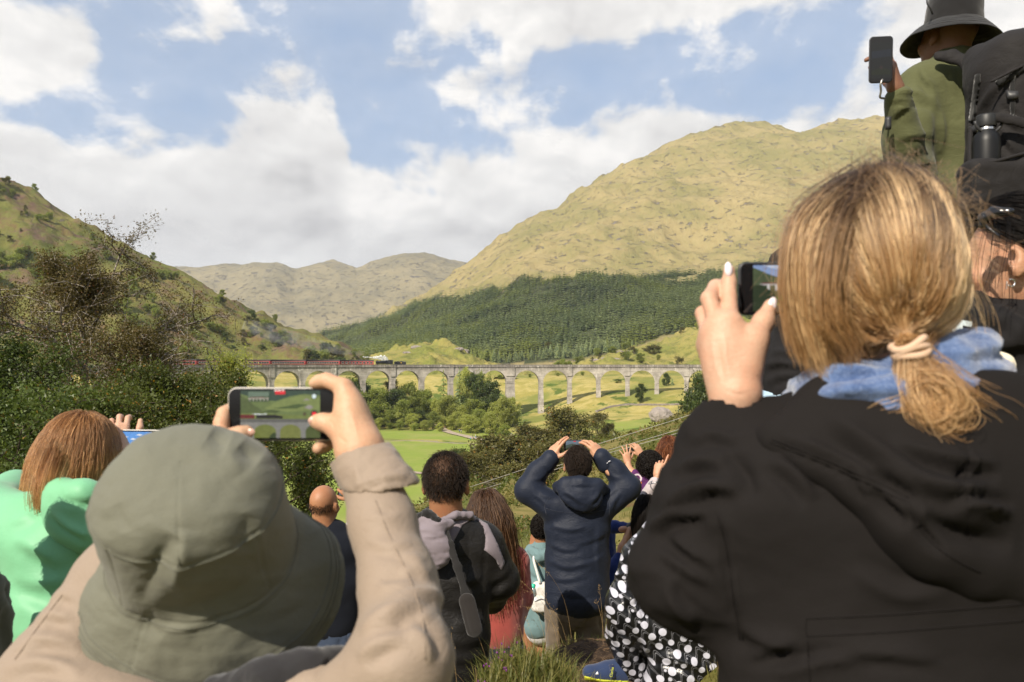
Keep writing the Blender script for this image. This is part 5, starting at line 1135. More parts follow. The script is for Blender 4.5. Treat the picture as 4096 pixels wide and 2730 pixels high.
# sleeve wrinkles run round the arm, then hand-set folds
axd = (W_r-E_r)/np.linalg.norm(W_r-E_r); V = rumple(V, q, .0014, .085, 3, np.eye(3)+1.2*np.outer(axd, axd), ridge=False)
V = crease(V, q, [([(1600,2300),(1660,2275),(1720,2320)], 30, .006, 1), ([(1500,2350),(1580,2352),(1670,2325)], 26, .005, -1), ([(1540,2440),(1640,2390),(1730,2385),(1785,2450)], 34, .010, 1), ([(1440,2530),(1540,2465),(1650,2440),(1740,2475)], 34, .011, 1), ([(1620,2500),(1690,2560),(1720,2660)], 32, .007, -1), ([(1430,2640),(1520,2570),(1610,2545)], 32, .008, 1), ([(1460,2160),(1560,2185),(1650,2170)], 24, .004, 1), ([(1470,2060),(1550,2075),(1610,2055)], 20, .003, -1), ([(1590,2225),(1650,2230),(1700,2250)], 18, .004, 1),
  ([(60,2620),(150,2560),(260,2570),(340,2600)], 34, .007, 1), ([(140,2500),(210,2460),(290,2470)], 28, .006, 1), ([(200,2420),(250,2380),(300,2390)], 22, .005, 1), ([(20,2690),(120,2650),(240,2660),(330,2700)], 32, .007, 1)])
obj_sdf('jacket', (V, q), M_beige, HW)
M_bst = M_beige; seam((V, q), [(1500,2000),(1560,2150),(1640,2320),(1690,2480),(1700,2640)], .0007, M_bst, HW); seam((V, q), [(60,2640),(160,2500),(250,2380)], .0007, M_bst, HW)
# turned cuff standing off the sleeve
S = Sdf(P(1350,2060,1.0)-.03, P(1680,1760,1.12)+.04, .0028); cu0, cu1 = P(1440,1822,1.075), P(1540,1985,1.035)
S.cone(cu0, cu1, .0415, .0485, .01); S.cut(cu0+.004*(cu0-cu1)/np.linalg.norm(cu0-cu1), np.array([-.35,.2,.9])); S.cut(P(1540,1950,1.03), np.array([.10,0,-1.0])); S.cone(cu0+(cu0-cu1)*.5, cu0+(cu1-cu0)*.35, .0365, .038, .004, op='c')
V, q = S.mesh(2); V = rumple(V, q, .0022, .06, 5); V = crease(V, q, [([(1400,1960),(1500,1915),(1620,1900)], 9, .0025), ([(1425,1990),(1530,1935),(1640,1925)], 5, -.0018), ([(1420,1840),(1430,1900),(1440,1960)], 20, .003)]); obj_sdf('cuff', (V, q), M_beige, HW)
# hood folded behind the neck: dark lining and beige rim
S = Sdf(P(1080,2760,.9)-.05, P(1560,2580,1.0)+.06, .0035); S.chain([P(900,2790,.92), P(1080,2735,.90), P(1230,2690,.905), P(1350,2665,.93), P(1420,2640,.96)], [.030,.030,.027,.022,.014], .01, flat=(0,1,.4), f=.7); V, q = S.mesh(1); V = rumple(V, q, .003, .05, 6); obj_sdf('hood_lining', (V, q), M_lining, HW)
S = Sdf(P(1080,2790,.84)-.06, P(1560,2640,.98)+.06, .0035); S.chain([P(1060,2810,.90), P(1260,2765,.89), P(1390,2730,.90), P(1440,2690,.94)], [.022,.024,.022,.014], .01); V, q = S.mesh(1); V = rumple(V, q, .003, .05, 7); obj_sdf('hood', (V, q), M_beige, HW)
r = np.random.default_rng(5); roots, nl = skull_pts(hC, None, 900, -.09, seed=4)
kk = (roots[:, 2] < -.035) & (roots[:, 1] < 0); roots, nl = roots[kk], nl[kk]
Rhat = np.stack([hx, np.cross(hn, hx), hn], 1); St = flow(roots, nl, 6, .010, lambda p, d, i, r: d*.6+np.array([0,.1,-1.0])+r.normal(0,.12,p.shape), hC-.05*hn, Rhat); hair_obj('hair', resample(St, 14), .0004, .0002, hair_mat('dark_brown_hair', (.02,.012,.008), (.035,.02,.012), (.05,.03,.018)), HW)
# --- her phone, filming the train
def ph_pic():
    z = []
    z.append((FULL, (.10,.13,.045))); z.append(([(0,1),(0,.93),(.25,.80),(.45,.78),(.62,.88),(.8,.93),(1,.9),(1,1)], (.028,.05,.035))); z.append(([(0,.52),(0,.9),(.08,.82),(.16,.70),(.24,.62),(.3,.52)], (.065,.085,.03)))
    z.append(([(.3,.62),(.45,.76),(.6,.84),(.75,.90),(.9,.88),(1,.85),(1,.6),(.6,.55)], (.14,.17,.055))); z.append(([(.4,.62),(.55,.66),(.72,.72),(.85,.70),(.7,.62)], (.05,.075,.025))); z.append(([(.25,.55),(.4,.6),(.5,.57),(.45,.52)], (.05,.07,.022))); z.append(([(.80,.64),(.86,.70),(.92,.66),(.88,.60)], (.22,.20,.18))); z.append(([(.78,.78),(.83,.84),(.88,.80)], (.2,.18,.15)))
    z.append(([(0,.52),(0,.40),(1,.40),(1,.46),(.5,.50)], (.115,.14,.04)))
    z.append(([(0,.41),(.175,.41),(.175,.49),(0,.49)], (.10,.012,.014))); z.append(([(.2,.41),(.53,.41),(.53,.46),(.47,.475),(.45,.49),(.2,.485)], (.012,.012,.013))); z.append(([(.14,.50),(.2,.515),(.27,.50),(.33,.52),(.33,.50),(.25,.488)], (.55,.57,.58)))
    z.append(([(0,.40),(0,0),(1,0),(1,.40)], (.16,.155,.14))); z.append(([(0,.40),(0,.33),(1,.33),(1,.40)], (.09,.088,.08)))
    z.append((arch_poly(.17,.45,0,.285), (.115,.13,.035))); z.append((arch_poly(.50,.76,0,.285), (.13,.14,.04))); z.append((arch_poly(.82,1.0,0,.27), (.06,.075,.025))); z.append((arch_poly(0,.05,.1,.24), (.10,.11,.03))); z.append(([(.36,0),(.38,.06),(.42,.12),(.45,.1),(.45,0)], (.03,.045,.018)))
    z.append(([(.10,.76),(.10,.98),(.36,.98),(.36,.76)], (.05,.07,.035))); z.append(([(.10,.86),(.10,.97),(.36,.97),(.36,.88)], (.10,.14,.10))); z.append(([(.10,.82),(.36,.83),(.36,.85),(.10,.84)], (.3,.27,.22))); z.append(([(.12,.85),(.3,.855),(.3,.87),(.12,.865)], (.09,.02,.02)))
    for k in range(6): z.append(([(.115+.045*k,.78),(.124+.045*k,.78),(.124+.045*k,.83),(.115+.045*k,.83)], (.33,.3,.25)))
    z.append(([(.44,.92),(.565,.92),(.565,.995),(.44,.995)], (.55,.02,.03))); z.append((circ(.93,.88,.060,20,1.85), (.03,.035,.03))); z.append((circ(.93,.88,.048,20,1.85), (.52,.60,.60))); z.append((circ(.93,.505,.085,20,1.85), (.035,.03,.02))); z.append(([(.907,.465),(.953,.465),(.953,.545),(.907,.545)], (.75,.01,.03))); z.append((circ(.81,.505,.040,16,1.85), (.06,.05,.025)))
    return z
pc = P(1128,1657,1.122); PR = frame((.02,1,.0))
ph = phone('phone', 'phone in grey metal rim showing viaduct and train, held above the olive hat', pc, PR, .1515, .0755, ph_pic(), M_titan, (.115,.035,.875,.965), rad=.013)
text_part('00:00:39', .0042, (-.0006, -.0105, .0336), np.array(Matrix.Rotation(math.radians(90), 3, 'X')), simple('screen_text', (.8,.7,.7), .5, .2, .02), ph)
# ================================================================ blonde woman in black jacket (nearest, right)
BW = empty('person', (.47, .95, -1.4), 'blonde woman with low ponytail, black jacket and blue scarf raising her phone', 'person', 'spectators on the slope')
M_black = cloth('black_rain_jacket', (.0120,.0104,.0099), .88, .15, 800, .0, .35, .05, 30, spec=.09)
bC = P(3465, 1140, .985); bR = frame((-.14,.99,.02))
hv = head_vq(bC+np.array([0,0,.0]), bR, P(3540,1640,1.0), 1.0, .007)
# left hand from the back, closed round the phone's end
S = Sdf(.0021); wr = P(2944,1600,1.0); S.cone(P(2905,1760,.99), wr, .030, .0255, .01, (0,1,0), .85)
MC = [P(2920,1292,1.010), P(2872,1306,1.012), P(2838,1336,1.022), P(2822,1385,1.036)]
for mc, r in zip(MC, (.0125,.0125,.0120,.0115)): S.cone(wr+np.array([0,0,.01]), mc, .0205, r, .020)
S.ell(P(2925,1440,1.008), (.026,.017,.042), None, .02); S.ell(P(2990,1420,1.002), (.015,.015,.026), rotm('Y', 22), .02)
S.chain([MC[0], P(2914,1192,1.040), P(2916,1130,1.050), P(2917,1083,1.052)], [.0120,.0104,.0095,.0075], .004)
S.chain([MC[1], P(2836,1196,1.035), P(2862,1148,1.066), P(2905,1138,1.085)], [.0118,.0105,.0096,.0085], .004)
S.chain([MC[2], P(2812,1255,1.050), P(2850,1245,1.082), P(2900,1250,1.096)], [.0112,.0100,.0092,.0082], .004); S.chain([MC[3], P(2835,1330,1.064), P(2880,1300,1.088), P(2935,1290,1.094)], [.0105,.0095,.0085,.0078], .004)
S.chain([P(2985,1470,1.0), P(3020,1362,1.005), P(3052,1290,1.022), P(3082,1222,1.036)], [.0190,.0140,.0118,.0086], .012)
V, q = S.mesh(2); V = crease(V, q, [([(2846,1350),(2858,1440),(2880,1530)], 9, .0016), ([(2896,1330),(2905,1430),(2922,1520)], 10, .0012), ([(2870,1360),(2882,1450),(2900,1540)], 8, -.0010), ([(2905,1190),(2916,1196),(2928,1192)], 5, -.0006), ([(2910,1140),(2918,1142),(2926,1140)], 4, -.0006), ([(3040,1290),(3054,1298),(3068,1296)], 5, -.0006), ([(2900,1560),(2950,1580),(3000,1570)], 7, -.0008)])
lh = (V, q)
obj_sdf('body', join_vq(hv, lh), SK_pink, BW)
for c_, rx_ in ((P(2914,1078,1.0425), .0052), (P(3090,1218,1.0275), .0058)):
    S = Sdf(.0009); S.ell(c_, (rx_, .0028, .0098), rotm('Y', -4 if rx_ < .0055 else 14), .001); obj_sdf('fingernail', S.mesh(2), M_nail, BW)
# --- jacket
S = Sdf(.0056)
sh, el_, w1, w0 = P(3110,1985,.96), P(2745,2290,.985), P(2868,1800,1.0), P(2925,1665,1.0)
S.chain([w0, w1, P(2805,2010,.995), el_], [.0385,.0440,.0520,.0590], .03); S.cone(el_, sh, .062, .082, .04)
S.esec(P(3590,1780,.985), P(3580,2150,.955), .150, .200, .085, .115, (1,0,0), .05); S.esec(P(3580,2150,.955), P(3560,3000,.93), .200, .205, .115, .13, (1,0,0), .05)
S.cone(sh, P(3480,1740,.995), .078, .060, .05); S.cone(P(3700,1740,.995), P(4080,1900,.97), .060, .080, .05); S.cone(P(4080,1900,.97), P(4380,2400,.98), .08, .075, .05)
S.cone(P(2950,1640,1.0), P(2935,1560,1.003), .0335, .0335, .003, op='c')
V, q = S.mesh(2)
slv = 1-smooth01(CX+V[:, 0]/V[:, 1]*F, 2880, 3060); V = rumple(V, q, .0055, .13, 8, np.diag([1,1,1.5]), ridge=True, mask=.35+.65*slv)
V = crease(V, q, [([(2640,2045),(2740,1980),(2850,1945),(2960,1960)], 30, .012, 1), ([(2600,2130),(2700,2060),(2820,2040)], 28, .012, 1), ([(2680,2120),(2770,2205),(2880,2268)], 30, .010, 1), ([(2700,1900),(2790,1850),(2900,1850)], 26, .008, 1), ([(2780,1760),(2850,1740),(2960,1760)], 22, .006, 1), ([(2860,2050),(2900,2180),(2915,2340),(2950,2560)], 12, -.005), ([(2885,2050),(2925,2180),(2945,2340),(2975,2560)], 12, .004), ([(2900,1800),(2980,1900),(3010,2000)], 30, -.010), ([(2660,2330),(2700,2420),(2800,2500)], 26, .007, -1), ([(2640,2200),(2720,2260),(2840,2330)], 26, .008, 1),
  ([(3228,2560),(3235,2650),(3240,2740)], 6, -.003), ([(2990,2620),(3080,2600),(3180,2560)], 26, .008, 1), ([(2960,2500),(3060,2560),(3200,2590)], 30, .007, 1), ([(3250,2620),(3500,2610),(3760,2640)], 30, .006, 1), ([(3100,2700),(3300,2650),(3480,2660)], 26, .006, -1), ([(3180,1760),(3260,1830),(3330,1920)], 34, .010, 1), ([(3080,1830),(3180,1900),(3260,2000)], 30, .008, 1), ([(3400,2280),(3600,2380),(3800,2360)], 40, .006, -1)], 1.3, 1.05)
obj_sdf('jacket', (V, q), M_black, BW); jb = (V, q); panel_w = [(3225,2475),(3500,2462),(3800,2440),(4130,2415),(4130,2482),(3800,2508),(3500,2532),(3225,2545)]
for ln in ([(3225,2475),(3500,2462),(3800,2440),(4090,2418)], [(3225,2545),(3500,2532),(3800,2508),(4090,2484)], [(3225,2475),(3222,2510),(3225,2545)], [(2868,2060),(2905,2200),(2925,2350),(2960,2560)], [(2880,2062),(2917,2200),(2937,2350),(2972,2560)], [(3228,2556),(3234,2640),(3240,2725)]): seam(jb, ln, .0008, M_black, BW)
# folded hood hanging on the back
S = Sdf(.0052); rim = [P(2985,1742,.955), P(3120,1775,.905), P(3270,1845,.875), P(3450,1925,.850), P(3625,2015,.838), P(3668,2120,.832), P(3760,2210,.830), P(3900,2290,.838), P(4100,2340,.85)]
S.chain(rim, [.010,.013,.016,.019,.022,.020,.022,.026,.03], .02, flat=(0,1,.2), f=.8); S.ell(P(3560,1800,.915), (.120,.038,.075), rotm('Y', 20), .03); S.ell(P(3800,1960,.882), (.130,.040,.085), rotm('Y', 25), .03); S.ell(P(4050,1900,.90), (.12,.05,.11), None, .05); S.cone(P(3350,1700,.94), P(3700,2000,.855), .045, .05, .05); S.ell(P(3760,2100,.850), (.06,.03,.045), rotm('Y', 30), .03)
V, q = S.mesh(2); V = rumple(V, q, .0035, .13, 9, ridge=False)
V = crease(V, q, [([(3080,1775),(3270,1850),(3450,1930),(3620,2012)], 8, -.004), ([(3120,1740),(3300,1800),(3480,1880),(3640,1960)], 16, .006), ([(3300,1660),(3500,1780),(3700,1900),(3950,1980)], 50, .014, 1), ([(3420,1700),(3700,1820),(4000,1900)], 40, -.010), ([(3380,1880),(3420,1960),(3470,2010)], 20, -.006), ([(3480,1960),(3560,2050),(3640,2110)], 26, -.012), ([(3640,2020),(3680,2120),(3780,2220)], 18, -.010), ([(3860,1780),(3860,1900),(3870,2000)], 10, -.006), ([(3880,1780),(3880,1900),(3890,2000)], 10, .004), ([(3700,2060),(3850,2140),(4050,2180)], 44, -.016), ([(3560,1760),(3760,1840),(4000,1860)], 30, .010, 1), ([(3480,1850),(3620,1930),(3700,2010)], 22, .008, 1), ([(3800,2050),(3900,2020),(4050,2060)], 26, .010, -1)], 1.4)
obj_sdf('hood', (V, q), M_black, BW)
for ln in ([(3080,1768),(3270,1842),(3450,1922),(3620,2008)], [(3090,1758),(3280,1830),(3460,1908),(3632,1990)], [(3868,1700),(3862,1850),(3866,2000),(3880,2160)], [(3640,2040),(3690,2130),(3790,2220),(3920,2290)]): seam((V, q), ln, .0008, M_black, BW)
# cuff tab and cord loop
MB().tube(np.array([P(2992,1716,.955), P(3048,1690,.95), P(3052,1728,.945), P(3000,1738,.945)])-np.array(BW.location), .0042, 8).build('cuff_strap', M_black, BW, True)
# --- scarf
m, t = mat_new('blue_wool_scarf'); v = t.coord(); n1 = t.noise(v, 26, 5, .7); n2_ = t.noise(v, 300, 3, .7); c = t.mix(t.ss(n1, .3, .7), (.040,.072,.17), (.095,.15,.29)); c = t.mix(t.ss(n2_, .45, .75, 0, .6), c, (.19,.25,.40)); c = t.mix(t.ss(t.noise(v, 9, 3), .58, .7, 0, .6), c, (.04,.04,.15)); t.out(t.principled(c, .95, .1, t.bump(n2_, .7, .003), Sheen_Weight=.5)); M_scarf = m
S = Sdf(.005); nc = P(3560,1520,1.0)
def ringp(rx, ry, dz, tilt, n=14, ph=0): return [nc+np.array([rx*math.cos(a), ry*math.sin(a), dz+tilt*math.cos(a+ph)]) for a in np.linspace(0, 2*math.pi, n+1)]
S.chain(ringp(.105,.100,-.026,.018), [.033]*15, .02); S.chain(ringp(.096,.092,.010,.028,14,.4), [.026]*15, .012); S.chain([P(3720,1430,.95), P(3850,1470,.955), P(3880,1560,.95), P(3800,1640,.93)], [.025,.03,.032,.03], .02); S.chain([P(3760,1540,.935), P(3900,1585,.945), P(4000,1600,.96)], [.032,.024,.010], .02); S.chain([P(3290,1560,.96), P(3400,1590,.905), P(3560,1600,.885)], [.028,.034,.034], .02)
V, q = S.mesh(2); V = rumple(V, q, .006, .07, 10, np.diag([.5,.5,2.2])); V = crease(V, q, [([(3240,1540),(3420,1500),(3600,1470),(3700,1460)], 14, -.010), ([(3200,1600),(3400,1560),(3620,1530)], 18, .006), ([(3230,1610),(3420,1620),(3650,1590)], 12, -.007)]); obj_sdf('scarf', (V, q), M_scarf, BW)
# --- hair: cap, swept strands gathered into the tie, loose curtain, tail
hr = np.array([.087,.106,.114]); hc_ = np.array([0,-.012,.022]); S = Sdf(.005); S.ell(bC+bR @ hc_, hr*.93, bR, .01); V, q = S.mesh(1)
loc = (V-bC) @ bR; face = (loc[:, 1] > .045) & (loc[:, 2] < .07)
f_ok = ~face[q].any(1); obj_sdf('hair_cap', (V, q[f_ok]), simple('brown_hair_mass', (.12,.065,.026), .7, .2, .3, 60), BW)
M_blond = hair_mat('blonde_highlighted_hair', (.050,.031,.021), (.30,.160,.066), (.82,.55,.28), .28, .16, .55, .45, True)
tie = bR.T @ (P(3640,1392,.868)-bC)
r = np.random.default_rng(21); NB = 11000
rt, nl = skull_pts(None, None, NB, -.055, tuple(hr*.93), tuple(hc_), 22, .055)
dr = (rt-hc_)/hr; dr /= np.linalg.norm(dr, axis=1)[:, None]; dt = (tie-hc_)/hr; dt /= np.linalg.norm(dt)
K = 9; St = np.zeros((NB, K, 3)); lay = r.beta(1.2, 2.2, NB); clump = np.floor(r.uniform(0, 260, NB)).astype(int); coff = r.normal(0, 1, (260, 3)); 
# clumps share neighbouring roots
cid = np.argmin(((dr[:, None, :]-dr[r.choice(NB, 320, False)][None])**2).sum(-1), 1); cid2 = np.argmin(((dr[:, None, :]-dr[r.choice(NB, 70, False)][None])**2).sum(-1), 1); coff = r.normal(0, 1, (320, 3)); clay = r.beta(1.4, 1.8, 320)
for k in range(K):
    s_ = k/(K-1); e = s_**1.15
    dd = dr*(1-e)+dt*e; bulge = np.sin(math.pi*s_)
    dd = dd+np.outer(bulge*np.ones(NB), [0,0,-.34])*(.3+.7*np.abs(dr[:, :1]-dt[0]))
    nn = np.linalg.norm(dd, axis=1)[:, None]; dd = dd/nn
    puff = 1+.075*bulge*(.25+.5*lay+.55*clay[cid])[:, None]*1.0-.10*s_**6
    p = hc_+dd*hr*puff+coff[cid]*.0055*bulge+r.normal(0, .0012, (NB, 3))*(.4+bulge)
    if k == K-1: p = tie+r.normal(0, .0050, (NB, 3))
    if k == K-2: p = p*.55+.45*(tie+np.array([0,-.004,.0]))
    if k == 0: p = rt
    St[:, k] = p
side = St[:, 4, 0] < -.02
tn = np.clip(.05+.55*r.uniform(0, 1, 70)[cid2]+.45*r.uniform(0, 1, 320)[cid]+r.normal(0, .10, NB)+.45*smooth01(dr[:, 0], .0, .55)-.1, 0, 1); hair_obj('hair', resample(St @ bR.T+bC, 22), .00042, .00034, M_blond, BW, tn)  # more pale streaks on the right: that side's sunlit look put into the tone
# loose curtain beside the face and wisps
def locks(rootpx, mids, n, spread, seed, k=18, w=(.012,.012)):
    r = np.random.default_rng(seed); base = np.array([P(*p) for p in [rootpx]+mids]); nb = len(base); S_ = np.repeat(base[None], n, 0); o1 = r.normal(0, 1, (n, 1, 3)); grow_ = np.linspace(w[0], w[1], nb)[None, :, None]
    S_ = S_+o1*grow_*spread+r.normal(0, .0011, (n, nb, 3))*np.linspace(0, 1.6, nb)[None, :, None]; cut_ = r.uniform(.72, 1.0, n)
    R_ = resample(S_, k); idx = (np.linspace(0, 1, k)[None]*cut_[:, None])*(k-1); i0 = np.minimum(idx.astype(int), k-2); f = (idx-i0)[..., None]; ar = np.arange(n)[:, None]; return R_[ar, i0]*(1-f)+R_[ar, i0+1]*f
L_ = [locks((3456,740,.95), [(3269,850,.93),(3201,960,.925),(3181,1150,.925),(3196,1330,.93),(3236,1480,.935)], 750, 1.0, 31, w=(.010,.006)), locks((3456,750,.94), [(3309,870,.915),(3241,1000,.905),(3236,1200,.905),(3281,1380,.91),(3331,1540,.92)], 620, 1.0, 32, w=(.010,.007)), locks((3476,770,.93), [(3356,880,.90),(3296,1100,.89),(3306,1280,.89),(3386,1400,.90),(3366,1560,.92)], 420, 1.0, 33, w=(.010,.008)),
  locks((3600,740,.94), [(3755,830,.93),(3800,960,.93),(3820,1130,.93),(3880,1260,.935),(3895,1400,.94)], 34, 1.0, 34, w=(.012,.012)), locks((3560,735,.94), [(3690,815,.93),(3770,920,.93),(3785,1100,.92),(3750,1280,.91),(3690,1385,.88)], 420, 1.0, 35, w=(.014,.005)), locks((3526,720,.95), [(3369,815,.93),(3256,900,.93),(3216,1050,.935),(3256,1250,.94),(3316,1440,.94)], 300, 1.0, 36, w=(.012,.010))]
hair_obj('loose_hair', np.concatenate(L_), .00042, .00022, M_blond, BW, np.concatenate([np.clip(np.random.default_rng(5+i_).normal(.35+.35*(i_ % 2), .25, len(x_)), 0, 1) for i_, x_ in enumerate(L_)]))
fz = np.random.default_rng(37); n = 320; a = fz.uniform(0, 2*math.pi, n); up_ = np.stack([np.cos(a)*.7, -.2+.5*fz.normal(0, .6, n), np.abs(np.sin(a))], 1); up_ /= np.linalg.norm(up_, axis=1)[:, None]; p0 = hc_+up_*hr*1.0; Fz = np.stack([p0+(up_*np.array([1,1,.6]))*.012*k+fz.normal(0, .005, (n, 3))*k+np.array([0,0,-.0022])*k*k for k in range(5)], 1); hair_obj('flyaway_hair', resample(Fz @ bR.T+bC, 14), .00022, .00012, M_blond, BW, np.full(n, .4))
T_ = [locks((3640,1395,.872), [(3652,1450,.868),(3690,1540,.862),(3770,1600,.86),(3815,1650,.865),(3770,1690,.86)], 900, 1.0, 41, w=(.005,.012)), locks((3640,1395,.872), [(3645,1460,.866),(3650,1550,.86),(3680,1640,.855),(3760,1690,.855),(3830,1660,.86)], 800, 1.0, 42, w=(.005,.010)), locks((3645,1395,.872), [(3690,1460,.868),(3770,1530,.865),(3840,1590,.87),(3920,1640,.875),(3985,1700,.88)], 300, 1.0, 43, w=(.006,.012)), locks((3640,1395,.872), [(3640,1500,.865),(3650,1600,.86),(3690,1690,.855),(3760,1770,.85)], 260, 1.0, 44, w=(.005,.010)), locks((3650,1600,.862), [(3590,1625,.862),(3520,1640,.868),(3450,1680,.87),(3400,1725,.87)], 120, 1.0, 45, w=(.008,.003)), locks((3660,1560,.86), [(3720,1520,.852),(3780,1560,.845),(3790,1630,.845),(3730,1660,.85),(3690,1610,.852)], 700, 1.0, 46, w=(.008,.010))]
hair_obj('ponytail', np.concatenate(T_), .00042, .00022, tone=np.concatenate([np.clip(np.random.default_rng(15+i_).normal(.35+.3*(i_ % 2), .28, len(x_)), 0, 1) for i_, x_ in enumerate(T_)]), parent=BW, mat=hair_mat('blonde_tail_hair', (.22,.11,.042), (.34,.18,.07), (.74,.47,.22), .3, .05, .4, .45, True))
# hair tie: three twisted loops of beige elastic
tc = P(3640,1398,.868); Rt = frame((.35,0,-1), (0,-1,.2)); b = MB()
for k in range(3):
    a = np.linspace(0, 2*math.pi, 26); ring_ = np.stack([.0175*np.cos(a), (k-1)*.0055+.0025*np.sin(2*a+k*2.1), .0150*np.sin(a)], 1) @ Rt.T+tc-np.array(BW.location); b.tube(ring_, .0042, 9, False)
b.build('hair_tie', simple('beige_elastic', (.52,.36,.25), .8, .2, .15, 60, .3, 400, .001), BW, True)
# --- her phone
bp = P(3172,1156,1.075); BR = frame((.0,1,.0))
pics = [(FULL, (.03,.045,.018)), ([(0,1),(0,.92),(.1,.86),(.35,.70),(.6,.74),(1,.8),(1,1)], (.16,.22,.36)), ([(.12,1),(.2,.94),(.4,.9),(.5,.96),(.5,1)], (.35,.4,.5)), ([(0,.95),(.12,.86),(.26,.72),(.36,.64),(.3,.58),(0,.55)], (.045,.06,.028)), ([(.2,.66),(.5,.62),(1,.75),(1,.55),(.2,.55)], (.06,.09,.03)), ([(.1,.60),(1,.63),(1,.66),(.1,.625)], (.09,.02,.02)), ([(.08,.56),(1,.58),(1,.63),(.08,.60)], (.25,.23,.22))]
for k in range(9): pics.append(([(.16+.09*k,.46),(.19+.09*k,.46),(.19+.09*k,.58),(.16+.09*k,.58)], (.4,.38,.36)))
pics += [([(0,.55),(.1,.58),(.22,.42),(.28,.25),(.24,0),(0,0)], (.014,.024,.010)), ([(.26,.3),(.4,.38),(.55,.34),(.5,.22),(.3,.2)], (.06,.14,.02)), ([(.2,.14),(.35,.22),(.7,.2),(1,.2),(1,0),(.2,0)], (.16,.20,.05)), ([(.08,0),(.18,.12),(.3,.14),(.36,0)], (.07,.05,.035))]
phone('phone', 'dark phone with camera picture held in blonde woman\'s pale-nailed hand', bp, BR, .1480, .0715, pics, M_case, (.115,.04,.93,.96), rad=.010)
# ================================================================ the other spectators
def trunk(S, secs, k=.04):
    """secs: (pxL, pxR, py, d, half depth)"""
    for a, b in zip(secs[:-1], secs[1:]):
        wa, wb = (a[1]-a[0])/2/F*a[3], (b[1]-b[0])/2/F*b[3]; S.esec(P((a[0]+a[1])/2, a[2], a[3]), P((b[0]+b[1])/2, b[2], b[3]), wa, wb, a[4], b[4], (1,0,0), k)
    return S
def limb(S, pts, rad, k=.02): S.chain([P(*p) for p in pts], rad, k); return S
def in_poly(x, y, poly):
    c = np.zeros(len(x), bool); n = len(poly)
    for i in range(n):
        (x0, y0), (x1, y1) = poly[i], poly[(i+1) % n]; m = ((y0 > y) != (y1 > y)) & (x < (x1-x0)*(y-y0)/(y1-y0+1e-9)+x0); c ^= m
    return c
def panel(VQ, poly, off, name, mat, parent):
    """sewn-on panel: the patch of garment inside the outline, raised a little"""
    V, q = VQ; N = normals(V, q); c = V[q].mean(1); fn = N[q].mean(1); px = CX+c[:, 0]/c[:, 1]*F; py = HY-c[:, 2]/c[:, 1]*F
    f = q[in_poly(px, py, poly) & ((fn*c).sum(1) < 0)]
    if not len(f): return None
    u, inv = np.unique(f.ravel(), return_inverse=True); V = V.copy(); e = np.sort(np.concatenate([f[:, [0, 1]], f[:, [1, 2]], f[:, [2, 3]], f[:, [3, 0]]]), 1); ue, ct = np.unique(e, axis=0, return_counts=True); bv = np.unique(ue[ct == 1])
    b2 = np.stack([CX+V[bv, 0]/V[bv, 1]*F, HY-V[bv, 2]/V[bv, 1]*F], 1); pl = np.array(list(poly)+[poly[0]], float); best = np.full(len(bv), 1e9); tgt = b2.copy()
    for i in range(len(pl)-1):                                      # clean sewn edge
        ab = pl[i+1]-pl[i]; tt_ = np.clip(((b2-pl[i])@ab)/(ab@ab), 0, 1)[:, None]; qq = pl[i]+tt_*ab; dd_ = np.linalg.norm(b2-qq, axis=1); mm = dd_ < best; best[mm] = dd_[mm]; tgt[mm] = qq[mm]
    ok_ = best < 14; bv, tgt = bv[ok_], tgt[ok_]; V[bv, 0] = (tgt[:, 0]-CX)/F*V[bv, 1]; V[bv, 2] = (HY-tgt[:, 1])/F*V[bv, 1]
    o = obj_sdf(name, (V[u]+N[u]*off, inv.reshape(-1, 4)), mat, parent); md = o.modifiers.new('t', 'SOLIDIFY'); md.thickness = off*1.2; md.offset = -1; return o
def short_hair(name, C, R, parent, mat, n=2600, L=.022, seed=5, zlo=-.05, bald=None, lay=.006, curl=.15, size=1.0, rad=.0007):
    rt, nl = skull_pts(None, None, n, zlo, (.079,.098,.096), (0,-.010,.028), seed, .045)
    eg = (np.abs(rt[:, 1]+.004) < .030) & (np.abs(rt[:, 2]+.008) < .036); rt, nl = rt[~eg], nl[~eg]
    if bald is not None: k = np.random.default_rng(seed).uniform(0, 1, len(rt)) > bald(rt); rt, nl = rt[k], nl[k]
    rt = rt*size; S_ = flow(rt, nl, 5, L/5*size, lambda p, d, i, r: d*.75+np.array([0,-.15,-.42])+r.normal(0, curl, p.shape), C, R, seed=seed, layer=lay, size=size); return hair_obj(name, S_, rad, rad*.55, mat, parent)
def curly_hair(name, C, R, parent, mat, n, L, seed, zlo=-.07, size=1.0, rad=.001, k=16, fall=.25, coil=.008):
    rt, nl = skull_pts(None, None, n, zlo, (.079,.098,.096), (0,-.010,.028), seed, .05); r = np.random.default_rng(seed); rt = rt*size; out = []
    ph = r.uniform(0, 6.28, n); fr = r.uniform(.9, 1.4, n); t1 = np.cross(nl, r.normal(0, 1, nl.shape)); t1 /= np.linalg.norm(t1, axis=1)[:, None]; t2 = np.cross(nl, t1); LL = L*r.uniform(.6, 1.15, n)
    for i in range(k):
        s = i/(k-1); a = ph+fr*s*14; out.append(rt+nl*(LL*s*.8)[:, None]+np.array([0,0,-1.])*(fall*LL*s*s)[:, None]+(t1*np.cos(a)[:, None]+t2*np.sin(a)[:, None])*coil*min(1, 3*s))
    S_ = np.stack(out, 1) @ np.asarray(R).T+C; return hair_obj(name, S_, rad, rad*.7, mat, parent)
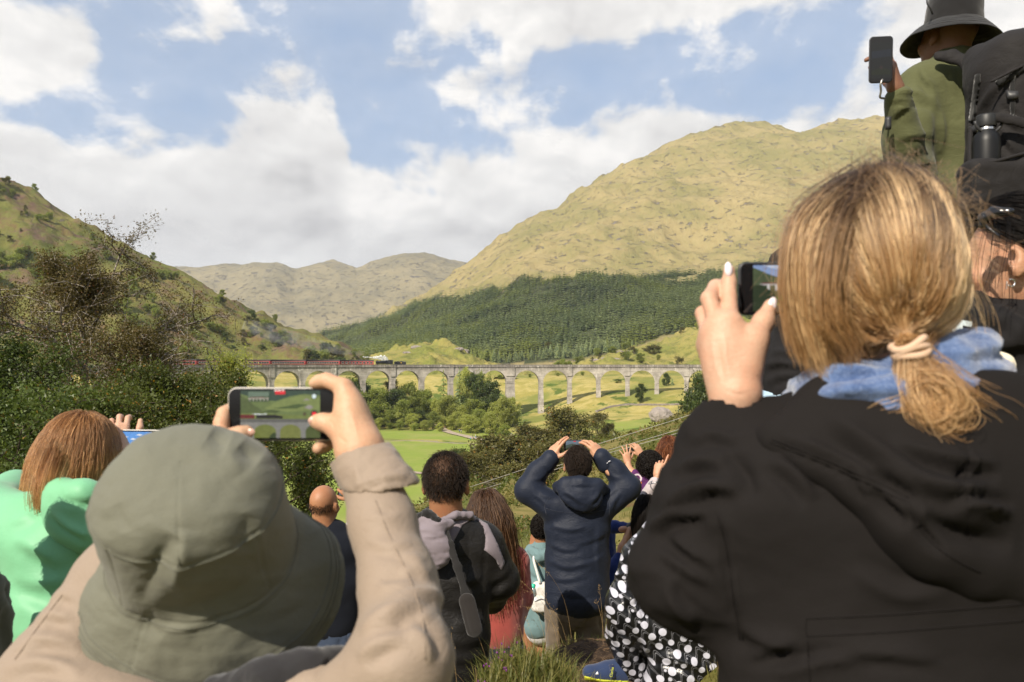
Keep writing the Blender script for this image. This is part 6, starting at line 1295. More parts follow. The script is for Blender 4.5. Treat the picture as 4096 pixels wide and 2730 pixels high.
def long_hair(name, C, R, parent, mat, n, L, seed, push=.035, sway=(0,0,0), rad=.0008, k=15, zlo=-.05, wave=.10, back=.12):
    rt, nl = skull_pts(None, None, n, zlo, (.080,.100,.098), (0,-.010,.028), seed, .05); st = L/k*np.random.default_rng(seed).uniform(.50, 1.12, n)
    sw = np.asarray(R).T @ np.array(sway)
    def fn(p, d, i, r):
        out = p-np.array([0,-.01,.02]); out[:, 2] *= .3; out /= np.linalg.norm(out, axis=1)[:, None]+1e-9
        return d*.45+np.array([0,-.05 if i < 6 else back*.2,-.85])+out*(.25 if i < 5 else -.02)+sw+r.normal(0, wave, p.shape)
    S_ = flow(rt, nl, k, st, fn, C, R, ((.083,.104,.102), (0,-.010,.026)), seed, layer=push); return hair_obj(name, resample(S_, 20), rad, rad*.6, mat, parent)
def cap(C, R, parent, mat, rad=(.080,.099,.098), off=(0,-.010,.028), h=.007, zlo=-.03, name='hair_cap', size=1.0, yf=.05):
    S = Sdf(h); R = np.asarray(R); S.ell(C+R @ (np.array(off)*size), np.array(rad)*size, R, .01); V, q = S.mesh(1); loc = (V-C) @ R/size; ok = ~(((loc[:, 1] > yf) & (loc[:, 2] < .09)) | (loc[:, 2] < zlo+np.maximum(loc[:, 1], -.03)*1.2))[q].any(1); return obj_sdf(name, (V, q[ok]), mat, parent)
HB_black = hair_mat('black_hair', (.006,.005,.0045), (.009,.007,.006), (.014,.011,.009), .3, gloss=.16); HB_dbr = hair_mat('dark_hair_thinning', (.011,.008,.006), (.017,.012,.009), (.034,.022,.015), .35, gloss=.22); HB_ging = hair_mat('ginger_hair', (.20,.085,.030), (.38,.175,.065), (.60,.33,.14), .3, .05, .4); HB_brn = hair_mat('long_brown_hair', (.050,.024,.013), (.075,.033,.016), (.22,.12,.06), .3); HB_red = hair_mat('auburn_curls', (.08,.024,.010), (.14,.044,.017), (.25,.085,.03), .35)
GRP = 'spectators on the slope'
def person(label, px, d, fz): p = P(px, HY, d); return empty('person', (p[0], d, fz), label, 'person', GRP)
# ---------------------------------------------------------------- woman in the mint jacket
o = person('red-haired woman in mint green hooded jacket taking a picture at left', 230, 2.0, -1.86); C = P(330,1838,2.22); R = frame((.25,.95,-.05)); lh_ = hand_at(P(480,1815,2.27), (-.25,.25,.9), (.3,-1,.2), 1, curl=(.55,.6,.65,.7), spread=.10, size=.85, h=.003, arm=.05)
obj_sdf('body', join_vq(head_vq(C, R, P(300,2060,2.1), 1.0, .006), lh_), SK_pink, o); M_mint = cloth('mint_jacket', (.17,.43,.24), .5, .06, 700, .1, .2, .08, 16)
S = Sdf(.009); trunk(S, [(130,430,2050,2.02,.07),(40,480,2170,2.0,.11),(35,470,2450,1.98,.12),(50,480,2800,1.96,.13)]); limb(S, [(90,2110,2.02),(-40,2060,2.1),(60,1960,2.3)], [.085,.075,.06], .05); limb(S, [(440,2130,2.05),(560,2050,2.15),(580,1930,2.22)], [.08,.065,.05], .04); V, q = S.mesh(2); V = rumple(V, q, .006, .20, 12, ridge=False); V = crease(V, q, [([(60,2150),(150,2200),(260,2260)], 30, .012, 1), ([(50,2300),(160,2330),(300,2310)], 34, .012, 1), ([(60,2420),(200,2480),(330,2460)], 34, .010, -1), ([(40,2100),(110,2060),(150,1990)], 24, .010, 1), ([(60,2560),(180,2520),(300,2560)], 30, .010, 1)], .8); obj_sdf('jacket', (V, q), M_mint, o)
S = Sdf(.007); S.chain([P(200,1985,2.0), P(250,1975,1.93), P(340,1985,1.90), P(430,2000,1.93)], [.03,.036,.038,.035], .02); S.ell(P(290,2070,1.90), (.075,.035,.055), rotm('Y', 15), .03); S.ell(P(350,2130,1.90), (.06,.03,.05), rotm('Y', 30), .03); V, q = S.mesh(1); V = rumple(V, q, .0045, .09, 13, ridge=False); V = crease(V, q, [([(215,2050),(280,2110),(360,2150)], 16, .012, 1), ([(230,1995),(330,2020),(420,2010)], 14, -.010)]); obj_sdf('hood', (V, q), M_mint, o)
cap(C, R, o, simple('ginger_hair_mass', (.16,.07,.028), .7, .2, .3, 40), size=1.04); long_hair('hair', C, R, o, HB_ging, 12000, .19, 51, .012, (-.10,0,0), .0005, wave=.09); hair_obj('side_lock', np.concatenate([locks((215,1800,1.96), [(175,1900,1.95),(160,1980,1.94),(165,2090,1.95)], 260, 1, 52, w=(.012,.010)), locks((240,1830,1.94), [(210,1920,1.93),(190,2000,1.93),(175,2050,1.94)], 200, 1, 53, w=(.012,.010))]), .0006, .0004, HB_ging, o)
g_p = [(FULL, (.10,.25,.55)), ([(0,.2),(.3,.45),(.6,.3),(1,.42),(1,0),(0,0)], (.02,.03,.018))]+[([(a,b),(a+.08,b+.06),(a+.17,b+.02),(a+.1,b-.03)], (.55,.58,.62)) for a, b in ((.05,.6),(.25,.75),(.45,.66),(.15,.88),(.6,.85),(.75,.6))]
phone('phone', 'phone showing blue sky held up by the woman in mint jacket', P(545,1772,2.28), frame((.1,1,0)), .156, .075, g_p, M_case_w, (.03,.05,.83,.95))
# ---------------------------------------------------------------- dark green sleeve at the left edge
o = person('person in dark green jacket cut off by the left edge', -160, 1.55, -1.9); obj_sdf('body', head_vq(P(-330,1900,1.6), frame((0,1,0)), P(-300,2150,1.6), 1, .012), SK_fair, o); cap(P(-330,1900,1.6), frame((0,1,0)), o, simple('dark_hair_mass5', (.02,.014,.010), .7, .2, .3, 40), size=1.06); short_hair('hair', P(-330,1900,1.6), frame((0,1,0)), o, HB_dbr, 3000, .03, 62); S = Sdf(.010); trunk(S, [(-450,-150,2270,1.6,.1),(-520,-20,2440,1.58,.12),(-520,25,2900,1.55,.14)]); V, q = S.mesh(2); V = rumple(V, q, .012, .10, 14); obj_sdf('jacket', (V, q), cloth('dark_green_padded', (.040,.042,.024), .7, .15), o)
# ---------------------------------------------------------------- bald man
o = person('bald man in navy knitted sweater and jeans holding a phone', 1320, 4.8, -2.5); C = P(1297,2022,4.8); R = frame((.28,.95,0)); hd1 = hand_at(P(1420,1995,5.1), (-.6,.2,.5), (.2,-1,0), -1, curl=(.5,.6,.6,.6), h=.004)
def ex(S, T): pass
obj_sdf('body', join_vq(head_vq(C, R, P(1310,2150,4.8), 1.0, .007, neck_r=.060), hd1), skin('bald_skin', (.34,.165,.085), .3), o); S = Sdf(.012); trunk(S, [(1250,1390,2125,4.8,.08),(1175,1455,2190,4.78,.12),(1180,1462,2330,4.76,.13),(1195,1450,2500,4.76,.13)]); limb(S, [(1440,2175,4.8),(1475,2140,5.0),(1440,2050,5.15)], [.075,.065,.05], .05); limb(S, [(1200,2200,4.8),(1150,2300,4.9)], [.08,.06], .05); V, q = S.mesh(2); V = rumple(V, q, .008, .20, 15, ridge=False)
m, t = mat_new('navy_knit'); v = t.coord(); w = t.wave(v, 60, 2.5, 2, 2, 'BANDS', 'X'); c = t.mix(w, (.007,.008,.012), (.010,.012,.018)); t.out(t.principled(c, .95, .1, t.bump(w, .4, .003), Sheen_Weight=.05)); obj_sdf('sweater', (V, q), m, o)
M_jean = cloth('blue_jeans', (.035,.05,.085), .85, .35, 300, .1, .3, .4, 9); S = Sdf(.014); trunk(S, [(1215,1430,2470,4.76,.12),(1200,1440,2560,4.76,.13)]); limb(S, [(1255,2560,4.76),(1250,2800,4.78),(1250,3100,4.8)], [.10,.085,.07]); limb(S, [(1385,2560,4.76),(1385,2800,4.78),(1390,3100,4.8)], [.10,.085,.07]); V, q = S.mesh(2); V = rumple(V, q, .008, .12, 16); je = obj_sdf('jeans', (V, q), M_jean, o); panel((V, q), [(1385,2500),(1440,2495),(1442,2575),(1395,2590)], .003, 'pocket', M_jean, o); MB().box(P(1426,2518,4.62)-np.array(o.location), (.012,.004,.024)).build('red_tab', simple('red_tab', (.45,.03,.03), .7, .2, .05), o)
short_hair('hair_fringe', C, R, o, HB_black, 2400, .010, 61, -.075, lambda p: np.clip((p[:, 2]-.005)/.025, 0, 1)*1.2, rad=.0008)
phone('phone', 'black phone edge-on in front of the bald man', P(1392,1982,5.2), frame((.3,1,0)), .15, .075, [(FULL, (.04,.05,.03)), ([(0,.5),(1,.5),(1,1),(0,1)], (.08,.1,.12))], M_case)
# ---------------------------------------------------------------- pale fleece and white cap behind the raised sleeve
o = person('person in pink fleece and white cap mostly hidden behind the beige sleeve', 1470, 5.4, -2.6); C = P(1438,2140,5.4); R = frame((.1,1,0)); obj_sdf('body', head_vq(C, R, P(1450,2240,5.4), 1, .010), SK_fair, o); S = Sdf(.011); S.ell(C+np.array([0,-.01,.035]), (.10,.115,.095), None, .01); S.cut(C+np.array([0,0,.0]), (0,0,-1)); V, q = S.mesh(1); V = rumple(V, q, .008, .08, 17); obj_sdf('cap', (V, q), cloth('white_cap', (.55,.55,.54), .6, .05), o)
S = Sdf(.013); trunk(S, [(1420,1520,2225,5.4,.08),(1432,1620,2290,5.4,.12),(1428,1640,2700,5.4,.14)]); V, q = S.mesh(2); V = rumple(V, q, .010, .10, 18); obj_sdf('fleece', (V, q), cloth('pink_fleece', (.58,.36,.30), .98, .2, 160, .6, .8), o)
# ---------------------------------------------------------------- man in black and lavender padded jacket
o = person('dark-haired man in black and lavender-grey padded jacket with diagonal strap', 1790, 3.35, -2.1); C = P(1784,1938,3.32); R = frame((.06,1,-.05)); obj_sdf('body', head_vq(C, R, P(1790,2110,3.32), 1.04, .006, neck_r=.064), SK_brown, o); cap(C, R, o, simple('thin_dark_scalp', (.085,.045,.026), .7, .2, .4, 60), (.0795,.0985,.0965), size=1.04, zlo=-.045)
short_hair('hair', C, R, o, HB_dbr, 6000, .026, 71, -.060, lambda p: .98*np.exp(-((p[:, 0]/.036)**2+((p[:, 1]+.070)/.045)**2+((p[:, 2]-.085)/.034)**2)), .010, .26, 1.04, .0006)
M_pad = cloth('black_padded_shell', (.011,.010,.0095), .5, .15, 500, .02, .2, .35, 16, spec=.2); M_lav = cloth('lavender_grey_panel', (.19,.16,.18), .75, .08, 500, .15, .2)
S = Sdf(.0085); trunk(S, [(1700,1880,2085,3.32,.075),(1600,1955,2150,3.32,.12),(1590,1960,2330,3.30,.135),(1600,1950,2520,3.28,.14),(1590,1960,2800,3.26,.15)]); limb(S, [(1935,2180,3.32),(2000,2320,3.36),(1960,2390,3.55),(1830,2330,3.75)], [.085,.078,.066,.05], .04); limb(S, [(1620,2180,3.32),(1560,2330,3.36),(1640,2380,3.6)], [.085,.075,.06], .04); V, q = S.mesh(2); V = rumple(V, q, .007, .22, 19, ridge=False)
V = crease(V, q, [([(1870,2105),(1875,2250),(1872,2400),(1880,2560)], 7, -.006), ([(1940,2120),(1938,2250),(1930,2380)], 8, -.008), ([(1800,2320),(1860,2330),(1930,2300)], 22, .010, 1), ([(1810,2420),(1870,2400),(1930,2420)], 22, .009, 1), ([(1820,2480),(1880,2500),(1940,2480)], 24, .012, -1), ([(1800,2560),(1860,2570),(1940,2550)], 24, .010, 1), ([(1960,2330),(2010,2300),(2040,2250)], 18, .010, 1), ([(1950,2380),(2000,2370),(2040,2330)], 18, .010, -1), ([(1760,2600),(1850,2640),(1930,2620)], 22, .010, 1), ([(1700,2350),(1760,2380),(1800,2440)], 18, .008, 1)], .8); obj_sdf('jacket', (V, q), M_pad, o); jv = (V, q)
panel(jv, [(1905,2075),(1950,2100),(1990,2180),(2018,2250),(2005,2285),(1985,2240),(1938,2200),(1942,2150),(1935,2110)], .004, 'shoulder_panel', M_lav, o); panel(jv, [(1770,2080),(1905,2068),(1850,2100),(1800,2195),(1780,2180)], .004, 'collar_panel', M_lav, o)
S = Sdf(.006); S.chain([P(1665,2100,3.22), P(1700,2080,3.17), P(1760,2100,3.15), P(1800,2095,3.17)], [.026,.026,.024,.02], .01); S.ell(P(1715,2180,3.13), (.075,.035,.075), rotm('Y', 25), .03); S.ell(P(1745,2230,3.13), (.060,.03,.045), rotm('Y', -30), .03); V, q = S.mesh(2); V = rumple(V, q, .004, .05, 20, np.diag([.6,1,1.4])); V = crease(V, q, [([(1660,2150),(1720,2160),(1790,2150)], 6, -.006), ([(1660,2215),(1720,2222),(1790,2212)], 6, -.006)]); obj_sdf('hood', (V, q), M_lav, o)
S = Sdf(.006); S.chain([P(1670,2075,3.19), P(1710,2060,3.16), P(1750,2085,3.135)], [.020,.022,.016], .01); V, q = S.mesh(1); obj_sdf('hood_lining', (rumple(V, q, .006, .03, 21), q), cloth('black_fleece_lining', (.012,.011,.011), .95), o)
S = Sdf(.006); S.chain([P(1768,2085,3.20), P(1820,2062,3.22), P(1880,2062,3.26), P(1900,2085,3.30)], [.016,.017,.016,.012], .01); V, q = S.mesh(1); obj_sdf('collar', (rumple(V, q, .003, .04, 22), q), M_lav, o)
st = [P(1768,2092,3.165), P(1800,2180,3.12), P(1830,2270,3.105), P(1860,2370,3.10), P(1885,2430,3.09)]; S = Sdf(.005); S.chain(st, [.016]*5, .005, flat=(0,1,.1), f=.3); obj_sdf('bag_strap', S.mesh(1), cloth('black_webbing', (.016,.015,.015), .9), o)
S = Sdf(.005); S.cone(P(1868,2405,3.085), P(1898,2520,3.075), .033, .033, .004, (0,1,.1), .4); V, q = S.mesh(2); obj_sdf('strap_pad', (crease(V, q, [([(1850,2410),(1880,2530),(1910,2540)], 5, -.003)]), q), cloth('black_strap_pad', (.020,.017,.016), .95), o)
# ---------------------------------------------------------------- woman with long brown hair, coral coat
o = person('woman with very long brown hair and coral red coat', 1990, 4.9, -2.45); C = P(1945,2050,4.9); R = frame((-.25,.96,0)); obj_sdf('body', head_vq(C, R, P(1965,2180,4.9), 1, .008), SK_fair, o); M_cor = cloth('coral_fleece', (.26,.048,.038), .95, .12, 240, .4, .4); S = Sdf(.012); trunk(S, [(1930,2040,2180,4.9,.08),(1900,2085,2240,4.9,.12),(1900,2100,2400,4.88,.13),(1890,2095,2520,4.88,.14)]); limb(S, [(2075,2240,4.9),(2090,2400,4.92),(2060,2500,5.0)], [.07,.062,.055], .03); V, q = S.mesh(2); V = rumple(V, q, .008, .15, 23, ridge=False); obj_sdf('coat', (V, q), M_cor, o)
S = Sdf(.014); trunk(S, [(1905,2085,2490,4.88,.12),(1900,2085,2600,4.88,.12)]); limb(S, [(1945,2600,4.88),(1945,3050,4.9)], [.09,.07]); limb(S, [(2045,2600,4.88),(2045,3050,4.9)], [.09,.07]); V, q = S.mesh(1); obj_sdf('trousers', (rumple(V, q, .008, .12, 24), q), cloth('navy_trousers', (.016,.018,.026), .9), o)
cap(C, R, o, simple('brown_hair_mass2', (.07,.038,.022), .7, .2, .3, 40), size=1.05); long_hair('hair', C, R, o, HB_brn, 5200, .54, 81, .03, (.10,-.04,0), .0013, 18, wave=.12)
S = Sdf(.004); S.box(P(1893,2030,4.82), (.006,.02,.018), None, .004); obj_sdf('sunglasses', S.mesh(1), M_glassblk, o)
# ---------------------------------------------------------------- youngster in the teal coat
o = person('youngster in pale teal coat and white shorts with dark curly hair', 2150, 6.6, -2.75); C = P(2168,2118,6.6); R = frame((.1,1,0)); hd = hand_at(P(2130,2185,6.62), (.05,.1,1), (-.9,-.4,0), 1, curl=(.15,.2,.2,.25), size=.95, h=.006); S = Sdf(.014); limb(S, [(2118,2510,6.6),(2116,2600,6.62),(2114,2720,6.65)], [.062,.055,.045]); limb(S, [(2172,2510,6.6),(2172,2600,6.62),(2174,2720,6.65)], [.062,.055,.045]); limb(S, [(2165,2170,6.6),(2150,2300,6.6),(2145,2500,6.6)], [.05,.09,.10]); limb(S, [(2118,2510,6.6),(2172,2510,6.6)], [.06,.06]); limb(S, [(2150,2220,6.6),(2112,2245,6.62),(2128,2195,6.62)], [.04,.035,.028]); lg = S.mesh(1); obj_sdf('body', join_vq(head_vq(C, R, P(2165,2200,6.6), .95, .010), hd, lg), SK_brown, o)
M_teal = cloth('pale_teal_coat', (.125,.20,.21), .75, .08, 400, .15, .2); S = Sdf(.013); trunk(S, [(2130,2200,2185,6.6,.08),(2106,2225,2230,6.6,.11),(2108,2225,2360,6.58,.12),(2092,2240,2492,6.58,.15)]); limb(S, [(2122,2235,6.6),(2098,2255,6.62),(2128,2200,6.62)], [.07,.062,.05], .03); V, q = S.mesh(2); V = rumple(V, q, .010, .14, 25, ridge=False); V = crease(V, q, [([(2110,2250),(2130,2290),(2160,2310)], 10, .012, 1), ([(2105,2330),(2130,2340),(2170,2350)], 10, .010, 1), ([(2110,2400),(2120,2450),(2115,2490)], 10, .012, 1)]); obj_sdf('coat', (V, q), M_teal, o); S = Sdf(.010); S.chain([P(2128,2205,6.52), P(2160,2225,6.47), P(2195,2215,6.48)], [.04,.05,.045], .03); V, q = S.mesh(1); obj_sdf('hood', (rumple(V, q, .01, .06, 26), q), M_teal, o)
S = Sdf(.014); trunk(S, [(2098,2232,2480,6.6,.13),(2096,2236,2512,6.6,.14)]); V, q = S.mesh(1); obj_sdf('shorts', (V, q), cloth('white_shorts', (.62,.60,.60), .8, .05), o); cap(C, R, o, simple('black_scalp', (.012,.009,.008), .8, .2, .3, 40), size=1.0); curly_hair('hair', C, R, o, HB_black, 2600, .030, 83, size=.95, rad=.0016, k=10, fall=.1, coil=.006)
bp_ = empty('backpack', tuple(P(2160,2440,6.42)), 'small white backpack worn over the teal coat', 'backpack'); M_wht = cloth('white_leather', (.62,.60,.56), .45, .06, 200, .0, .1); S = Sdf(.007); S.box(P(2165,2385,6.40), (.085,.05,.115), rotm('Y', 6), .05, .01); S.box(P(2160,2420,6.34), (.065,.03,.06), rotm('Y', 6), .03, .008); V, q = S.mesh(1); obj_sdf('bag', (rumple(V, q, .003, .05, 27), q), M_wht, bp_); a = np.array(bp_.location); MB().tube(catmull([P(2160,2335,6.36), P(2148,2290,6.40), P(2135,2240,6.44), P(2140,2215,6.48)], 12)-a, .011, 6).build('strap', M_wht, bp_, True); MB().tube(catmull([P(2126,2400,6.40), P(2112,2365,6.42), P(2100,2370,6.46), P(2105,2350,6.5)], 12)-a, .006, 6).build('side_strap', M_wht, bp_, True); MB().tube(catmull([P(2138,2408,6.308), P(2162,2396,6.306), P(2190,2404,6.31)], 10)-a, .004, 5).build('zip', simple('grey_zip', (.3,.3,.3), .4, .5, .1), bp_, True)
bo = empty('water_bottle', tuple(P(2133,2395,6.36)), 'clear water bottle with green cap in the white backpack pocket', 'bottle'); z0 = P(2133,2400,6.36)-np.array(bo.location); b = MB(); b.lathe([(0,0),(.026,0),(.027,.06),(.022,.085),(.011,.10)], 12, Matrix.Translation(z0)); b.build('bottle', simple('clear_plastic', (.35,.45,.45), .15, .5, .2, Transmission_Weight=.5), bo, True); b = MB(); b.lathe([(.014,.098),(.015,.125),(0,.127)], 12, Matrix.Translation(z0)); b.build('cap', simple('green_cap', (.02,.42,.28), .4, .4, .05), bo, True)
# ---------------------------------------------------------------- man in navy rain jacket
o = person('man in navy hooded rain jacket holding a phone overhead with both hands', 2310, 6.0, -2.35); C = P(2311,1862,6.0); R = frame((-.03,1,.12)); h1 = hand_at(P(2196,1842,6.04), (.42,.25,.80), (-.75,-.6,.1), 1, curl=(.15,.25,.45,.55), thumb=(.5,.1), size=1.25, h=.0045); h2 = hand_at(P(2408,1838,6.04), (-.46,.25,.76), (.55,-.8,.25), -1, curl=(.35,.45,.5,.55), thumb=(.9,.2), size=1.25, h=.0045)
obj_sdf('body', join_vq(head_vq(C, R, P(2311,1985,6.0), 1.16, .008), h1, h2), SK_tan, o); M_nav = cloth('navy_shell', (.0095,.0135,.0265), .6, .12, 500, .03, .2, .35, 12, spec=.22); S = Sdf(.0105)
trunk(S, [(2250,2372,1960,6.0,.09),(2205,2418,2020,6.0,.12),(2182,2440,2110,6.0,.14),(2182,2436,2240,6.0,.15),(2178,2440,2395,5.98,.165)], .03); limb(S, [(2215,2032,6.0),(2112,1962,6.03),(2150,1888,6.05),(2192,1846,6.05)], [.112,.098,.078,.064], .04); limb(S, [(2408,2032,6.0),(2510,1950,6.03),(2462,1884,6.05),(2414,1840,6.05)], [.112,.098,.078,.064], .04); V, q = S.mesh(2); V = rumple(V, q, .006, .20, 28, ridge=False)
V = crease(V, q, [([(2130,1975),(2170,2000),(2200,2040)], 8, .016, 1), ([(2480,1970),(2455,2010),(2440,2050)], 8, .016, -1), ([(2195,2100),(2280,2120),(2350,2105)], 9, .014, 1), ([(2190,2170),(2260,2200),(2330,2190)], 9, .012, 1), ([(2430,2130),(2370,2160),(2300,2180)], 9, .012, -1), ([(2190,2240),(2270,2270),(2360,2250)], 10, .014, 1), ([(2430,2210),(2370,2250),(2310,2260)], 9, .010, 1), ([(2185,2300),(2260,2320),(2350,2300)], 10, .012, 1), ([(2120,1920),(2160,1915),(2190,1890)], 7, .010, 1), ([(2500,1910),(2460,1910),(2430,1880)], 7, .010, 1), ([(2185,2380),(2300,2398),(2430,2385)], 5, -.008), ([(2400,2100),(2390,2200),(2400,2300)], 10, .010, 1), ([(2210,2060),(2220,2140),(2210,2220)], 10, .010, 1), ([(2150,1960),(2180,1985),(2230,1990)], 7, .010, 1), ([(2470,1950),(2440,1975),(2400,1985)], 7, .010, -1)], .6, 1.2); obj_sdf('jacket', (V, q), M_nav, o); M_nst = cloth('navy_stitching', (.016,.021,.036), .8, .05)
for ln in ([(2185,2035),(2240,2048),(2310,2052),(2380,2048),(2438,2035)], [(2200,1990),(2180,2020),(2186,2060)], [(2425,1990),(2440,2020),(2436,2060)]): seam((V, q), ln, .0022, M_nst, o)
S = Sdf(.008); S.chain([P(2232,1950,5.94), P(2265,1935,5.88), P(2325,1932,5.86), P(2385,1942,5.88), P(2412,1958,5.94)], [.045,.048,.05,.048,.045], .03); S.ell(P(2320,1978,5.85), (.150,.06,.080), None, .06); S.ell(P(2340,2012,5.85), (.090,.05,.06), None, .06); V, q = S.mesh(2); V = rumple(V, q, .006, .12, 29, ridge=False); V = crease(V, q, [([(2255,1965),(2290,1985),(2320,2010)], 10, .012, 1), ([(2400,1962),(2385,1990),(2360,2015)], 9, .010, -1), ([(2250,1945),(2320,1952),(2400,1950)], 9, -.008), ([(2240,1990),(2300,2035),(2370,2040),(2420,1990)], 7, .010)]); obj_sdf('hood', (V, q), M_nav, o)
S = Sdf(.008); S.cone(P(2183,1862,6.05), P(2202,1836,6.05), .073, .070, .005); V, q = S.mesh(1); obj_sdf('cuff', (V, q), M_nav, o); S = Sdf(.008); S.cone(P(2424,1858,6.05), P(2406,1830,6.05), .073, .070, .005); V, q = S.mesh(1); obj_sdf('cuff', (V, q), M_nav, o); S = Sdf(.013); trunk(S, [(2190,2420,2380,6.0,.15),(2188,2410,2440,6.0,.15)]); limb(S, [(2240,2440,6.0),(2235,2700,6.0)], [.115,.09]); limb(S, [(2360,2440,6.0),(2365,2700,6.0)], [.115,.09]); V, q = S.mesh(1); V = rumple(V, q, .012, .12, 30); obj_sdf('trousers', (V, q), cloth('taupe_trousers', (.105,.080,.055), .9, .15, 300), o)
MB().box(P(2437,1846,5.97)-np.array(o.location), (.018,.003,.006), rotm('Y', -30)).box(P(2429,1853,5.97)-np.array(o.location), (.010,.003,.005), rotm('Y', -30)).build('sleeve_mark', simple('pale_print', (.55,.55,.58), .6, .2, .05), o)
cap(C, R, o, simple('dark_scalp', (.030,.019,.014), .7, .2, .4, 60), zlo=-.05, size=1.16); short_hair('hair', C, R, o, HB_dbr, 5200, .026, 85, -.06, lambda p: .55*np.exp(-((p[:, 0]/.03)**2+((p[:, 1]+.08)/.05)**2+((p[:, 2]-.06)/.03)**2)), .010, .30, 1.16, .0010)
navy_p = [(FULL, (.05,.065,.05)), ([(0,.5),(.4,.7),(.7,.55),(1,.75),(1,1),(0,1)], (.10,.13,.16)), ([(.45,.86),(.6,.86),(.6,.97),(.45,.97)], (.4,.02,.03)), ([(0,.2),(.5,.35),(1,.25),(1,0),(0,0)], (.03,.045,.02)), (circ(.9,.4,.08,12,1.8), (.4,.02,.02))]
phone('phone', 'phone held over his head by the man in navy jacket', P(2296,1782,6.16), frame((0,1,-.05)), .162, .082, navy_p, M_case, (.10,.04,.92,.96))
# ---------------------------------------------------------------- woman in patterned purple dress
o = person('woman with black curly hair in patterned purple dress photographing', 2590, 8.2, -2.8); C = P(2598,1862,8.2); R = frame((-.25,.96,.05)); h1 = hand_at(P(2512,1852,8.3), (-.15,.1,.98), (.2,-1,0), 1, curl=(.1,.15,.2,.2), spread=.28, thumb=(.3,.1), h=.006); h2 = hand_at(P(2566,1822,8.36), (-.5,.1,.85), (.4,-.9,0), -1, curl=(.3,.5,.5,.5), h=.006); S = Sdf(.011); limb(S, [(2540,1898,8.2),(2516,1880,8.25),(2512,1850,8.3)], [.045,.040,.030]); limb(S, [(2600,1900,8.3),(2575,1840,8.35),(2568,1822,8.36)], [.045,.038,.03]); ar = S.mesh(1); obj_sdf('body', join_vq(head_vq(C, R, P(2600,1930,8.2), 1, .011), h1, h2, ar), SK_tan, o)
m, t = mat_new('purple_pattern_dress'); v = t.mapv(t.coord(), (1,0,1)); c = (.075,.018,.085); d1 = t.vor(v, 9, 'F1', 0, .6); d2 = t.vor(t.mapv(v, (1,1,1), (0,0,0), (.3,0,.2)), 6, 'F1', 0, .7); c = t.mix(t.m('MULTIPLY', t.ss(d1, .26, .22), t.ss(d1, .10, .14)), c, (.52,.17,.02)); c = t.mix(t.m('MULTIPLY', t.ss(d2, .34, .30), t.ss(d2, .22, .26)), c, (.50,.42,.46)); t.out(t.principled(c, .8, .2)); S = Sdf(.014); trunk(S, [(2560,2645,1915,8.2,.09),(2558,2660,1960,8.2,.11),(2562,2655,2030,8.2,.11),(2528,2690,2140,8.2,.17),(2500,2720,2300,8.2,.22)]); limb(S, [(2575,1915,8.2),(2542,1896,8.2)], [.07,.055], .03); V, q = S.mesh(2); obj_sdf('dress', (rumple(V, q, .01, .15, 31), q), m, o)
cap(C, R, o, simple('black_scalp2', (.010,.008,.008), .8, .2, .3, 40), size=1.1); curly_hair('hair', C, R, o, HB_black, 3200, .075, 91, rad=.0026, k=16, fall=.35, coil=.014)
phone('phone', 'dark phone held out by the woman in purple dress', P(2532,1806,8.45), frame((.1,1,.0)), .145, .070, [(FULL, (.02,.02,.014)), ([(.05,.3),(.7,.35),(.7,.6),(.05,.55)], (.05,.045,.02)), (circ(.85,.3,.09,10,1.8), (.08,.07,.06)), (circ(.85,.7,.09,10,1.8), (.08,.07,.06))], M_case)
# ---------------------------------------------------------------- auburn curls
o = person('person with long auburn curls beyond the black jacket sleeve', 2680, 8.7, -2.9); C = P(2678,1800,8.7); R = frame((0,1,0)); obj_sdf('body', head_vq(C, R, P(2680,1880,8.7), 1, .012), SK_fair, o); S = Sdf(.016); trunk(S, [(2650,2715,1870,8.7,.09),(2620,2745,1920,8.7,.12),(2620,2745,2200,8.7,.14)]); V, q = S.mesh(1); obj_sdf('top', (V, q), cloth('brown_top', (.10,.06,.05), .9), o); cap(C, R, o, simple('auburn_mass', (.10,.035,.015), .8, .2, .4, 30), size=1.12, zlo=-.09); long_hair('hair', C, R, o, HB_red, 2600, .30, 93, .035, (0,0,0), .0022, 15, wave=.45); curly_hair('curls', C+np.array([0,0,-.03]), R, o, HB_red, 1500, .06, 94, -.1, 1.1, .0022, 14, .8, .013)
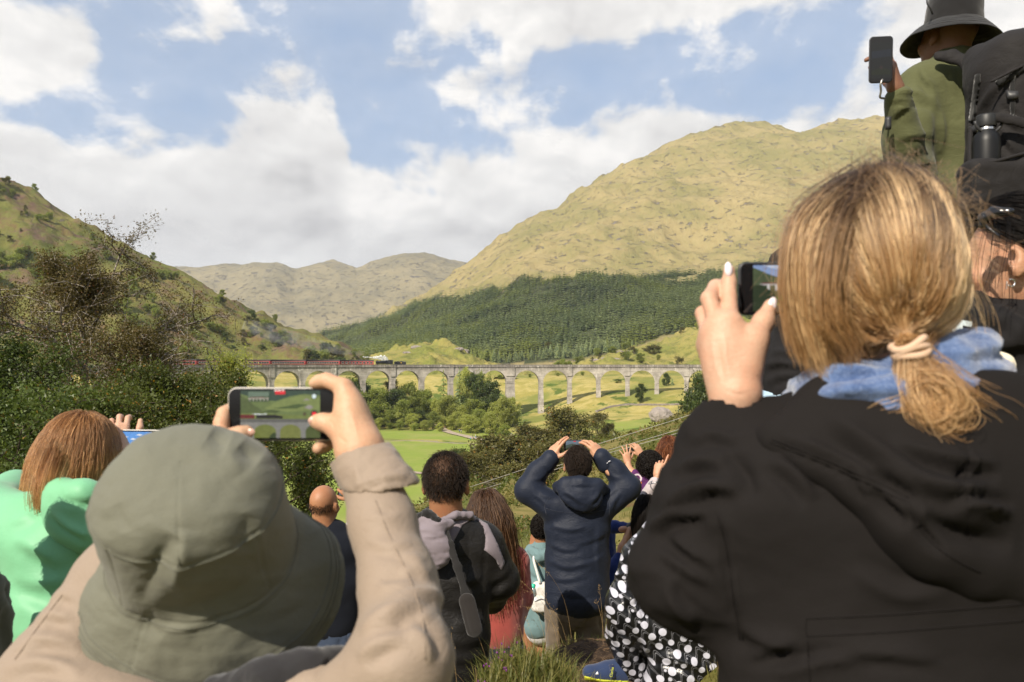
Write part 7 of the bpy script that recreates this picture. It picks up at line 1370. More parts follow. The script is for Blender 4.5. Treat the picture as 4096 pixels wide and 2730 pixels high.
# ---------------------------------------------------------------- raised arm in pale grey
o = person('dark-haired person in pale grey top pointing a finger upward', 2600, 6.2, -2.6); C = P(2592,2045,6.2); R = frame((.1,1,0)); h1 = hand_at(P(2632,1905,6.2), (.22,.1,.95), (-.3,-.95,0), 1, curl=(.05,.9,1.0,1.0), size=1.0, h=.0055); S = Sdf(.010); limb(S, [(2615,1945,6.2),(2632,1905,6.2)], [.036,.030]); obj_sdf('body', join_vq(head_vq(C, R, P(2600,2150,6.2), 1, .011), h1, S.mesh(1)), SK_tan, o); S = Sdf(.011); trunk(S, [(2580,2670,2130,6.2,.09),(2570,2720,2200,6.2,.12),(2575,2720,2500,6.2,.14)]); limb(S, [(2660,2120,6.2),(2575,2010,6.25),(2622,1932,6.2)], [.07,.06,.052], .03); V, q = S.mesh(1); V = rumple(V, q, .008, .10, 33, ridge=False); obj_sdf('top', (V, q), cloth('pale_grey_top', (.42,.37,.38), .85, .06), o); cap(C, R, o, simple('dark_brown_mass', (.022,.014,.010), .7, .2, .3, 40), size=1.05, zlo=-.08); long_hair('hair', C, R, o, HB_black, 2200, .26, 96, .02, (0,0,0), .0016, wave=.08); MB().tube([P(2621,1926,6.12)+np.array([.05*math.cos(a),.05*math.sin(a),.02*math.cos(a)])-np.array(o.location) for a in np.linspace(0, 6.28, 14)], .004, 6).build('bracelet', simple('silver', (.6,.6,.6), .2, .5, .05, Metallic=1.0), o, True)
# ---------------------------------------------------------------- blue sleeve and watch
o = person('person in royal blue top with black watch behind the navy jacket', 2470, 6.4, -2.6); C = P(2400,2050,6.6); obj_sdf('body', join_vq(head_vq(C, frame((.3,1,0)), P(2400,2140,6.6), .95, .012), hand_at(P(2532,2112,6.3), (.9,.1,.12), (0,-.5,.9), -1, curl=(.6,.7,.7,.7), h=.0055), hand_at(P(2505,2160,6.25), (.3,.1,.95), (-.9,-.3,.2), 1, curl=(.7,.8,.8,.8), h=.0055), limb(Sdf(.009), [(2478,2240,6.2),(2492,2190,6.22),(2506,2158,6.25)], [.042,.036,.029]).mesh(1)), SK_tan, o); M_roy = cloth('royal_blue_top', (.014,.030,.145), .85, .12, 300, .15); S = Sdf(.010); limb(S, [(2400,2105,6.5),(2460,2108,6.4),(2516,2112,6.32)], [.055,.050,.042]); limb(S, [(2440,2330,6.2),(2462,2270,6.2),(2482,2232,6.2)], [.075,.066,.050]); trunk(S, [(2380,2460,2110,6.6,.1),(2370,2470,2420,6.4,.15)]); V, q = S.mesh(1); obj_sdf('top', (rumple(V, q, .006, .08, 34), q), M_roy, o); S = Sdf(.006); S.cone(P(2524,2111,6.30), P(2532,2112,6.295), .043, .043, .002); obj_sdf('watch', S.mesh(1), M_case, o)
# ---------------------------------------------------------------- crouching figure in polka dots
o = person('crouching person in black clothes with white polka dots and swirls', 2640, 3.55, -1.28); m, t = mat_new('polka_dot_satin'); v0 = t.coord(); v = t.mapv(v0, (1,0,1), (0,.52,0)); wq = t.mapv(v, (1,1,1.0))
big = t.vor(wq, 19, 'F1', 0, .25); sm = t.vor(t.mapv(wq, (1,1,1), (0,0,0), (.026,0,.029)), 19, 'F1', 0, .35); xx, yy, zz = t.sep(wq); sw = t.m('ABSOLUTE', t.m('SUBTRACT', t.m('FRACT', t.m('ADD', t.m('MULTIPLY', zz, 19), t.m('MULTIPLY', t.m('SINE', t.m('MULTIPLY', xx, 119)), .34))), .5)); sw2 = t.m('ABSOLUTE', t.m('SUBTRACT', sw, .10))
c = t.mix(t.ss(sw2, .030, .018, 0, .55), (.006,.006,.0065), (.32,.32,.35)); c = t.mix(t.ss(sm, .17, .14), c, (.42,.42,.48)); c = t.mix(t.ss(big, .335, .30), c, (.46,.46,.53)); t.out(t.principled(c, .30, .4, t.bump(t.noise(v0, 26, 4, .6, .6), .25, .012)))
S = Sdf(.0075); S.chain([P(2790,2060,3.6), P(2760,2250,3.52), P(2800,2450,3.50), P(2860,2620,3.50)], [.10,.17,.22,.23], .06); S.chain([P(2820,2560,3.50), P(2640,2480,3.45), P(2520,2440,3.45)], [.19,.135,.105], .06); S.chain([P(2520,2440,3.45), P(2500,2540,3.52), P(2535,2680,3.56)], [.105,.085,.062], .04); S.chain([P(2690,2060,3.55), P(2560,2230,3.50), P(2510,2330,3.48)], [.085,.075,.060], .05); S.chain([P(2820,2600,3.45), P(2720,2660,3.40), P(2650,2790,3.40)], [.17,.12,.10], .05); V, q = S.mesh(2); V = rumple(V, q, .013, .16, 35, np.diag([1.6,1,.8]), ridge=False); V = crease(V, q, [([(2470,2350),(2520,2400),(2560,2480)], 16, .018, 1), ([(2480,2420),(2560,2390),(2660,2400)], 16, .014, 1), ([(2540,2420),(2580,2520),(2590,2640)], 16, .018, 1), ([(2450,2300),(2500,2300),(2570,2260)], 14, .014, 1), ([(2600,2620),(2700,2640),(2860,2690)], 18, .016, 1), ([(2430,2480),(2450,2540),(2490,2600)], 14, .010, 1)]); obj_sdf('dress', (V, q), m, o)
obj_sdf('body', join_vq(head_vq(P(2900,1960,3.7), frame((-.2,1,0)), P(2850,2060,3.65), .9, .010), limb(Sdf(.008), [(2530,2640,3.56),(2512,2715,3.56)], [.045,.036]).mesh(1)), SK_tan, o); cap(P(2900,1960,3.7), frame((-.2,1,0)), o, simple('dark_hair_mass6', (.02,.014,.010), .7, .2, .3, 40), size=1.0); short_hair('hair', P(2900,1960,3.7), frame((-.2,1,0)), o, HB_dbr, 2600, .04, 63, size=.9); S = Sdf(.006); S.chain([P(2512,2665,3.555), P(2500,2720,3.555)], [.044,.042], .01); obj_sdf('red_sock', S.mesh(1), cloth('red_sock', (.55,.012,.018), .9, .08, 300), o)
S = Sdf(.005); S.chain([P(2362,2690,3.52), P(2420,2690,3.535), P(2490,2700,3.55)], [.036,.044,.047], .02, flat=(0,0,1), f=.9); S.cone(P(2440,2680,3.54), P(2490,2672,3.55), .040, .046, .02); S.cut(P(2430,2738,3.5), (0,0,-1)); V, q = S.mesh(2); sh_ = obj_sdf('shoe', (V, q), cloth('navy_suede', (.022,.038,.095), .85, .2, 200), o); panel((V, q), [(2340,2705),(2380,2716),(2440,2722),(2520,2726),(2520,2745),(2340,2745)], .004, 'sole', simple('lime_sole', (.50,.52,.04), .6, .3, .3, 20), o); panel((V, q), [(2436,2660),(2452,2660),(2462,2712),(2444,2714)], .004, 'shoe_strap', cloth('navy_strap', (.02,.03,.075), .8), o); panel((V, q), [(2380,2698),(2390,2686),(2396,2700)], .0025, 'toe_mark', simple('white_mark', (.7,.7,.7), .5, .3, .05), o)
text_part('Clarks', .017, P(2447,2690,3.47)-np.array(o.location), np.array(Matrix.Rotation(math.radians(90), 3, 'X') @ Matrix.Rotation(math.radians(80), 3, 'Z')), simple('lime_thread', (.55,.58,.05), .6, .2, .05), o)
# ---------------------------------------------------------------- black jacket and pale jeans behind the blonde woman
o = person('person in black jacket and light blue jeans behind the blonde woman\'s hand', 3230, 2.5, -1.1); C = P(3450,880,2.55); R = frame((-.05,1,0)); obj_sdf('body', head_vq(C, R, P(3400,1000,2.52), 1, .010), SK_fair, o); cap(C, R, o, simple('black_mass3', (.015,.012,.010), .7, .2, .3, 40), size=1.08); M_bl2 = cloth('black_cotton_jacket', (.011,.010,.0105), .8, .15, 400, .03, .2, spec=.15); S = Sdf(.009); trunk(S, [(3210,3430,960,2.52,.08),(3125,3540,1060,2.5,.12),(3110,3520,1300,2.5,.13),(3050,3480,1480,2.5,.14),(3030,3470,1600,2.5,.14)]); limb(S, [(3165,1080,2.5),(3160,1230,2.6),(3110,1320,2.75)], [.075,.065,.05], .04); V, q = S.mesh(2); V = rumple(V, q, .007, .12, 36, np.diag([.7,1,1.6])); V = crease(V, q, [([(3050,1470),(3130,1450),(3220,1470)], 18, .014, 1), ([(3060,1530),(3150,1500),(3240,1530)], 16, .014, 1), ([(3080,1400),(3150,1410),(3230,1390)], 16, .012, 1)]); obj_sdf('jacket', (V, q), M_bl2, o)
m, t = mat_new('light_denim'); v = t.coord(); n1 = t.noise(v, 6, 5, .65); wv = t.noise(v, 420, 2, .6); c = t.mix(t.ss(n1, .3, .7), (.20,.32,.44), (.42,.55,.66)); c = t.mix(t.ss(wv, .4, .7, 0, .4), c, (.15,.24,.36)); t.out(t.principled(c, .9, .15, t.bump(wv, .5, .002))); M_ld = m; S = Sdf(.009); trunk(S, [(3035,3460,1585,2.5,.125),(3012,3470,1720,2.48,.14),(3010,3480,1800,2.48,.14)]); limb(S, [(3110,1820,2.48),(3110,2200,2.5)], [.10,.085]); limb(S, [(3370,1820,2.48),(3380,2200,2.5)], [.10,.085]); V, q = S.mesh(2); V = rumple(V, q, .006, .10, 37); obj_sdf('jeans', (V, q), M_ld, o); panel((V, q), [(3035,1630),(3150,1645),(3148,1700),(3095,1725),(3038,1690)], .004, 'back_pocket', M_ld, o); panel((V, q), [(3165,1598),(3205,1598),(3200,1610),(3168,1610)], .005, 'belt_loop', M_ld, o)
# ---------------------------------------------------------------- black-haired woman at the right edge
o = person('black-haired woman with silver earrings and sunglasses on head at right edge', 4080, 1.75, -1.1); C = P(4068,1045,1.75); R = frame((-.80,.62,-.10)); S = Sdf(.003)
obj_sdf('body', head_vq(C, R, P(4150,1330,1.78), 1.03, .0052), SK_tan, o); cap(C, R, o, simple('black_mass4', (.010,.009,.009), .6, .2, .3, 40), size=1.04, zlo=.035, yf=.02)
rt, nl = skull_pts(None, None, 7000, -.045, (.080,.100,.098), (0,-.010,.028), 101, .050); ear_gap = (np.abs(rt[:, 1]+.008) < .026) & (np.abs(rt[:, 2]+.01) < .04); cheek = (rt[:, 1] > -.005) & (rt[:, 2] < .062); rt, nl = rt[~(ear_gap | cheek)], nl[~(ear_gap | cheek)]
S_ = flow(rt*1.04, nl, 12, .019, lambda p, d, i, r: d*.5+np.array([0,-.60,-.42])+r.normal(0, .07, p.shape), C, R, ((.084,.104,.102), (0,-.010,.028)), 102, 1.03, .018); hair_obj('hair', resample(S_, 18), .00055, .0004, HB_black, o)
L2_ = [locks((3960,880,1.66), [(3935,1000,1.64),(3930,1120,1.63),(3945,1260,1.62)], 5, 1, 103, w=(.006,.012)), locks((4000,900,1.64), [(3990,1020,1.60),(3960,1130,1.60),(3930,1180,1.60)], 6, 1, 104, w=(.006,.01)), locks((4040,900,1.62), [(4040,1000,1.58),(4020,1120,1.58),(4010,1250,1.58)], 5, 1, 105, w=(.006,.012))]; hair_obj('loose_hair', np.concatenate(L2_), .0005, .0003, HB_black, o)
a = np.array(o.location); ec = P(4047,1132,1.655); MB().tube([ec-a+np.array([.0075*math.cos(u), .001, .0075*math.sin(u)]) for u in np.linspace(-2.6, 2.2, 18)], .0017, 8).build('earring', simple('silver_hoop', (.75,.75,.76), .15, .6, .05, Metallic=1.0), o, True); b = MB()
for k in range(4): b.lathe([(0,-.0022),(.002,0),(0,.0022)], 6, Matrix.Translation(P(4028,1130+k*8,1.655)-a))
b.build('earring', simple('silver_studs', (.7,.7,.7), .2, .6, .05, Metallic=1.0), o, True)
S = Sdf(.003); S.chain([P(3925,905,1.62), P(3935,872,1.62), P(3975,852,1.62), P(4040,848,1.60)], [.006,.010,.012,.008], .006); S.cone(P(3930,895,1.62), P(3995,945,1.60), .004, .003, .003); obj_sdf('sunglasses', S.mesh(1), M_glassblk, o)
S = Sdf(.008); trunk(S, [(3990,4260,1280,1.78,.08),(3900,4400,1370,1.76,.12),(3870,4420,1700,1.74,.14),(3860,4420,2100,1.72,.15)]); limb(S, [(3920,1330,1.76),(3860,1500,1.7),(3800,1430,1.85)], [.075,.07,.055], .04); S.chain([P(3890,1215,1.72), P(3960,1290,1.68), P(4060,1330,1.66)], [.03,.035,.035], .03); V, q = S.mesh(2); V = rumple(V, q, .006, .10, 38); V = crease(V, q, [([(3880,1250),(3940,1300),(4020,1330)], 16, -.012), ([(3900,1340),(3980,1380),(4070,1380)], 20, .012, 1)]); obj_sdf('jacket', (V, q), M_bl2, o)
S = Sdf(.006); S.box(P(3962,1492,1.55), (.036,.022,.034), rotm('Y', 14), .018, .01); S.ell(P(3935,1450,1.55), (.030,.022,.018), None, .02); S.ell(P(3990,1450,1.55), (.028,.020,.016), None, .02); V, q = S.mesh(1); V = rumple(V, q, .003, .04, 39); V = crease(V, q, [([(3890,1500),(3960,1530),(4030,1560)], 5, -.003)]); ob = obj_sdf('cream_cloth_bag', (V, q), cloth('cream_canvas', (.72,.64,.47), .9, .06, 500), None); tag(ob, 'cream cloth bag beside the blue scarf at right', 'bag')
b = MB(); b.box(P(3815,1335,1.5), (.030,.001,.05), rotm('Y', 8)); b.box(P(3840,1290,1.505), (.045,.001,.010), rotm('Y', 10)); ob = b.build('folded_leaflet', simple('pale_paper', (.50,.56,.58), .7, .2, .15, 20), None); tag(ob, 'pale folded leaflet glimpsed between ponytail and black jacket', 'leaflet')
# ---------------------------------------------------------------- man in black bucket hat, olive shirt, backpack
o = person('man in black bucket hat and olive shirt with one arm raised holding a phone', 3760, 2.95, -.5); C = P(3795,150,2.95); R = frame((-.35,.93,.12)); hd = hand_at(P(3588,372,2.69), (-.16,.02,.99), (.85,-.5,.1), 1, curl=(.10,.35,.6,.7), thumb=(.5,.2), size=1.02, h=.003, arm=.03); S = Sdf(.006); limb(S, [(3598,420,2.69),(3590,395,2.69)], [.022,.022]); limb(S, [(3830,320,2.95),(3700,380,2.92),(3640,600,2.88),(3640,710,2.84),(3610,560,2.75),(3592,400,2.69)], [.04,.04,.036,.034,.028,.022]); obj_sdf('body', join_vq(head_vq(C, R, P(3830,330,2.95), 1, .006), hd, S.mesh(1)), SK_deep if False else skin('dark_tan_skin', (.20,.10,.06), .3), o)
HRm = frame((-.30,.94,.10), (.02,.05,1)); prof = catmull(np.array([(.001,.135),(.05,.134),(.078,.125),(.088,.105),(.092,.06),(.097,.008),(.102,0),(.125,-.018),(.150,-.040),(.170,-.062)]), 120); th = np.linspace(0, 2*np.pi, 160, endpoint=False); rr_ = prof[:, 0][:, None]+0*th; hh_ = prof[:, 1][:, None]+(.012*np.sin(2*th+.6)+.006*np.sin(3*th))*smooth01(prof[:, 0], .1, .17)[:, None]; V = np.stack([rr_*np.cos(th)*.94, rr_*np.sin(th)*1.08, hh_], -1).reshape(-1, 3) @ HRm.T+P(3812,98,2.93); q = grid_faces(120, 160, True); q = q[:, ::-1] if (normals(V, q)[:200, 2]).mean() < 0 else q
for k_, rr0 in ((.1005,.002),(.128,.0012),(.142,.0012),(.155,.0012)): V = V-normals(V, q)*(rr0*np.exp(-((np.repeat(prof[:, 0], 160)-k_)/.0022)**2))[:, None]
V = rumple(V, q, .003, .09, 40, ridge=False); ht = obj_sdf('bucket_hat', (V, q), cloth('black_cotton_hat', (.011,.0105,.011), .9, .12, 500, .2, .3), o); md = ht.modifiers.new('t', 'SOLIDIFY'); md.thickness = .003; md.offset = -1; MB().tube(catmull([P(3712,-40,2.84), P(3708,10,2.83), P(3722,35,2.83), P(3730,58,2.84)], 10)-np.array(o.location), .003, 6).build('hat_cord', M_case, o, True)
M_oli = cloth('olive_shirt', (.080,.085,.036), .85, .10, 500, .1, .3, .25, 14); S = Sdf(.0085); trunk(S, [(3730,3930,275,2.95,.07),(3640,4010,350,2.93,.12),(3690,4020,560,2.92,.13),(3700,4020,800,2.92,.14),(3690,4020,1000,2.94,.14)]); limb(S, [(3690,360,2.92),(3640,540,2.88),(3640,720,2.84)], [.092,.086,.080], .04); limb(S, [(3640,720,2.84),(3610,560,2.75),(3590,395,2.69)], [.080,.062,.044], .03); S.chain([P(3770,235,2.92), P(3840,215,2.90), P(3920,225,2.92)], [.026,.03,.028], .02); V, q = S.mesh(2); V = rumple(V, q, .006, .14, 41, ridge=False)
V = crease(V, q, [([(3570,370),(3650,370),(3720,400),(3760,440)], 16, .016, 1), ([(3560,400),(3640,400),(3720,420)], 12, .012, 1), ([(3690,300),(3720,350),(3750,400)], 14, .012, 1), ([(3680,260),(3700,310),(3750,350)], 14, .010, 1), ([(3570,560),(3660,540),(3750,540)], 18, .008, 1), ([(3560,480),(3600,440),(3660,410)], 14, .010, 1), ([(3760,430),(3770,520),(3760,640)], 14, .014, 1), ([(3570,640),(3660,660),(3740,640)], 18, .010, 1), ([(3580,700),(3660,720),(3740,740)], 16, .012, 1), ([(3790,470),(3830,480),(3870,450)], 10, -.008), ([(3800,250),(3810,320),(3830,400)], 12, .008, 1), ([(3840,260),(3850,330),(3860,400)], 12, .008, 1)], .9); obj_sdf('shirt', (V, q), M_oli, o)
S = Sdf(.012); trunk(S, [(3700,4010,960,2.94,.14),(3700,4010,1080,2.95,.14)]); limb(S, [(3780,1080,2.95),(3790,1500,2.97),(3800,1950,3.0)], [.11,.09,.075]); limb(S, [(3940,1080,2.95),(3950,1500,2.97),(3960,1950,3.0)], [.11,.09,.075]); V, q = S.mesh(1); obj_sdf('trousers', (rumple(V, q, .01, .12, 42), q), cloth('olive_trousers', (.085,.082,.040), .9), o)
MB().tube([P(3553,470+k*12,2.66)-np.array(o.location) for k in range(5)], .010, 8).build('wrist_strap', M_case, o, True)
phone('phone', 'upright black phone with wrist cord in the raised hand of the hat man', P(3523,240,2.62), frame((.12,1,.06)), .074, .150, [(FULL, (.012,.016,.018)), ([(0,.55),(1,.6),(1,.8),(0,.75)], (.02,.03,.05)), ([(0,.2),(.5,.3),(1,.22),(1,.1),(0,.1)], (.02,.028,.012)), (circ(.5,.30,.05,14,.55), (.05,.03,.03))], M_case, (.06,.08,.94,.88), rad=.012, strength=.3)
php = [x_ for x_ in bpy.data.objects if x_.get('label', '').startswith('upright black phone')][0]; cp_ = (catmull([P(3530,318,2.60), P(3522,340,2.60), P(3524,365,2.61), P(3520,390,2.62), P(3540,395,2.64)], 14)-np.array(php.location)) @ np.array(php.rotation_euler.to_matrix()); MB().tube(cp_, .0035, 6).build('wrist_cord', simple('steel_clip', (.35,.33,.3), .35, .5, .1, Metallic=.8), php, True)
# backpack with side pocket, bottle
M_bag = cloth('black_backpack_nylon', (.0150,.0135,.0135), .75, .15, 350, .03, .3, .25, 14, spec=.18); bk = empty('backpack', tuple(P(4030,850,2.6)), 'large black roll-top backpack on the olive shirt man', 'backpack'); S = Sdf(.008); S.box(P(4112,560,2.62), (.165,.125,.33), rotm('Y', 3), .07, .02); S.ell(P(4140,345,2.62), (.16,.13,.15), rotm('Y', -30), .08); S.cone(P(3905,240,2.70), P(3990,300,2.62), .04, .09, .05); V, q = S.mesh(2); V = rumple(V, q, .006, .14, 43, ridge=False); V = crease(V, q, [([(3960,340),(4020,290),(4100,250)], 8, -.008), ([(3880,520),(3960,380),(4100,240)], 18, .012, 1), ([(4000,460),(4060,500),(4100,510)], 12, .010, 1), ([(3990,420),(4040,450),(4096,480)], 14, -.010), ([(4010,520),(4040,580),(4080,620)], 12, .012, 1)]); obj_sdf('bag_body', (V, q), M_bag, bk); a = np.array(bk.location); bagv = (V, q)
M_web = cloth('black_webbing2', (.008,.008,.008), .8, .1, 300)
panel(bagv, [(3905,300),(3925,290),(3900,480),(3880,490)], .006, 'side_webbing', M_web, bk); panel(bagv, [(3985,330),(4100,262),(4100,282),(3990,350)], .006, 'roll_top_strap', M_web, bk); panel(bagv, [(4040,300),(4060,290),(4062,470),(4042,470)], .006, 'front_webbing', M_web, bk); panel(bagv, [(4030,370),(4072,370),(4072,400),(4030,400)], .014, 'buckle', M_case, bk); panel(bagv, [(3885,505),(3920,500),(3920,530),(3885,535)], .012, 'buckle', M_case, bk)
S = Sdf(.007); S.box(P(4010,745,2.46), (.125,.055,.085), rotm('Y', -4), .035, .02); V, q = S.mesh(2); obj_sdf('side_pocket', (rumple(V, q, .004, .09, 44), q), M_bag, bk); MB().tube(catmull([P(3878,645,2.44), P(3960,650,2.415), P(4060,625,2.41), P(4120,610,2.42)], 14)-a, .006, 6).build('pocket_hem', M_bag, bk, True)
S = Sdf(.006); S.chain([P(3755,225,2.80), P(3810,228,2.77), P(3870,250,2.74), P(3885,330,2.72), P(3880,470,2.70)], [.020,.024,.024,.022,.018], .01, flat=(0,1,0), f=.45); V, q = S.mesh(1); obj_sdf('shoulder_strap', (V, q), M_bag, bk); MB().tube(catmull([P(3880,240,2.72), P(3905,205,2.70), P(3970,195,2.68), P(4010,230,2.66)], 14)-a, .008, 8).build('carry_handle', M_bag, bk, True); S = Sdf(.006); S.cone(P(3990,470,2.47), P(4130,500,2.45), .018, .018, .004, (0,1,0), .4); obj_sdf('compression_strap', S.mesh(1), M_bag, bk); MB().tube(catmull([P(3885,480,2.66), P(3880,600,2.60), P(3885,760,2.55), P(3900,850,2.55)], 14)-a, .007, 6).build('edge_piping', M_bag, bk, True); S = Sdf(.006); S.cone(P(3960,330,2.485), P(4096,262,2.485), .006, .006, .004); obj_sdf('roll_top_seam', S.mesh(1), M_bag, bk)
fb = empty('drink_flask', tuple(P(3945,660,2.49)), 'black insulated flask with carry loop in the backpack side pocket', 'flask'); a = np.array(fb.location); B0 = P(3945,765,2.49)-a; b = MB(); b.lathe([(0,0),(.038,0),(.040,.01),(.040,.150),(.036,.172),(.026,.184),(.024,.19)], 28, Matrix.Translation(B0)); b.build('flask_body', simple('black_powder_coat', (.006,.006,.0065), .45, .3, .1, 40), fb, True); b = MB(); b.lathe([(.0245,.188),(.0245,.199),(.023,.20)], 24, Matrix.Translation(B0)); b.build('steel_neck', simple('brushed_steel', (.6,.58,.55), .25, .6, .1, Metallic=1.0), fb, True); b = MB(); b.lathe([(.028,.199),(.029,.203),(.029,.232),(.026,.237),(0,.237)], 24, Matrix.Translation(B0)); b.build('lid', simple('black_lid', (.015,.015,.015), .5, .4, .1), fb, True); MB().tube([B0+np.array([.042*math.cos(u), -.012, .215-.036*math.sin(u)]) for u in np.linspace(0, math.pi, 14)], .005, 7).build('carry_loop', M_case, fb, True)
# ================================================================ paths, walls, rocks, cables, grass
M_path = simple('gravel_path', (.36,.29,.22), .95, .1, .2, 1.5, .5, 6, .05)
def ribbon(name, pts, w, zf, lift, mat, n=60):
    c = catmull(pts, n); tg = np.gradient(c, axis=0); nn = np.stack([-tg[:, 1], tg[:, 0]], 1); nn /= np.linalg.norm(nn, axis=1)[:, None]; u = np.linspace(-.5, .5, 6); X = c[:, 0][:, None]+nn[:, 0][:, None]*u*w; Y = c[:, 1][:, None]+nn[:, 1][:, None]*u*w
    Z = zf(X.ravel(), Y.ravel()).reshape(X.shape)+lift; return tag(link(name, mesh_np(name, np.stack([X, Y, Z], -1).reshape(-1, 3), grid_faces(n, 6)), None, mat), kind='structure')
def gxy(px, d): return ((px-CX)/F*d, d)
ribbon('valley_path', [gxy(1735,455), gxy(1765,425), gxy(1800,405), gxy(1850,388), gxy(1910,372), gxy(1965,360), gxy(2030,350)], 5.0, valley.z, .35, M_path); ribbon('field_track', [gxy(1560,268), gxy(1640,262), gxy(1720,256), gxy(1800,250)], 3.6, valley.z, .3, M_path)
# people on the valley path
S = Sdf(.030); S.cone((-.2,0,1.33), (.2,0,1.33), .05, .05, .03); S.chain([(0,0,1.56),(0,0,1.68)], [.095,.10], .02); S.cone((0,0,1.30), (0,0,1.60), .065, .065, .02); S.chain([(.25,0,1.32),(.29,.02,1.05),(.27,.12,.82)], [.05,.045,.04], .02); S.chain([(-.25,0,1.32),(-.29,.0,1.05),(-.27,.08,.82)], [.05,.045,.04], .02); ME_wb = mesh_np('body', *S.mesh(1)); S = Sdf(.03); S.esec((0,0,1.36), (0,0,.9), .20, .17, .12, .12, (1,0,0), .04); S.chain([(.2,0,1.36),(.28,.0,1.1)], [.075,.06], .03); S.chain([(-.2,0,1.36),(-.28,0,1.1)], [.075,.06], .03); ME_wt = mesh_np('top', *S.mesh(1)); S = Sdf(.03); S.chain([(.09,0,.92),(.10,.06,.5),(.11,-.05,.04)], [.11,.08,.06], .03); S.chain([(-.09,0,.92),(-.10,-.1,.5),(-.11,-.2,.04)], [.11,.08,.06], .03); ME_wl = mesh_np('trousers', *S.mesh(1))
for me in (ME_wb, ME_wt, ME_wl): me.materials.append(None)
wc = {'white': (.7,.7,.7), 'black': (.02,.02,.02), 'orange': (.5,.2,.1), 'blue': (.08,.2,.45), 'navy': (.02,.03,.07), 'red': (.4,.05,.05), 'grey': (.3,.3,.3), 'teal': (.1,.35,.4)}; WM = {k: simple('walker_'+k, v_, .9, .1, .1) for k, v_ in wc.items()}
for px_, d_, top_, leg_, lab in [(1750,446,'white','navy','walker in white top, farthest along the valley path'), (1757,444,'black','black','walker in black beside the one in white'), (1764,440,'white','black','second walker in white at the path bend'), (1777,420,'orange','grey','walker in orange alone on the path'), (1838,405,'blue','navy','walker in blue under the path-side tree'), (1845,402,'grey','navy','walker in grey under the path-side tree'), (1882,362,'teal','navy','walker in teal at the verge of the pasture'), (1891,378,'black','navy','walker in black in the middle group on the path'), (1902,376,'white','blue','walker in white top and blue trousers on the path'), (1917,370,'navy','black','walker in navy, nearest pair on the path'), (1923,369,'red','black','walker in red, nearest pair on the path')]:
    x_, y_ = gxy(px_, d_); o = empty('person', (x_, y_, ground_at(x_, y_)+.3), lab, 'person', 'walkers on the valley path'); o.rotation_euler = (0, 0, random.uniform(0, 6))
    for nm_, me, mm in (('body', ME_wb, SK_tan), ('top', ME_wt, WM[top_]), ('trousers', ME_wl, WM[leg_])): c_ = link(nm_, me, o); c_.material_slots[0].link = 'OBJECT'; c_.material_slots[0].material = mm
# boulder, outcrops, dry-stone wall
M_rock = simple('lichened_rock', (.26,.225,.20), .95, .15, .45, .5, .8, 2, .3)
def rock(px_, d_, w, h, label, seed, name='boulder', sink=.35):
    x_, y_ = gxy(px_, d_); z_ = ground_at(x_, y_); S = Sdf(w/26); S.ell((0,0,0), (w/2, w*.4, h*.75), rotm('Y', 12), .1); S.ell((w*.25,0,-h*.2), (w*.35, w*.35, h*.5), None, .3); V, q = S.mesh(1); V = rumple(V, q, w*.05, w*.3, seed); ob = link(name, mesh_np(name, V, q, False), None, M_rock); ob.location = (x_, y_, z_+h*sink); return tag(ob, label, 'boulder')
rock(2645,395,12.5,6.0,'large grey boulder on the bracken mound right of the crowd', 1); rock(1505,760,16,7,'pale outcrop on the near end of the left ridge', 3, 'rock_outcrop')
for k in range(14):
    px_ = random.choice([random.uniform(1600,1900), random.uniform(2350,2850)]); d_ = random.uniform(640, 700) if px_ < 2000 else random.uniform(640, 760); x_, y_ = gxy(px_, d_); z_ = float((knoll if px_ < 2000 else low).z(np.array([x_]), np.array([y_]))[0]); S = Sdf(.4); S.ell((0,0,0), (random.uniform(2,5), 2, random.uniform(1,2)), None, .1); V, q = S.mesh(1); V = rumple(V, q, .5, 2.0, k); ob = link('rock_outcrop', mesh_np('rock_outcrop', V, q, False), None, M_rock); ob.location = (x_, y_, z_); tag(ob, 'weathered grey rock outcrop on the grassy slope behind the viaduct', 'rock', 'outcrops behind the viaduct')
wl = empty('dry_stone_wall', (*gxy(2500,450), ground_at(*gxy(2500,450))), 'low tumbledown dry-stone wall crossing the meadow', 'wall'); wpts = catmull([gxy(2385,440), gxy(2440,448), gxy(2500,452), gxy(2560,448), gxy(2640,444), gxy(2720,440)], 150); b = MB(); r = np.random.default_rng(9)
for p in wpts:
    for k in range(2):
        s_ = r.uniform(.35, .75, 3); b.box((p[0]+r.normal(0,.15)-wl.location[0], p[1]+r.normal(0,.15)-wl.location[1], ground_at(*p)+.2+.45*k-wl.location[2]), s_, rotm('Z', r.uniform(0,90)) @ rotm('X', r.uniform(-20,20)))
so_ = b.build('stones', M_rock, wl); so_['kind'] = 'stuff'
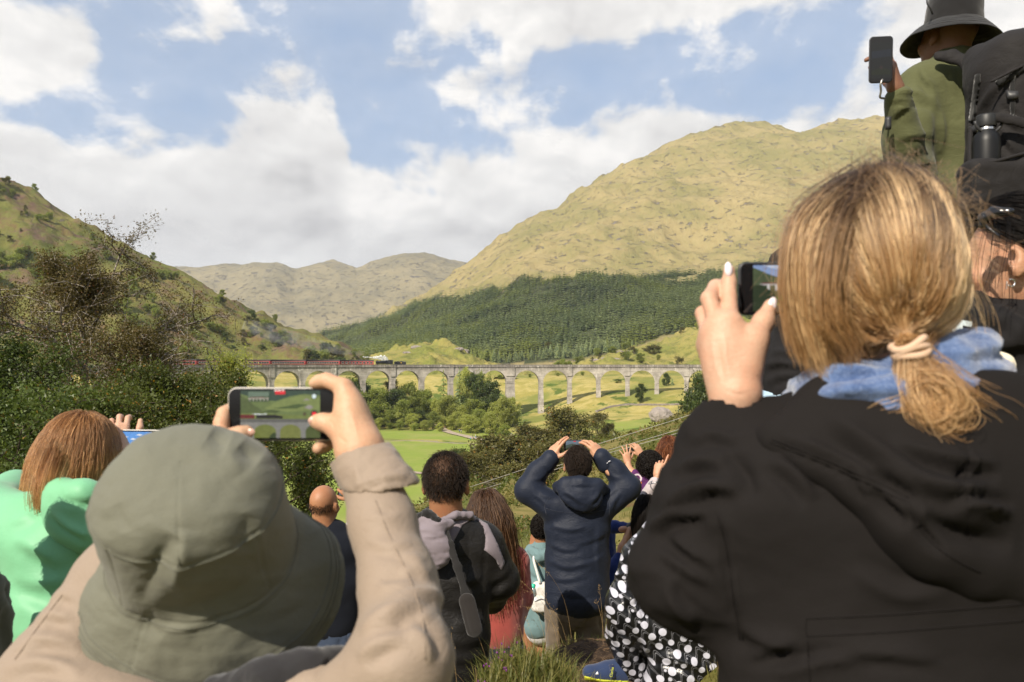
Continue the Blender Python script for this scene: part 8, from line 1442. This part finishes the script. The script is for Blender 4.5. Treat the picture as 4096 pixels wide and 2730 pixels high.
# overhead cables and their pole
M_cable = simple('weathered_cable', (.34,.32,.29), .6, .3, .1); 
for k, (pts, lab) in enumerate([([(3300,1470,40),(2780,1654,48),(2400,1775,56),(2090,1880,63),(1690,2012,72),(1250,2160,82)], 'uppermost of the three overhead cables crossing the slope'), ([(3300,1520,40),(2770,1702,48),(2400,1812,56),(2090,1908,63),(1690,2035,72),(1250,2178,82)], 'middle overhead cable crossing the slope'), ([(3300,1535,40),(2770,1715,48),(2400,1824,56),(2090,1920,63),(1690,2046,72),(1250,2188,82)], 'lowest overhead cable crossing the slope')]):
    c_ = P(*pts[2]); ob = MB().tube(catmull([P(*p) for p in pts], 60)-c_, .019, 6).build('overhead_cable', M_cable, None, True); ob.location = c_; tag(ob, lab, 'cable', 'overhead cables')
x_, y_ = gxy(2048, 300); gz = ground_at(x_, y_); ob = MB().tube([(0,0,0),(0,0,9.5)], [.20,.15], 8).box((0,0,8.8), (1.8,.15,.15)).box((-.8,0,9.0), (.1,.1,.25)).box((.8,0,9.0), (.1,.1,.25)).build('utility_pole', simple('grey_pole_wood', (.30,.27,.23), .9, .1, .3, 4), None); ob.location = (x_, y_, gz); tag(ob, 'thin grey utility pole among the valley trees', 'pole')
# --- grass of the crowd's slope
def blades(N, xy, hmin, hmax, w, seed, bend=.5, seg=4):
    r = np.random.default_rng(seed); x, y = xy[:, 0], xy[:, 1]; z = near_z(x, y); hh = r.uniform(hmin, hmax, N); a = r.uniform(0, 2*np.pi, N); d = np.stack([np.cos(a), np.sin(a)], 1); sd = np.stack([-d[:, 1], d[:, 0]], 1); bd = r.uniform(.1, 1.0, N)*bend; V = []
    for k in range(seg+1):
        s = k/seg; o_ = (bd*s*s)*hh; c = np.stack([x+d[:, 0]*o_, y+d[:, 1]*o_, z-.02+hh*s*(1-.35*bd*s)], 1); ww = (w*(1-s)**.7*r.uniform(.6, 1.3, N)*.5)[:, None]
        V += [c-np.concatenate([sd*ww, np.zeros((N, 1))], 1), c+np.concatenate([sd*ww, np.zeros((N, 1))], 1)]
    V = np.stack(V, 1); k2 = 2*(seg+1); base = (np.arange(N)*k2)[:, None]; Fc = np.concatenate([base+np.array([2*k, 2*k+1, 2*k+3, 2*k+2]) for k in range(seg)]); cl = np.repeat(np.stack([r.uniform(0, 1, N), r.uniform(0, 1, N), np.zeros(N)], 1), k2, 0); return V.reshape(-1, 3), Fc, cl
L_grass = leaf_mat('slope_grass_blades', (.070,.092,.018), (.19,.165,.050), (.30,.21,.09), .3); L_fern = leaf_mat('slope_bracken', (.060,.085,.014), (.145,.125,.035), (.16,.085,.03), .3)
r = np.random.default_rng(77)
def scatter(n, x0, x1, y0, y1, keep): 
    p = np.stack([r.uniform(x0, x1, n), r.uniform(y0, y1, n)], 1); return p[r.uniform(0, 1, n) < keep(p)]
p = scatter(22000, -.75, 1.5, 2.3, 5.6, lambda p: (1-dirt_mask(p[:, 0], p[:, 1]))*(.35+.65*(n2(p[:, 0], p[:, 1], .22, 3, 81) > -.05))); g1 = blades(len(p), p, .025, .095, .0055, 1, .9, 2)
p = scatter(1500, -.65, .35, 2.35, 4.2, lambda p: (1-dirt_mask(p[:, 0], p[:, 1]))*(n2(p[:, 0], p[:, 1], .18, 2, 82) > .15)); g2 = blades(len(p), p, .08, .20, .0065, 2, .9)
p = scatter(26000, -6, 9, 5.6, 22, lambda p: (.3+.7*(n2(p[:, 0], p[:, 1], 1.2, 3, 83) > 0))*np.clip(8/p[:, 1], .25, 1)); g3 = blades(len(p), p, .08, .26, .013, 3, .8, 2)
p = scatter(3000, -3, 2.6, .6, 2.6, lambda p: np.full(len(p), .5)); g4 = blades(len(p), p, .03, .09, .005, 4, .8, 2)
p = scatter(7000, -.42, .22, 2.4, 3.5, lambda p: (1-dirt_mask(p[:, 0], p[:, 1]))*.9); g5 = blades(len(p), p, .05, .17, .0055, 5, .9, 3)
Vs = []; Fs = []; Cs = []; n = 0
for V, f_, c_ in (g1, g2, g3, g4, g5): Vs.append(V); Fs.append(f_+n); Cs.append(c_); n += len(V)
tag(link('slope_grass', mesh_np('slope_grass', np.concatenate(Vs), np.concatenate(Fs), False, np.concatenate(Cs)), None, L_grass), 'rough green and straw-coloured grass on the crowd\'s slope', 'grass', kind='stuff')
# bracken and heather farther down the slope
n = 90000; d_ = 10*(120/10)**r.uniform(0, 1, n); px_ = r.uniform(1350, 3400, n); x = (px_-CX)/F*d_; keep = n2(x, d_, 6, 4, 84) > -.1; x, d_ = x[keep], d_[keep]; n = len(x); z = near_z(x, d_); sz = d_*r.uniform(.0012, .0032, n); c = np.stack([x, d_, z+r.uniform(0, 1, n)*sz*3.0], 1); nr = r.normal(0, 1, (n, 3))+np.array([0,-.3,.8]); nr /= np.linalg.norm(nr, axis=1)[:, None]; t1 = np.cross(nr, r.normal(0, 1, (n, 3))); t1 /= np.linalg.norm(t1, axis=1)[:, None]; t2 = np.cross(nr, t1); s_ = sz[:, None]; V = np.stack([c-t1*s_, c-t2*s_*.45, c+t1*s_, c+t2*s_*.45], 1).reshape(-1, 3); cc = np.repeat(np.stack([np.clip(n2(x, d_, 9, 3, 85)+.5+r.normal(0, .15, n), 0, 1), r.uniform(0, 1, n), np.zeros(n)], 1), 4, 0)
tag(link('slope_bracken', mesh_np('slope_bracken', V, np.arange(4*n).reshape(n, 4), False, cc), None, L_fern), 'bracken and heather covering the slope below the crowd', 'bracken', kind='stuff')
# seeding grass stalks and heather bells
M_straw = simple('seed_stalk', (.33,.22,.10), .9, .1, .3, 20); b = MB()
for k in range(24):
    px_ = r.uniform(2080, 2440) if k < 14 else r.uniform(1780, 2050); dd = r.uniform(4.4, 5.2) if k < 14 else r.uniform(2.6, 3.4); x_ = (px_-CX)/F*dd; z_ = float(near_z(np.array([x_]), np.array([dd]))[0]); h_ = r.uniform(.22, .5); le = r.normal(-.25, .35); p_ = catmull([(x_, dd, z_), (x_+le*.25*h_, dd, z_+h_*.5), (x_+le*.7*h_, dd+r.normal(0, .05), z_+h_*.85), (x_+le*1.15*h_, dd+r.normal(0, .06), z_+h_)], 12); b.tube(p_, np.linspace(.0007, .0004, 12), 4, False)
    for j in range(10): q_ = p_[8+j//3 if 8+j//3 < 12 else 11]+r.normal(0, .008, 3); b.tube([q_, q_+np.array([r.normal(0, .004), 0, .008])], [.0010, .0005], 4, False)
tag(b.build('seeding_grass', M_straw, None, True), 'thin seeding grass stalks in front of the navy jacket', 'grass', kind='stuff')
b = MB()
for k in range(110):
    px_ = r.normal(1930, 75); dd = r.uniform(2.5, 3.3); x_ = (px_-CX)/F*dd; z_ = float(near_z(np.array([x_]), np.array([dd]))[0])+r.uniform(.01, .12); s_ = r.uniform(.003, .005); b.box((x_, dd, z_), (s_, s_, s_*1.5), rotm('X', r.uniform(0, 90)))
tag(b.build('heather_bells', simple('heather_purple', (.17,.035,.19), .8, .2, .3, 40), None), 'small purple heather bells in the grass at the bottom', 'heather', kind='stuff')
n = 900; p = scatter(2600, -.05, .8, 3.0, 4.5, lambda p: dirt_mask(p[:, 0], p[:, 1])); b = MB()
for x_, y_ in p[:700]: z_ = float(near_z(np.array([x_]), np.array([y_]))[0]); a = r.uniform(0, 3.14); l_ = r.uniform(.01, .05); b.tube([(x_, y_, z_+.002), (x_+l_*math.cos(a), y_+l_*math.sin(a), z_+.006)], [.0018, .0008], 4, False)
tag(b.build('twig_litter', simple('twig_litter', (.13,.085,.05), .9, .1, .4, 30), None), 'twigs and dry litter on the bare soil', 'litter', kind='stuff')
# ---------------------------------------------------------------- air
hz = MB(); hz.box((0, 3900, 427), (13000, 8300, 950)); ho = hz.build('haze', None, None); m, t = mat_new('haze'); vol = t.new('ShaderNodeVolumePrincipled'); vol.inputs['Color'].default_value = (.80,.88,1.0,1); vol.inputs['Density'].default_value = 7.0e-5; vol.inputs['Anisotropy'].default_value = .25; oo = t.new('ShaderNodeOutputMaterial'); t.l.new(vol.outputs[0], oo.inputs['Volume']); ho.data.materials.append(m); tag(ho, 'thin pale summer haze filling the glen', 'haze', kind='stuff')

# steam puffs above the boiler: billowing white cloud of many small lobes
r = np.random.default_rng(12); pth = catmull(STEAM, 60); S = Sdf(.16)
for k in range(60):
    u = k/59; rr0 = (.35+.75*math.sin(math.pi*min(1, u*1.25+.1))**.8)*(1-.55*u)
    for j in range(3): S.ell(pth[k]+r.normal(0, .45*rr0+.05, 3)+np.array([0,0,.2*rr0]), np.full(3, rr0*r.uniform(.35, .75)+.1), None, .12)
V, q = S.mesh(1); V = rumple(V, q, .22, .55, 3); c_ = V.mean(0); m, t = mat_new('steam'); ds = t.new('ShaderNodeBsdfDiffuse'); ds.inputs[0].default_value = (.93,.93,.93,1); tl = t.new('ShaderNodeBsdfTranslucent'); tl.inputs[0].default_value = (.95,.95,.95,1); tr = t.new('ShaderNodeBsdfTransparent'); m1 = t.new('ShaderNodeMixShader'); m1.inputs[0].default_value = .5; t.l.new(ds.outputs[0], m1.inputs[1]); t.l.new(tl.outputs[0], m1.inputs[2]); m2 = t.new('ShaderNodeMixShader'); t.put(m2.inputs[0], t.ss(t.noise(t.coord(), 1.1, 4, .6), .38, .62, .05, .75)); t.l.new(m1.outputs[0], m2.inputs[1]); t.l.new(tr.outputs[0], m2.inputs[2]); t.out(m2.outputs[0])
ob = link('steam', mesh_np('steam', V-c_, q), None, m); ob.location = c_; tag(ob, 'white steam blowing back over the locomotive boiler', 'steam', kind='stuff')
